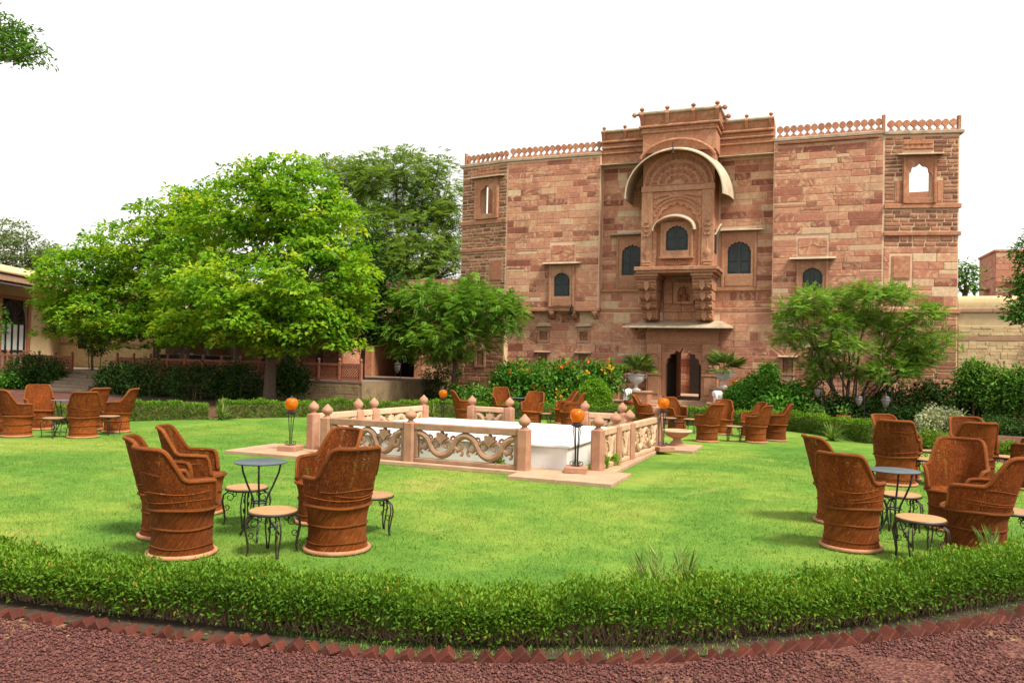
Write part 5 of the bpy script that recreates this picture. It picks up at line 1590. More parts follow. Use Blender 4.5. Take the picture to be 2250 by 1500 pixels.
for key, (grp, tpx, lst) in GROUPS.items():
    for px, py, lab, s, turn in lst:
        p = gnd(px, py)
        make_chair(p, heading(p, turn), lab, grp, s * random.uniform(.985, 1.015), random.uniform(.98, 1.03), {'B': (1.3, 1.28, 1.3, 1), 'C': (1.25, 1.2, 1.2, 1), 'D': (1.3, 1.3, 1.35, 1), 'D2': (1.3, 1.3, 1.35, 1), 'F': (1.16, 1.12, 1.08, 1)}.get(key, (1.14, 1.1, 1.05, 1)))

# ================================================================== SIDE TABLES AND ROUND TABLES
def stool_meshes():
    d = {}
    d['top'] = MB().lathe([(0, .385), (.20, .385), (.205, .380), (.205, .372)], 32).mesh('table_top', M_STOOL, True)
    d['band'] = MB().lathe([(.0, .352), (.20, .352), (.212, .357), (.214, .37), (.2055, .378)], 32).mesh('rim_band', M_IRON2, True)
    mb = MB()
    for s in (-1, 1):
        pts = [(.10, s * .012, .345), (.17, s * .012, .34), (.225, s * .016, .30), (.235, s * .02, .23), (.215, s * .018, .14), (.205, s * .010, .06), (.215, s * .006, 0)]
        sm = []
        for i in range(len(pts) - 1):
            for t in (0, .34, .67): sm.append(Vector(pts[i]).lerp(Vector(pts[i + 1]), t))
        mb.tube(sm + [pts[-1]], .0075, 5)
    d['leg'] = mb.mesh('leg', M_IRON2, 'all')
    d['scroll'] = []
    for cx, cz, r_, sg in ((.165, .275, .045, 1), (.19, .175, .03, -1), (.12, .31, .026, -1)):
        mb = MB()
        pts = [(cx + r_ * (1 - .65 * i / 17) * math.cos(sg * (1.2 + i * .38)), 0, cz + r_ * (1 - .65 * i / 17) * math.sin(sg * (1.2 + i * .38))) for i in range(18)]
        mb.tube(pts, .0045, 4); d['scroll'].append(mb.mesh('scroll', M_IRON2, 'all'))
    return d
SM = stool_meshes()
def side_table(px, py, lab, grp, s=1.0, rot=None):
    p = gnd(px, py)
    o = empty('side_table', (p.x, p.y, .004), random.uniform(0, 1.5) if rot is None else rot, lab, 'side table', grp)
    o.scale = (s * 1.02,) * 3
    link('table_top', SM['top'], o); link('rim_band', SM['band'], o)
    for k in range(4):
        lg = link('leg', SM['leg'], o, rotz=k * math.pi / 2 + .4)
        for me in SM['scroll']: link('scroll', me, lg)
SG = 'low round side tables among the chairs'
for px, py, lab, s in [
    (540, 1152, 'low tan side table behind the round table in the front left group', 1), (598, 1217, 'low tan side table with scrolled legs nearest the hedge at front left', 1), (816, 1172, 'low tan side table half hidden by the rightmost chair of the front left group', 1),
    (118, 961, 'low side table left of the bright orange chair', 1), (238, 955, 'low side table right of the bright orange chair', 1),
    (1195, 938, 'low side table behind the platform between chairs', .92), (1518, 951, 'low side table left of the chair before the palace door', .9), (1470, 948, 'low side table behind the stone bowl', .9), (1613, 970, 'low side table between two groups right of the platform', .9),
    (1978, 1163, 'low side table behind the round table in the front right group', 1), (2022, 1232, 'low side table with bowed legs nearest the hedge at front right', 1.02), (2219, 1208, 'low side table behind the rightmost big chair at front right', 1),
    (2052, 1042, 'low side table between the back right chairs, farther of two', 1), (2034, 1064, 'low side table between the back right chairs, nearer of two', 1), (2212, 1056, 'low side table near the right edge in the back right group', 1)]:
    side_table(px, py, lab, SG, s)
def round_table_meshes():
    d = {}
    d['top'] = MB().lathe([(0, .722), (.24, .722), (.247, .728), (.247, .734), (.24, .738), (0, .738)], 40).mesh('table_top', M_TTOP, True)
    mb = MB()
    cp = [(.215, .72), (.195, .62), (.14, .50), (.085, .40), (.062, .33), (.075, .24), (.12, .14), (.185, .05), (.215, .0)]
    mb.tube([(r_, 0, z) for r_, z in cp], .0105, 6); d['leg'] = mb.mesh('leg', M_IRON, 'all')
    mb = MB(); pts = [(.145 + .045 * (1 - .7 * i / 19) * math.cos(-1.4 + i * .36), 0, .10 + .045 * (1 - .7 * i / 19) * math.sin(-1.4 + i * .36)) for i in range(20)]
    mb.tube(pts, .006, 4); d['scroll'] = mb.mesh('scroll', M_IRON, 'all')
    d['ring'] = MB().tube([(.07 * math.cos(i * math.pi / 10), .07 * math.sin(i * math.pi / 10), .345) for i in range(20)], .008, 5, closed=True).mesh('waist_ring', M_IRON, 'all')
    return d
RM = round_table_meshes()
def round_table(px, py, lab, s=1.0):
    p = gnd(px, py)
    o = empty('round_table', (p.x, p.y, .004), random.uniform(0, 1), lab, 'table', 'tall round metal tables among the chairs')
    o.scale = (s,) * 3
    link('table_top', RM['top'], o); link('waist_ring', RM['ring'], o)
    for k in range(3):
        lg = link('leg', RM['leg'], o, rotz=k * 2 * math.pi / 3 + .5); link('scroll', RM['scroll'], lg)
round_table(568, 1182, 'tall round blue-grey metal table in the front left group')
round_table(137, 953, 'tall round metal table with thin legs in the far left group', .95)
round_table(1137, 927, 'tall round metal table behind the platform', .92)
round_table(1963, 1192, 'tall round blue-grey metal table in the front right group')

# ================================================================== BRICK EDGING
line = smooth_loop(BRICK_LINE, 24, False)
BE = empty('brick_edging', (-1.74, 4.45, 0), 0, 'row of tilted red bricks edging the lawn along the gravel path', 'edging')
bme = [MB().cbox(-.10, .10, -.05, .05, -.034, .034, .006).mesh('brick', M_BRICK) for _ in range(1)]
acc, last = 0.0, None
for (xa, ya), (xb, yb) in zip(line[:-1], line[1:]):
    L = math.hypot(xb - xa, yb - ya)
    while acc < L:
        t = acc / L; x, y = xa + (xb - xa) * t, ya + (yb - ya) * t
        if -6.6 < x < 2.6:
            b = link('brick', bme[0], BE, (x + 1.74 + random.uniform(-.012, .012), y - 4.45 + random.uniform(-.012, .012), -.03 + random.uniform(-.02, .012)))
            a = math.atan2(yb - ya, xb - xa)
            b.rotation_euler = (Euler((random.uniform(-.08, .08), 0, 0)).to_matrix().to_4x4()).to_euler()
            b.rotation_euler = (Matrix.Rotation(a + random.uniform(-.22, .22), 4, 'Z') @ Matrix.Rotation(R(-36) + random.uniform(-.2, .2), 4, 'Y') @ Matrix.Rotation(random.uniform(-.14, .14), 4, 'X')).to_euler()
        acc += random.uniform(.108, .122)
    acc -= L

# ---- loose gravel on the path in front
def gravel():
    n = 30000
    u = rng.random(n) * 0.98
    idx = np.array(line); seg = (u * (len(idx) - 1)).astype(int); fr_ = u * (len(idx) - 1) - seg
    P = idx[seg] * (1 - fr_[:, None]) + idx[seg + 1] * fr_[:, None]
    T = unit(idx[np.minimum(seg + 1, len(idx) - 1)] - idx[seg]); Nn = np.stack([T[:, 1], -T[:, 0]], 1)
    P = P + Nn * (0.06 + rng.random(n) ** 1.2 * 1.05)[:, None]
    # thin patches where the sandy ground shows
    px, py = P[:, 0], P[:, 1]
    keep = (np.sin(px * 2.1 + 1.3) * np.sin(py * 3.7 + px * 1.1) + .35 * np.sin(px * 6.3 - py * 5.1)) < .62
    P = P[keep]; n = len(P)
    base = np.array([(1, 0, 0), (-1, 0, 0), (0, 1, 0), (0, -1, 0), (0, 0, 1), (0, 0, -1)], float)
    V = base[None] + rng.normal(size=(n, 6, 3)) * .22
    s = rng.uniform(.0045, .0115, n)
    V *= np.stack([s * rng.uniform(.8, 1.5, n), s * rng.uniform(.8, 1.3, n), s * .75], 1)[:, None, :]
    a = rng.random(n) * 6.28; c, sn = np.cos(a)[:, None], np.sin(a)[:, None]
    V = np.stack([V[..., 0] * c - V[..., 1] * sn, V[..., 0] * sn + V[..., 1] * c, V[..., 2]], -1)
    V[..., 0] += P[:, 0:1]; V[..., 1] += P[:, 1:2]; V[..., 2] += (s * .45)[:, None]
    Fq = np.array([(0, 2, 4), (2, 1, 4), (1, 3, 4), (3, 0, 4), (2, 0, 5), (1, 2, 5), (3, 1, 5), (0, 3, 5)])
    Fc = (np.arange(n)[:, None, None] * 6 + Fq[None]).reshape(-1, 3)
    me = quick_mesh('loose_gravel', V.reshape(-1, 3), Fc, M_STONE, np.repeat(rng.random(n), 8))
    tag(link('loose_gravel', me), 'loose red gravel spread over the path in front of the bricks', 'gravel', kind='stuff')
gravel()
# ================================================================== TREES AND PLANTS
def curve_pts(a, b, bend, n=7, sag=0.0):
    a, b = Vector(a), Vector(b); d = b - a
    side = Vector((random.uniform(-1, 1), random.uniform(-1, 1), random.uniform(-.2, .6))) * d.length * bend
    return [a.lerp(b, i / (n - 1)) + side * math.sin(math.pi * i / (n - 1)) - Vector((0, 0, sag * (i / (n - 1)) ** 2)) for i in range(n)]

def crown_points(blobs, n, rc, shell=.62):
    """cluster centres spread through the crown's lobes, thicker towards the outside, with bites left open"""
    w = np.array([b[3] * b[4] * b[5] for b in blobs]) ** .72
    k = rng.choice(len(blobs), n, p=w / w.sum())
    B = np.array([b[:6] for b in blobs])[k]
    d = rand_dir(n); r = shell + (1 - shell) * rng.random(n) ** .6
    r = np.where(rng.random(n) < .22, rng.random(n) * .8, r)
    P = B[:, :3] + d * B[:, 3:6] * r[:, None]
    return P, d, k

def tree(name, label, base, blobs, n_clusters, per, L, W, mat, trunk_r=.16, trunk_top=None, rc=.32, up=.55, tint=.35, group=None, cat='tree', stems=None, shell=.62, twigs=60, gap=.0, bark=None, droop=.12, flat=.75, forks=3):
    base = Vector(base)
    o = empty(name, base, 0, label, cat, group)
    bl = [(b[0] - base.x, b[1] - base.y, b[2] - base.z, *b[3:]) for b in blobs]
    mb = MB()
    top = Vector(trunk_top) - base if trunk_top else Vector((0, 0, min(b[2] - b[5] * .4 for b in bl)))
    tp = curve_pts((0, 0, -.05), top, .06, 8)
    rr = [trunk_r * (1.35 - .75 * i / 7) if i else trunk_r * 1.6 for i in range(8)]
    for s in (stems or [None]):
        if s is None: mb.tube(tp, rr, 9)
        else: mb.tube(curve_pts((s[0], s[1], -.05), top + Vector((s[0] * 3, s[1] * 3, random.uniform(-.2, .3))), .12, 8), [x * .6 for x in rr], 7)
    tips = []
    for b in bl:
        c = Vector(b[:3])
        st = tp[-1] if not stems else top
        lim = curve_pts(st, c, .12, 7); r0 = trunk_r * random.uniform(.4, .58)
        mb.tube(lim, [r0 * (1 - .7 * i / 6) for i in range(7)], 6)
        for _ in range(forks):
            d = Vector(rand_dir(1)[0]); e = c + Vector((d.x * b[3], d.y * b[4], d.z * b[5] * .9)) * .85
            q = curve_pts(lim[random.randint(3, 6)], e, .15, 6)
            mb.tube(q, [r0 * .32 * (1 - .75 * i / 5) for i in range(6)], 5); tips.append(q)
    P, d, k = crown_points(bl, n_clusters, rc, shell)
    if gap:
        f = np.sin(P[:, 0] * 1.9 + 3) * np.sin(P[:, 2] * 2.3 + 1) * np.sin(P[:, 1] * 1.7)
        keep = f < np.quantile(f, 1 - gap); P, d, k = P[keep], d[keep], k[keep]
    for i in range(min(twigs, len(P))):
        c = Vector(bl[k[i]][:3]); q = curve_pts(c.lerp(Vector(P[i]), .25), P[i], .12, 5)
        mb.tube(q, [.018, .014, .010, .007, .004], 4, cap=False)
    trunk = mb.build('trunk', bark or M_BARK, o, smooth='all')
    n = len(P) * per
    C = np.repeat(P, per, 0); dd = np.repeat(d, per, 0)
    ct = np.repeat(rng.random(len(P)), per)
    q = rand_dir(n); q[:, 2] = np.abs(q[:, 2]) * .9 - .12           # each tuft is a little dome of leaves
    cs = np.repeat(rng.uniform(.65, 1.35, len(P)), per)
    off = q * (rc * cs * (.55 + .5 * rng.random(n)))[:, None]; off[:, 2] *= flat
    pos = C + off
    D = unit(q * np.array([1, 1, .35]) * .9 + rand_dir(n) * .5 + np.array([0, 0, -.15]))
    N = unit(rand_dir(n) * .5 + q * .5 + np.array([0, 0, up]) + dd * .25)
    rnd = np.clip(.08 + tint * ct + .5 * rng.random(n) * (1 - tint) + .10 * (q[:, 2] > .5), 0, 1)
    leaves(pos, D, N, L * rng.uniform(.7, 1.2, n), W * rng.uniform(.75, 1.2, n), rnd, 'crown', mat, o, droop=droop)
    return o

def frond_tree_leaves(pos, D, N, nl, span, L, W, mat, name, parent, tint, sag=.35):
    """pinnate twigs: nl pairs of leaflets along each drooping stalk"""
    n = len(pos)
    D = unit(D); S = unit(np.cross(D, N)); N = np.cross(S, D)
    PP, DD, NN, RR = [], [], [], []
    for i in range(nl):
        t = (i + .6) / nl
        p = pos + D * (span * t)[:, None] - np.array([0, 0, 1.0]) * (span * sag * t * t)[:, None]
        for s in (-1, 1):
            PP.append(p); DD.append(unit(S * s * .85 + D * .6 - np.array([0, 0, .15]))); NN.append(N + rng.normal(size=(n, 3)) * .2); RR.append(tint + .18 * (rng.random(n) - .5))
    P, Dd, Nn, Rr = map(np.concatenate, (PP, DD, NN, RR))
    m = len(P)
    leaves(P, Dd, Nn, L * rng.uniform(.7, 1.15, m), W * rng.uniform(.8, 1.2, m), Rr, name, mat, parent, fold=.1)

def pinnate_tree(name, label, base, blobs, n_clusters, per, span, nl, L, W, mat, trunk_r=.14, rc=.3, tint=.4, group=None, trunk_top=None, stems=None, shell=.5, gap=.0, limbs=None, twigs=70, flatD=1.0, cat='tree', sag=.35):
    base = Vector(base); o = empty(name, base, 0, label, cat, group)
    bl = [(b[0] - base.x, b[1] - base.y, b[2] - base.z, *b[3:]) for b in blobs]
    mb = MB()
    top = Vector(trunk_top) - base if trunk_top else Vector((0, 0, min(b[2] - b[5] * .4 for b in bl)))
    tp = curve_pts((0, 0, -.05), top, .06, 8)
    rr = [trunk_r * (1.3 - .7 * i / 7) for i in range(8)]
    if not stems: mb.tube(tp, rr, 9)
    P, d, k = crown_points(bl, n_clusters, rc, shell)
    if gap:
        f = np.sin(P[:, 0] * 2.1 + 1) * np.sin(P[:, 2] * 2.6 + 2) * np.sin(P[:, 1] * 1.5 + 1)
        keep = f < np.quantile(f, 1 - gap); P, d, k = P[keep], d[keep], k[keep]
    for b in bl:
        c = Vector(b[:3])
        st = tp[-1] if not stems else Vector((random.uniform(-1, 1) * stems, random.uniform(-1, 1) * stems, -.05))
        lim = curve_pts(st, c, .10, 7); r0 = trunk_r * random.uniform(.4, .6)
        mb.tube(lim, [r0 * (1 - .7 * i / 6) for i in range(7)], 6)
        for _ in range(4):
            q_ = Vector(rand_dir(1)[0]); e = c + Vector((q_.x * b[3], q_.y * b[4], q_.z * b[5])) * .9
            q = curve_pts(lim[random.randint(3, 6)], e, .12, 6); mb.tube(q, [r0 * .35 * (1 - .75 * i / 5) for i in range(6)], 5)
    for i in range(min(twigs, len(P))):
        c = Vector(bl[k[i]][:3]); mb.tube(curve_pts(c.lerp(Vector(P[i]), .2), P[i], .1, 5), [.016, .012, .009, .006, .004], 4, cap=False)
    mb.build('trunk', M_BARK, o, smooth='all')
    n = len(P) * per
    C = np.repeat(P, per, 0); dd = np.repeat(d, per, 0); ct = np.repeat(rng.random(len(P)), per)
    pos = C + rng.normal(size=(n, 3)) * rc * np.array([.5, .5, .35])
    D = unit(rand_dir(n) * .7 * np.array([1, 1, .6]) + dd * np.array([.8, .8, .45 * flatD]) + np.array([0, 0, .05]))
    N = unit(np.array([0, 0, 1.0]) + rand_dir(n) * .45)
    frond_tree_leaves(pos, D, N, nl, span * rng.uniform(.7, 1.2, n), L, W, mat, 'crown', o, .1 + tint * ct + .25 * rng.random(n), sag)
    return o

def ellip(px, py, Y, rpx, rpy, ry=None):
    """a crown lobe centred where the photograph shows it, at depth Y, its size taken from pixels"""
    c = fac(px, py, Y); e = fac(px + rpx, py, Y); t = fac(px, py - rpy, Y)
    rx = (e - c).length * .93; rz = abs(t.z - c.z)
    return (c.x, c.y, c.z, rx, ry if ry else rx * .85, rz)

# ---- the big bright tree, and its neighbour on the terrace
tr = Vector((-17.9, 22.4, 0))
Yb = 22.6
tree('broadleaf_tree', 'big bright yellow-green tree with dark trunk left of the palace', tr,
     [ellip(620, 445, Yb + .6, 150, 85), ellip(540, 500, Yb + .8, 150, 90), ellip(700, 520, Yb, 110, 90), ellip(660, 620, Yb - 1.2, 150, 95), ellip(520, 650, Yb - 1.6, 140, 80),
      ellip(740, 650, Yb - .4, 80, 85), ellip(450, 600, Yb, 110, 90), ellip(620, 710, Yb - 1.4, 140, 55), ellip(470, 700, Yb - .9, 110, 55), ellip(720, 735, Yb - .9, 80, 50), ellip(560, 745, Yb - 1.2, 90, 40), ellip(660, 750, Yb - 1.3, 90, 38), ellip(430, 735, Yb - .6, 80, 40), ellip(640, 380, Yb + .8, 70, 35), ellip(560, 400, Yb + 1, 60, 40)],
     1700, 30, .20, .115, L_BIG, trunk_r=.17, trunk_top=tuple(tr + Vector((.2, .1, 2.9))), rc=.40, tint=.62, twigs=160, gap=.19, shell=.68)
t2 = Vector((-24.6, 25.3, TZ))
tree('broadleaf_tree', 'bright green tree on the terrace spreading over the steps at left', t2,
     [ellip(330, 560, 25.0, 130, 80), ellip(230, 620, 24.8, 130, 75), ellip(400, 500, 25.2, 110, 75), ellip(170, 655, 24.4, 75, 58), ellip(300, 690, 24.2, 120, 55), ellip(420, 640, 24.4, 100, 90), ellip(190, 700, 24.0, 80, 50), ellip(440, 450, 25.5, 60, 50), ellip(140, 690, 24, 40, 38), ellip(320, 730, 24.0, 80, 40), ellip(108, 728, 23.8, 12, 34), ellip(240, 735, 24.2, 60, 35)],
     1300, 28, .21, .115, L_BIG, trunk_r=.2, trunk_top=tuple(t2 + Vector((.1, 0, 1.6))), rc=.43, tint=.55, twigs=100, gap=.14, shell=.7)
# ---- neem behind, between tree and palace
n0 = fac(890, 700, 38.0)
pinnate_tree('neem_tree', 'tall olive green feathery tree behind the gateway beside the palace', (n0.x, n0.y, 0),
     [ellip(870, 400, 37.5, 90, 70), ellip(790, 420, 38, 80, 80), ellip(950, 420, 37.5, 65, 85), ellip(830, 520, 36.8, 100, 80), ellip(930, 530, 36.6, 85, 80), ellip(880, 600, 36.2, 110, 70), ellip(985, 500, 37.6, 40, 90), ellip(740, 380, 38.4, 50, 40), ellip(800, 620, 36.4, 70, 60), ellip(980, 600, 36.2, 45, 60)],
     1500, 8, .42, 6, .19, .05, L_NEEM, trunk_r=.3, rc=.55, tint=.5, shell=.5, gap=.2, twigs=140)
dk = fac(800, 760, 27.5)
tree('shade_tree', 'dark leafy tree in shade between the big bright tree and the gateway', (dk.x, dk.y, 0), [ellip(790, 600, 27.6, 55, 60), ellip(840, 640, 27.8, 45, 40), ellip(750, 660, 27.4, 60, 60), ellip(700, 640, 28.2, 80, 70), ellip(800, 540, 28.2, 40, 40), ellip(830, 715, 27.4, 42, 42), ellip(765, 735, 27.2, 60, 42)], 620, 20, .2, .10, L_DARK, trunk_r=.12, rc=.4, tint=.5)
# ---- small spreading tree left of the flowering bushes
s0 = Vector((-13.9, 28.2, 0))
pinnate_tree('spreading_tree', 'small spreading dark green tree in front of the left palace corner', s0,
     [ellip(960, 660, 28.2, 110, 45), ellip(880, 690, 28.0, 80, 45), ellip(1050, 670, 27.8, 95, 45), ellip(1000, 730, 27.6, 110, 40), ellip(900, 740, 27.6, 70, 35), ellip(1110, 690, 27.6, 55, 35), ellip(1040, 640, 28.3, 50, 25), ellip(960, 770, 28, 60, 25)],
     760, 7, .34, 7, .12, .042, L_FEATH, trunk_r=.10, rc=.34, tint=.35, shell=.4, trunk_top=tuple(s0 + Vector((.2, 0, 1.7))), gap=.08)
# ---- feathery tree on the right, stems fanning out from the ground
f0 = fac(1868, 880, 27.6)
FB = [(1735, 675, 42, 14), (1790, 655, 50, 16), (1850, 660, 55, 18), (1915, 645, 50, 18), (1975, 650, 50, 16), (2030, 690, 50, 16), (1760, 705, 60, 18), (1830, 710, 70, 20), (1910, 700, 70, 20), (1990, 715, 65, 18), (2060, 745, 45, 15),
      (1740, 740, 40, 14), (1790, 760, 55, 18), (1860, 760, 70, 20), (1940, 765, 70, 20), (2020, 775, 55, 15), (1800, 805, 45, 18), (1880, 810, 70, 20), (1960, 815, 60, 18), (2000, 800, 45, 15)]
pinnate_tree('feathery_tree', 'wide feathery bright green tree in front of the right palace wing', (f0.x, f0.y, 0),
     [ellip(a, b, 27.3 + random.uniform(-.7, .5), c, d, .75) for a, b, c, d in FB],
     1000, 7, .32, 8, .07, .028, L_FEATH, trunk_r=.07, rc=.24, tint=.5, shell=.25, stems=.18, flatD=.9, gap=.16, sag=.08)
# ---- far and edge trees
def far_tree(name, lab, px, blobs, Y, mat=L_FAR, n=260, per=12, L=.34, W=.16, grp=None, tr=.2):
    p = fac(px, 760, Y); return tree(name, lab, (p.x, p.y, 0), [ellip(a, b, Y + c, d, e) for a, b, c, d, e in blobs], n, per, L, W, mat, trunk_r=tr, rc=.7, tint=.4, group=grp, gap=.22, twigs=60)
far_tree('far_tree', 'pale hazy tree above the left building, leftmost on the skyline', 15, [(10, 520, 0, 50, 35), (40, 545, 0, 40, 35), (-10, 560, 0, 40, 40), (20, 580, 0, 50, 25)], 46)
far_tree('far_tree', 'small hazy tree above the left roof, right of the pale one', 98, [(95, 560, 0, 40, 22), (75, 580, 0, 35, 20), (115, 570, 0, 22, 20), (100, 590, 0, 40, 15)], 48, n=220)
far_tree('far_tree', 'dark tree just showing behind the right palace corner', 2120, [(2113, 605, 0, 8, 22), (2110, 635, 0, 12, 14)], 44, L_MID, n=60, L=.26, W=.13)
e0 = fac(2330, 760, 25)
tree('edge_tree', 'green tree at the right edge hanging over the yellow wall', (e0.x, e0.y, 0), [ellip(2260, 570, 25, 30, 40), ellip(2250, 640, 24.8, 32, 40), ellip(2232, 690, 24.6, 22, 22), ellip(2300, 600, 25, 60, 70), ellip(2330, 520, 25, 70, 60), ellip(2246, 700, 24.6, 25, 20), ellip(2275, 660, 25, 40, 60)], 420, 16, .13, .06, L_MID, trunk_r=.14, rc=.3, tint=.5, trunk_top=(e0.x, e0.y, 3.2))
e1 = fac(-60, 780, 20)
tree('edge_tree', 'small green tree cut by the left edge beside the veranda door', (e1.x, e1.y, 0), [ellip(-14, 722, 20, 24, 32), ellip(-60, 700, 20, 45, 60), ellip(-90, 640, 20, 50, 50)], 260, 16, .11, .06, L_LUSH, trunk_r=.09, rc=.25, tint=.5)
o0 = fac(-420, 700, 8.6); o0.z = 0
bough = [ellip(25, 85, 8.6, 42, 34), ellip(-15, 70, 8.6, 50, 40), ellip(85, 118, 8.5, 22, 24), ellip(50, 128, 8.5, 34, 20), ellip(8, 108, 8.5, 38, 28), ellip(-60, 60, 8.6, 50, 50), ellip(-110, 20, 8.6, 60, 60)]
tree('overhanging_tree', 'leafy bough hanging into the top left corner of the sky', o0, bough, 300, 14, .085, .032, L_MID, trunk_r=.13, rc=.17, tint=.5, trunk_top=tuple(fac(-300, 120, 8.6)), twigs=70, droop=.3, shell=.35)

# ---- shrubs
def shrub(name, lab, blobs, n, per, L, W, mat, base=None, rc=.16, tint=.5, grp=None, cat='shrub', r=.03, up=.6, shell=.6, n_stem=6, petals=None):
    x = sum(b[0] for b in blobs) / len(blobs); y = sum(b[1] for b in blobs) / len(blobs)
    o = empty(name, (x, y, 0), 0, lab, cat, grp)
    bl = [(b[0] - x, b[1] - y, *b[2:]) for b in blobs]
    mb = MB()
    for i in range(n_stem):
        b = bl[i % len(bl)]
        e = Vector(b[:3]) + Vector((random.uniform(-.5, .5) * b[3], random.uniform(-.5, .5) * b[4], 0))
        mb.tube(curve_pts((e.x * .6 + random.uniform(-.1, .1), e.y * .6, -.02), e, .08, 6), [r * (1 - .12 * k) for k in range(6)], 5)
    mb.build('stems', M_TWIG, o, smooth='all')
    P, d, k = crown_points(bl, n, rc, shell); P[:, 2] = np.maximum(P[:, 2], .05)
    m = n * per; C = np.repeat(P, per, 0); dd = np.repeat(d, per, 0); ct = np.repeat(rng.random(n), per)
    off = rng.normal(size=(m, 3)) * rc * .55
    pos = C + off; pos[:, 2] = np.maximum(pos[:, 2], .02)
    D = unit(rand_dir(m) * .8 + dd * .6 + np.array([0, -.1, .05])); N = unit(rand_dir(m) * .6 + np.array([0, 0, up]) + dd * .4)
    leaves(pos, D, N, L * rng.uniform(.7, 1.2, m), W * rng.uniform(.75, 1.2, m), np.clip(.08 + tint * ct + .4 * rng.random(m), 0, 1), 'foliage', mat, o)
    return o, P, d
def flowers(o, pts, mat, nm, s=.09):
    n = len(pts); per = 9
    C = np.repeat(pts, per, 0); m = n * per
    leaves(C + rng.normal(size=(m, 3)) * s * .5, rand_dir(m) + np.array([0, 0, .4]), rand_dir(m), s, s * .7, rng.random(m), nm, mat, o, kind='stuff')
# flowering bushes left of the door
fb = [ellip(1150, 850, 27.4, 60, 42), ellip(1210, 840, 27.0, 65, 45), ellip(1280, 835, 27.3, 60, 38), ellip(1330, 830, 27.8, 40, 38), ellip(1180, 890, 26.6, 60, 40), ellip(1240, 895, 26.5, 50, 40), ellip(1130, 820, 27.6, 30, 25)]
o, P, d = shrub('flowering_bush', 'tall lush bush with orange and yellow flowers left of the palace door', fb, 620, 16, .17, .085, L_LUSH, rc=.22, tint=.55)
top = P[(d[:, 2] > .35)]; rng.shuffle(top)
flowers(o, top[:26] + [0, -.1, .15], L_FLOWO, 'orange_flowers', .10)
yl = P[(d[:, 2] > .1) & (P[:, 0] > .5)]; rng.shuffle(yl); flowers(o, yl[:14] + [0, -.25, .08], L_FLOWY, 'yellow_flowers', .10)
shrub('shrub', 'dark leafy shrub at the foot of the left palace corner', [ellip(1060, 880, 26.6, 42, 30), ellip(1020, 870, 27.4, 35, 25)], 170, 14, .16, .08, L_MID, rc=.2)
shrub('shrub', 'strap-leaved dark plant left of the flowering bush', [ellip(1105, 840, 27.6, 22, 34)], 40, 14, .38, .03, L_MID, rc=.18)
# clipped round bushes
def clipped(px, py, Y, rp, rq, lab, mat=L_LUSH, n=520):
    b = ellip(px, py, Y, rp, rq); o, P, d = shrub('round_bush', lab, [b], n, 16, .065, .038, mat, rc=.09, shell=.86, up=.3, tint=.4, grp='clipped round bushes', n_stem=4)
    return o
clipped(1306, 880, 25.6, 37, 44, 'bright clipped round bush left of the palace steps', L_TOPI, 900)
clipped(1622, 880, 27.0, 32, 32, 'darker clipped round bush right of the palace steps', L_LUSH, 600)
# right of the door
shrub('shrub', 'leafy green bush right of the palace steps behind the chairs', [ellip(1680, 870, 27.4, 45, 32), ellip(1740, 880, 27.0, 50, 32), ellip(1710, 900, 26.6, 55, 26), ellip(1650, 855, 28.0, 30, 22)], 330, 14, .19, .09, L_LUSH, rc=.22, tint=.5)
shrub('shrub', 'small bright bush against the palace wall right of the door', [ellip(1690, 820, 29.8, 22, 22)], 90, 12, .12, .06, L_LUSH, rc=.14)
shrub('shrub', 'yellow-leaved shrub under the feathery tree', [ellip(1790, 850, 28.2, 22, 24)], 60, 12, .1, .05, L_FLOWY if False else L_HEDGE, rc=.16, tint=.7)
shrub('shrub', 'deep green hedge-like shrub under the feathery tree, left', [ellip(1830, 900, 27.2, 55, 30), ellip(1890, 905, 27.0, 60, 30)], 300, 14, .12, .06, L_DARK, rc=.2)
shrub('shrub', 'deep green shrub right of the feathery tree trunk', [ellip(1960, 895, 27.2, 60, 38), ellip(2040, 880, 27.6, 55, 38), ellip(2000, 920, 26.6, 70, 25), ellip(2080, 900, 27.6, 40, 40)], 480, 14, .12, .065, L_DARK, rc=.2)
shrub('variegated_shrub', 'cream and green variegated shrub by the right path', [ellip(2070, 920, 25.4, 55, 18), ellip(2045, 930, 25.2, 40, 14), ellip(2100, 930, 25.2, 35, 14)], 220, 14, .11, .05, L_VARI, rc=.14, up=1.0, tint=.6)
for i, (px, top_, Y, lab) in enumerate([(2140, 830, 27.6, 'tall bare-stemmed bush nearest the palace corner by the yellow wall'), (2195, 850, 27.2, 'tall bare-stemmed bush in the middle of the yellow wall'), (2245, 850, 27, 'tall bare-stemmed bush at the right edge before the yellow wall')]):
    o, P, d = shrub('tall_bush', lab, [ellip(px, top_, Y, 36, 36), ellip(px + 18, top_ + 25, Y, 34, 26), ellip(px - 18, top_ + 20, Y, 28, 26)], 330, 14, .13, .06, L_MID, rc=.18, tint=.6, r=.022, n_stem=5, grp='tall bushes before the yellow wall')
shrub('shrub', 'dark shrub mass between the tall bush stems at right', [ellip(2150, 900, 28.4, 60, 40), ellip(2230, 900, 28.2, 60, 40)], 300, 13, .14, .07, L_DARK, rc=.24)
shrub('shrub', 'low dark white-flecked shrub along the right path', [ellip(2190, 940, 25.6, 60, 22), ellip(2245, 945, 25.2, 40, 22)], 260, 13, .08, .045, L_DARK, rc=.15)
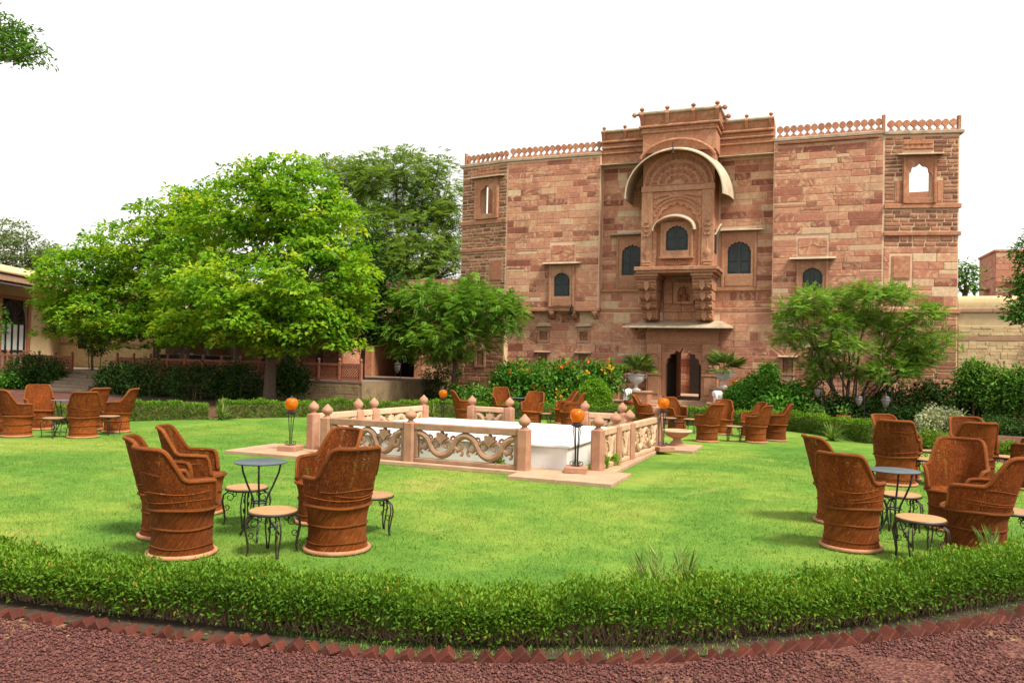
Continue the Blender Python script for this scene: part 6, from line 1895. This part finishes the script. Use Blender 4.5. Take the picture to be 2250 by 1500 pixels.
# left side under the trees
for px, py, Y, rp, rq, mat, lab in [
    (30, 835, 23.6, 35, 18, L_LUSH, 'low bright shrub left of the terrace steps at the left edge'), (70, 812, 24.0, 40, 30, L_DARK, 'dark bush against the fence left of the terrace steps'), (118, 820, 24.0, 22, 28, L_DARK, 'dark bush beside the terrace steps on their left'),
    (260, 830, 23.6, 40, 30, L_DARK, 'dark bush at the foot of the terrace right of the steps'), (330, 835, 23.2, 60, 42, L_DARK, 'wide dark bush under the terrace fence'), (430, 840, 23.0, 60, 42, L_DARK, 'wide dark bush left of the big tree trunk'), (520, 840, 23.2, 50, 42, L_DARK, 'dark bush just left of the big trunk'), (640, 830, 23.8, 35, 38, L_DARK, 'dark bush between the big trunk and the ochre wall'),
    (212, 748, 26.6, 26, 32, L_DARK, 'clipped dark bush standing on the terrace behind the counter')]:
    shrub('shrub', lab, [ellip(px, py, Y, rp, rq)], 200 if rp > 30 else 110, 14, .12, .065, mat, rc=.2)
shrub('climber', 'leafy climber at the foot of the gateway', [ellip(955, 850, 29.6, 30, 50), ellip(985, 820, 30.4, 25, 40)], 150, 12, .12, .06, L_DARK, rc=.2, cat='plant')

# ---- hedges of the lawn
def hedge(name, lab, path, height, width, n, L, W, mat, twig_n=0, thin=0.0, grp='low clipped hedges round the lawn', sprigs=0.0):
    pts = np.array(path); seg = np.linalg.norm(np.diff(pts, axis=0), axis=1); cum = np.concatenate([[0], np.cumsum(seg)])
    o = empty(name, (pts[0, 0], pts[0, 1], 0), 0, lab, 'hedge', grp)
    def at(s):
        i = np.clip(np.searchsorted(cum, s, side='right') - 1, 0, len(seg) - 1); t = (s - cum[i]) / seg[i]
        p = pts[i] * (1 - t[:, None]) + pts[i + 1] * t[:, None]; T = (pts[i + 1] - pts[i]) / seg[i][:, None]
        return p, T, np.stack([-T[:, 1], T[:, 0]], 1)
    s = rng.random(n) * cum[-1]; p, T, Nn = at(s)
    hh = height * (1 + .07 * np.sin(s * 2.3) + .06 * np.sin(s * 6.1 + 1) + .05 * np.sin(s * 13.7) - (.22 * (np.exp(-((s - cum[-1]) / .13) ** 2) + np.exp(-(s / .13) ** 2)) if thin else 0))
    kind = rng.random(n)
    y = rng.uniform(-.5, .5, n) * width; z = rng.random(n) ** (1 - thin * .45) * hh
    onside = kind < .42; ontop = (kind >= .42) & (kind < .78)
    y = np.where(onside, np.sign(rng.random(n) - .5) * width * (.5 + rng.normal(size=n) * .05), y)
    z = np.where(ontop, hh + rng.normal(size=n) * .018 * (height / .3) + np.where(rng.random(n) < sprigs, rng.random(n) * .07, 0), z)
    if thin:                                  # gappy below, where stems show
        low = z / hh; g = .5 + .5 * np.sin(s * 4.3) * np.sin(s * 9.1 + 2)
        keep = rng.random(n) < np.clip(low * 1.45 - .34 + .42 * g, 0, 1); p, T, Nn, y, z, s = [a[keep] for a in (p, T, Nn, y, z, s)]; onside, ontop = onside[keep], ontop[keep]; n = len(s)
    pos = np.concatenate([p + Nn * y[:, None], z[:, None]], 1) - np.array([pts[0, 0], pts[0, 1], 0])
    out = np.zeros((n, 3)); out[:, :2] = Nn * np.sign(y)[:, None] * onside[:, None]; out[:, 2] = ontop * 1.0
    D = unit(rand_dir(n) * .75 + out * .5 + np.array([0, 0, .5])); N = unit(rand_dir(n) * .7 + out * .7 + np.array([0, 0, .35]))
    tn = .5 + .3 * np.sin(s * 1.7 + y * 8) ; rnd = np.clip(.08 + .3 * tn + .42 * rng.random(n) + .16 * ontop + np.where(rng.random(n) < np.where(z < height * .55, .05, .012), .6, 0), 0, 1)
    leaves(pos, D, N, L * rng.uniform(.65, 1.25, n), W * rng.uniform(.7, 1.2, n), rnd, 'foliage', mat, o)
    if twig_n:
        mb = MB(); ss = rng.random(twig_n) * cum[-1]; p, T, Nn = at(ss)
        for i in range(twig_n):
            y0, y1 = random.uniform(-.18, .18) * width, random.uniform(-.5, .5) * width
            a = (p[i] + Nn[i] * y0) - pts[0]; lean = T[i] * random.gauss(0, .13)
            b = a + Nn[i] * (y1 - y0) + lean
            h_ = height * random.uniform(.5, .98)
            mb.tube([(a[0], a[1], 0), ((a[0] * .6 + b[0] * .4), (a[1] * .6 + b[1] * .4), h_ * .5), (b[0], b[1], h_)], [.0055, .0042, .0025], 3, cap=False)
        mb.build('stems', M_TWIG, o)
    else:
        mb = MB()
        core = []
        for (xa, ya), (xb, yb) in zip(path[:-1], path[1:]):
            t_ = Vector((xb - xa, yb - ya)).normalized(); nn = Vector((-t_.y, t_.x)) * width * .36
            q = [(xa - nn.x, ya - nn.y), (xb - nn.x, yb - nn.y), (xb + nn.x, yb + nn.y), (xa + nn.x, ya + nn.y)]
            q = [(x - pts[0, 0], y - pts[0, 1]) for x, y in q]
            core.append(q); mb.add([(x, y, 0) for x, y in q] + [(x, y, height * .86) for x, y in q], [(4, 5, 6, 7), (0, 1, 5, 4), (2, 3, 7, 6)])
        mb.build('woody_core', M_TWIG, o)
    return o
off = []
for i in range(len(line)):
    a, b = Vector(line[max(i - 1, 0)]), Vector(line[min(i + 1, len(line) - 1)]); t_ = (b - a).normalized()
    off.append((line[i][0] - t_.y * .30, line[i][1] + t_.x * .30))
front = [p for p in off if -6.8 < p[0] < 2.4]
k0 = min(range(len(front)), key=lambda i: abs(front[i][0] + 1.62))
hedge('hedge', 'glossy hedge with bare lower stems along the gravel path, left length', front[:k0 + 1], .285, .36, 68000, .035, .015, L_HEDGE, 2000, 1.3, sprigs=.30)
hedge('hedge', 'glossy hedge with bare lower stems along the gravel path, right length', front[k0:], .30, .36, 68000, .035, .015, L_HEDGE, 1800, 1.3, sprigs=.30)
bl1 = smooth_loop([(-16.9, 12.0), (-16.9, 13.4), (-16.4, 14.8), (-15.3, 16.6)], 6, False)
bl2 = smooth_loop([(-15.1, 16.9), (-14.2, 18.2), (-13.1, 19.5), (-11.6, 20.7), (-9.6, 21.6), (-7, 22.4), (-4.9, 22.7)], 6, False)
br1 = smooth_loop([(-4.2, 22.85), (-2.6, 23.1), (-1.2, 22.9), (.0, 21.9), (1.1, 20.2)], 6, False)
hedge('hedge', 'clipped low hedge behind the far left chairs', bl1, .40, .5, 15000, .06, .03, L_HEDGE)
hedge('hedge', 'long clipped hedge across the back left of the lawn', bl2, .40, .5, 34000, .06, .03, L_HEDGE)
hedge('hedge', 'clipped low hedge across the back right of the lawn', br1, .42, .5, 24000, .06, .03, L_HEDGE)
shrub('shrub', 'loose grassy bush at the end of the back right hedge', [ellip(2045, 975, 19.8, 45, 22)], 160, 14, .12, .02, L_HEDGE, rc=.14, tint=.6)
shrub('shrub', 'loose small bush by the right path at the picture edge', [ellip(2220, 998, 18.6, 32, 18)], 120, 14, .09, .03, L_HEDGE, rc=.13, tint=.6)

# ---- palms and spiky tufts
def blades(n, L, spread, W, mat, o, nm, base=(0, 0, 0), arch=.6, seg=3):
    """long narrow leaves arching out of one point"""
    V, Fc, rn = [], [], []
    for i in range(n):
        a = random.uniform(0, 6.283); e = random.uniform(*spread); l_ = L * random.uniform(.7, 1.1)
        dx, dy = math.cos(a), math.sin(a); k = len(V)
        for j in range(seg + 1):
            t = j / seg; r_ = l_ * t * math.cos(e); z = l_ * t * math.sin(e) - arch * l_ * t * t * math.cos(e)
            w = W * (1 - t) ** .7 * .5 + .0005
            V.append((base[0] + dx * r_ - dy * w, base[1] + dy * r_ + dx * w, base[2] + max(z, -.02))); V.append((base[0] + dx * r_ + dy * w, base[1] + dy * r_ - dx * w, base[2] + max(z, -.02)))
        for j in range(seg): Fc.append((k + 2 * j, k + 2 * j + 1, k + 2 * j + 3, k + 2 * j + 2)); rn.append(random.random())
    me = quick_mesh(nm, np.array(V), np.array(Fc), mat, np.array(rn)); return link(nm, me, o)
def tuft(px, py, lab, L=.4, n=40, W=.036, s=(.5, 1.4)):
    p = gnd(px, py); o = empty('palm_tuft', (p.x, p.y, 0), 0, lab, 'palm', 'spiky palm tufts in the hedges')
    blades(n, L, s, W, L_PALM, o, 'leaves'); MB().lathe([(.03, 0), (.025, .05), (.015, .08)], 8).build('stem', M_TWIG, o)
tuft(486, 922, 'spiky palm tuft in the gap of the back left hedge', .7, 90)
tuft(742, 913, 'spiky palm tuft behind the left railing at the back hedge', .62, 60)
tuft(950, 918, 'spiky palm tuft behind the amber lamp at the back hedge', .6, 50)
tuft(1828, 968, 'spiky palm tuft before the back right hedge', .66, 90)
def date_palm(px, py, lab, n=7, L=.34, z=0.0):
    p = gnd(px, py); o = empty('young_date_palm', (p.x, p.y, z), 0, lab, 'palm', 'young date palms at the front hedge')
    PP, DD = [], []
    mb = MB()
    for i in range(n):
        a = random.uniform(0, 6.28); e = random.uniform(.9, 1.35)
        d_ = Vector((math.cos(a) * math.cos(e), math.sin(a) * math.cos(e), math.sin(e)))
        mb.tube([(0, 0, 0), tuple(d_ * L * 1.6)], [.005, .002], 4)
        sd = d_.cross(Vector((0, 0, 1))).normalized()
        for k in range(9):
            for s in (-1, 1): PP.append(tuple(d_ * L * 1.6 * (.35 + .65 * k / 9))); DD.append(tuple(d_ * .95 + sd * s * .45))
    mb.build('stalks', M_TWIG, o)
    PP, DD = np.array(PP), np.array(DD); m = len(PP)
    leaves(PP, DD, rand_dir(m), .14, .012, rng.random(m), 'leaves', L_PALM, o, fold=.1, droop=.03)
p_ = gnd(1478, 1372); date_palm(1478, 1372, 'young date palm poking above the front hedge right of centre', 8, .30)
date_palm(1425, 1372, 'low reddish young palm in the front hedge', 5, .26)
date_palm(2195, 1262, 'young palm beside the front right chair at the hedge', 6, .22)

# ---- small plants at the railing foot
for px, py, lab in ((905, 1018, 'yellow-green sprig at the middle post of the front railing'), (855, 1006, 'tiny sprig left at the foot of the front railing'), (1092, 1036, 'yellow-green sprig at the right end of the front railing'), (1325, 1037, 'low sprig at the front post of the right railing'), (1347, 1030, 'taller sprig on the right railing')):
    p = gnd(px, py); z0 = .07
    shrub('sprig', lab, [(p.x, p.y - .02, z0 + .08, .10, .07, .10)], 26, 9, .045, .028, L_BIG, rc=.05, tint=.5, r=.006, n_stem=3, cat='plant', grp='sprigs growing at the railings')

# ================================================================== DOOR GARDEN: urns, elephants, pots, lanterns
def urn(px, py, Y, s, lab):
    p = fac(px, py, Y); o = empty('white_urn', p, 0, lab, 'urn', 'white urns with fan palms at the palace door')
    MB().cbox(-.17, .17, -.17, .17, 0, .06, .01).build('foot', M_PLASTERW, o)
    MB().lathe([(.14, .06), (.07, .12), (.06, .2), (.09, .25), (.2, .30), (.29, .4), (.32, .52), (.31, .57), (.36, .59), (.37, .63), (.33, .64), (.3, .6), (0, .58)], 22).build('bowl', M_PLASTERW, o, smooth=True)
    for s_ in (-1, 1): MB().tube([(s_ * .31, 0, .5), (s_ * .4, 0, .52), (s_ * .41, 0, .6), (s_ * .34, 0, .6)], .025, 6).build('handle', M_PLASTERW, o)
    o.scale = (s,) * 3
    h_ = .6 * s
    f_ = empty('fan_palm', (p.x, p.y, p.z + h_), 0, 'fan palm growing in the white urn ' + ('left' if px < 1500 else 'right') + ' of the palace door', 'palm', 'fan palms in white urns')
    mb = MB(); V = []; PP, DD, NN = [], [], []
    for i in range(17):
        a = i * 2.4 + random.uniform(-.3, .3); e = random.uniform(.05, 1.35); l_ = random.uniform(.28, .5)
        d_ = Vector((math.cos(a) * math.cos(e), math.sin(a) * math.cos(e), math.sin(e))); tip = d_ * l_
        mb.tube([(0, 0, 0), tuple(tip)], [.012, .007], 4)
        sd = d_.cross(Vector((0, 0, 1))).normalized()
        for k in range(-9, 10):
            an = k * .15; PP.append(tuple(tip)); DD.append(tuple(d_ * math.cos(an) + sd * math.sin(an))); NN.append(tuple(sd.cross(d_)))
    mb.build('stalks', M_TWIG, f_)
    m = len(PP); leaves(np.array(PP), np.array(DD), np.array(NN) + rng.normal(size=(m, 3)) * .1, .55 * rng.uniform(.85, 1.1, m), .045, rng.random(m), 'fronds', L_PALM, f_, fold=.15, droop=.22)
def pedestal(x, y, w, d, h, lab, steps=()):
    o = empty('stone_pedestal', (x, y, 0), 0, lab, 'pedestal', 'stone pedestals beside the palace steps')
    MB().cbox(-w / 2, w / 2, -d / 2, d / 2, 0, h - .07, .012).build('block', M_DRESSED, o); MB().cbox(-w / 2 - .04, w / 2 + .04, -d / 2 - .04, d / 2 + .04, h - .069, h, .012).build('cap', M_SLAB, o)
pl = fac(1397, 858, 29.7); pedestal(pl.x, pl.y + .15, 1.0, .7, pl.z, 'stone pedestal under the left white urn')
pr = fac(1587, 852, 29.9); pedestal(pr.x + .05, pr.y + .15, 1.0, .7, pr.z, 'stone pedestal under the right white urn')
pe = fac(1377, 878, 28.9); pedestal(pe.x, pe.y, .85, .55, pe.z, 'lower stone pedestal under the left white elephant')
pf = fac(1577, 884, 28.9); pedestal(pf.x, pf.y, .65, .5, pf.z, 'lower stone pedestal under the right white elephant')
urn(1397, 858, 29.7, 1.0, 'white urn planter left of the palace door'); urn(1590, 852, 29.9, 1.0, 'white urn planter right of the palace door')
MBq = fac(1352, 880, 29.3); o = empty('stone_pillar', (MBq.x, 29.3, 0), 0, 'short square stone pillar behind the bright round bush', 'pillar'); MB().cbox(-.15, .15, -.15, .15, 0, 1.0, .015).build('shaft', M_DRESSED, o); MB().cbox(-.2, .2, -.2, .2, 1.0, 1.08, .015).build('cap', M_SLAB, o)

def skin_body(name, joints, edges, radii, mat, parent, sub=2):
    me = bpy.data.meshes.new(name); me.from_pydata(joints, edges, []); ob = link(name, me, parent)
    sk = ob.modifiers.new('Skin', 'SKIN'); ss = ob.modifiers.new('Sub', 'SUBSURF'); ss.levels = ss.render_levels = sub
    for i, r_ in enumerate(radii): me.skin_vertices[0].data[i].radius = (r_, r_) if not isinstance(r_, tuple) else r_
    me.skin_vertices[0].data[0].use_root = True
    me.materials.append(mat); sk.use_smooth_shade = True
    return ob
def elephant(p, rz, lab):
    o = empty('elephant_statue', p, rz, lab, 'statue', 'white elephant statues at the palace steps')
    J = [(0, .05, .27), (0, -.08, .28), (0, .17, .25), (0, -.19, .33), (0, -.27, .31), (0, -.31, .22), (0, -.315, .12), (0, -.33, .05), (.08, -.08, .16), (.085, -.09, .02), (-.08, -.08, .16), (-.085, -.09, .02), (.075, .16, .15), (.08, .17, .02), (-.075, .16, .15), (-.08, .17, .02)]
    E_ = [(0, 1), (0, 2), (1, 3), (3, 4), (4, 5), (5, 6), (6, 7), (1, 8), (8, 9), (1, 10), (10, 11), (2, 12), (12, 13), (2, 14), (14, 15)]
    Rr = [.15, .14, .12, .105, .08, .042, .032, .024, .062, .052, .062, .052, .062, .052, .062, .052]
    skin_body('body', J, E_, Rr, M_ELE, o)
    for s in (-1, 1):
        MB().lathe([(0, -.012), (.07, -.008), (.085, 0), (.07, .008), (0, .012)], 10, (0, 0, 0), sy=1.25).build('ear', M_ELE, o, smooth=True).matrix_local = Matrix.Translation((s * .12, -.19, .31)) @ Matrix.Rotation(R(90), 4, 'X') @ Matrix.Rotation(s * R(35), 4, 'Y')
    MB().cbox(-.13, .13, -.3, .24, -.0, .025, .006).build('base', M_ELE, o)
elephant((pe.x, pe.y, pe.z), R(12), 'white marble elephant on the pedestal left of the steps'); elephant((pf.x, pf.y, pf.z), R(0), 'white marble elephant on the pedestal right of the steps')

def pot(px, py, Y, s, lab, plant=True):
    p = fac(px, py, Y); o = empty('terracotta_pot', (p.x, p.y, 0), 0, lab, 'pot', 'terracotta pots along the beds')
    MB().lathe([(.10, 0), (.14, .22), (.165, .23), (.17, .28), (.15, .28), (.14, .24), (0, .23)], 16).build('pot', M_TERRA, o, smooth=True); o.scale = (s,) * 3
    if plant:
        q = empty('potted_plant', (p.x, p.y, .24 * s), 0, 'green plant growing in the ' + lab, 'plant', 'plants in terracotta pots')
        m = 60; leaves(rng.normal(size=(m, 3)) * [.07, .07, .06] + [0, 0, .16], rand_dir(m) + [0, 0, .6], rand_dir(m), .13, .05, rng.random(m), 'foliage', L_MID, q); MB().tube([(0, 0, 0), (0, 0, .15)], .008, 4).build('stem', M_TWIG, q)
pot(1783, 925, 25.3, 1.15, 'terracotta pot leftmost behind the back right hedge'); pot(1803, 925, 25.3, 1.15, 'terracotta pot second behind the back right hedge'); pot(1853, 928, 25.2, 1.2, 'terracotta pot third, right of the palm tuft')
pot(1386, 905, 27.2, 1.5, 'wide terracotta pot below the left elephant')

def lantern(px, ytop, ybot, Y, lab):
    t, b = fac(px, ytop, Y), fac(px, ybot, Y); h_ = t.z - b.z
    o = empty('garden_lantern', (b.x, Y, 0), 0, lab, 'lantern', 'pale glass lanterns under the trees')
    MB().tube([(.16, 0, 0), (.16, 0, t.z + .12), (.08, 0, t.z + .18), (0, 0, t.z + .12)], .014, 5).build('post', M_IRON, o)
    MB().lathe([(.0, b.z), (.04, b.z + .02), (h_ * .22, b.z + h_ * .25), (h_ * .32, b.z + h_ * .62), (h_ * .28, b.z + h_ * .8)], 8).build('glass', M_LANT, o)
    MB().lathe([(h_ * .36, t.z - h_ * .2), (h_ * .3, t.z - h_ * .12), (h_ * .1, t.z), (.0, t.z + .12)], 8).build('cap', M_IRON2, o)
lantern(1887, 868, 892, 26.2, 'pale lantern under the feathery tree, left of two'); lantern(1946, 868, 896, 26.0, 'pale lantern under the feathery tree, right of two'); lantern(1796, 850, 872, 26.6, 'pale lantern left under the feathery tree')
lantern(873, 795, 820, 30.6, 'pale lantern hanging in the dark gateway')
p = fac(857, 880, 30.4); o = empty('stone_urn', (p.x, p.y, 0), 0, 'ribbed stone urn on a foot before the dark gateway', 'urn')
MB().lathe([(.2, 0), (.16, .06), (.08, .16), (.07, .3), (.12, .36)], 16).build('foot', M_DRESSED, o, smooth=True); MB().lathe([(.1, .36), (.2, .44), (.27, .6), (.28, .72), (.32, .74), (.31, .78), (.26, .78), (0, .7)], 24, lobes=16, amp=.05).build('bowl', M_DRESSED, o, smooth=True)

# ================================================================== GRASS BLADES on the nearer lawn
def grass():
    n = 300000
    r_ = rng.random(n); Y = 4.2 + 12.5 * r_ ** 1.6
    X = -14 + 18 * rng.random(n)
    a = np.array(smooth_loop(LAWN, 4)); inside = np.zeros(n, bool)
    x0, y0 = a[:, 0], a[:, 1]; x1, y1 = np.roll(x0, -1), np.roll(y0, -1)
    for i in range(len(a)):
        c = (y0[i] > Y) != (y1[i] > Y)
        inside ^= c & (X < (x1[i] - x0[i]) * (Y - y0[i]) / (y1[i] - y0[i] + 1e-12) + x0[i])
    inside &= ~((X > -9.9) & (X < -2.4) & (Y > 10.9) & (Y < 17.0) & ((Y > 11.4) | (X > -4.45) | (X < -8.1)))
    X, Y = X[inside], Y[inside]; n = len(X)
    f = np.array(fwd)[:2]; q = np.stack([X, Y], 1) @ unit(f); rr = np.stack([X, Y], 1) @ np.array([math.cos(YAW), math.sin(YAW)])
    keep = np.abs(rr / q) < .70; X, Y = X[keep], Y[keep]; n = len(X)
    h_ = rng.uniform(.012, .038, n); w = rng.uniform(.002, .0045, n); an = rng.random(n) * 6.28
    dx, dy = np.cos(an), np.sin(an); le = rng.normal(size=(n, 2)) * .012
    V = np.zeros((n, 3, 3)); V[:, 0] = np.stack([X - dx * w, Y - dy * w, np.full(n, .003)], 1); V[:, 1] = np.stack([X + dx * w, Y + dy * w, np.full(n, .003)], 1); V[:, 2] = np.stack([X + le[:, 0], Y + le[:, 1], h_], 1)
    pat = .5 + .25 * np.sin(X * 1.3 + Y * .7) + .25 * np.sin(X * .6 - Y * 1.1 + 2)
    me = quick_mesh('grass', V.reshape(-1, 3), np.arange(n * 3).reshape(-1, 3), L_GRASS, np.clip(.15 + .35 * pat + .45 * rng.random(n), 0, 1))
    tag(link('grass', me), 'short mown green grass of the lawn', 'grass', kind='stuff')
grass()
# fallen leaves and litter under the front hedge and on the path
def litter():
    n = 500; idx = np.array(line); s = rng.integers(0, len(idx) - 1, n); p = idx[s] + rng.normal(size=(n, 2)) * .02
    T = unit(idx[s + 1] - idx[s]); Nn = np.stack([-T[:, 1], T[:, 0]], 1); d_ = np.where(rng.random(n) < .8, rng.uniform(.06, .5, n), -rng.uniform(.05, .9, n))
    P = np.concatenate([p + Nn * d_[:, None], np.full((n, 1), .012)], 1)
    leaves(P, rand_dir(n) * [1, 1, .15], np.tile([0, 0, 1.0], (n, 1)) + rng.normal(size=(n, 3)) * .2, .035, .016, rng.random(n), 'leaf_litter', simple_litter, None, label='dry fallen leaves along the brick edging', cat='leaves', kind='stuff')
simple_litter = leaf_mat('dry_fallen_leaf', [(0.0, (0.16, 0.09, 0.03)), (0.7, (0.30, 0.20, 0.07)), (1.0, (0.12, 0.17, 0.03))], .2, .7, .2)
litter()
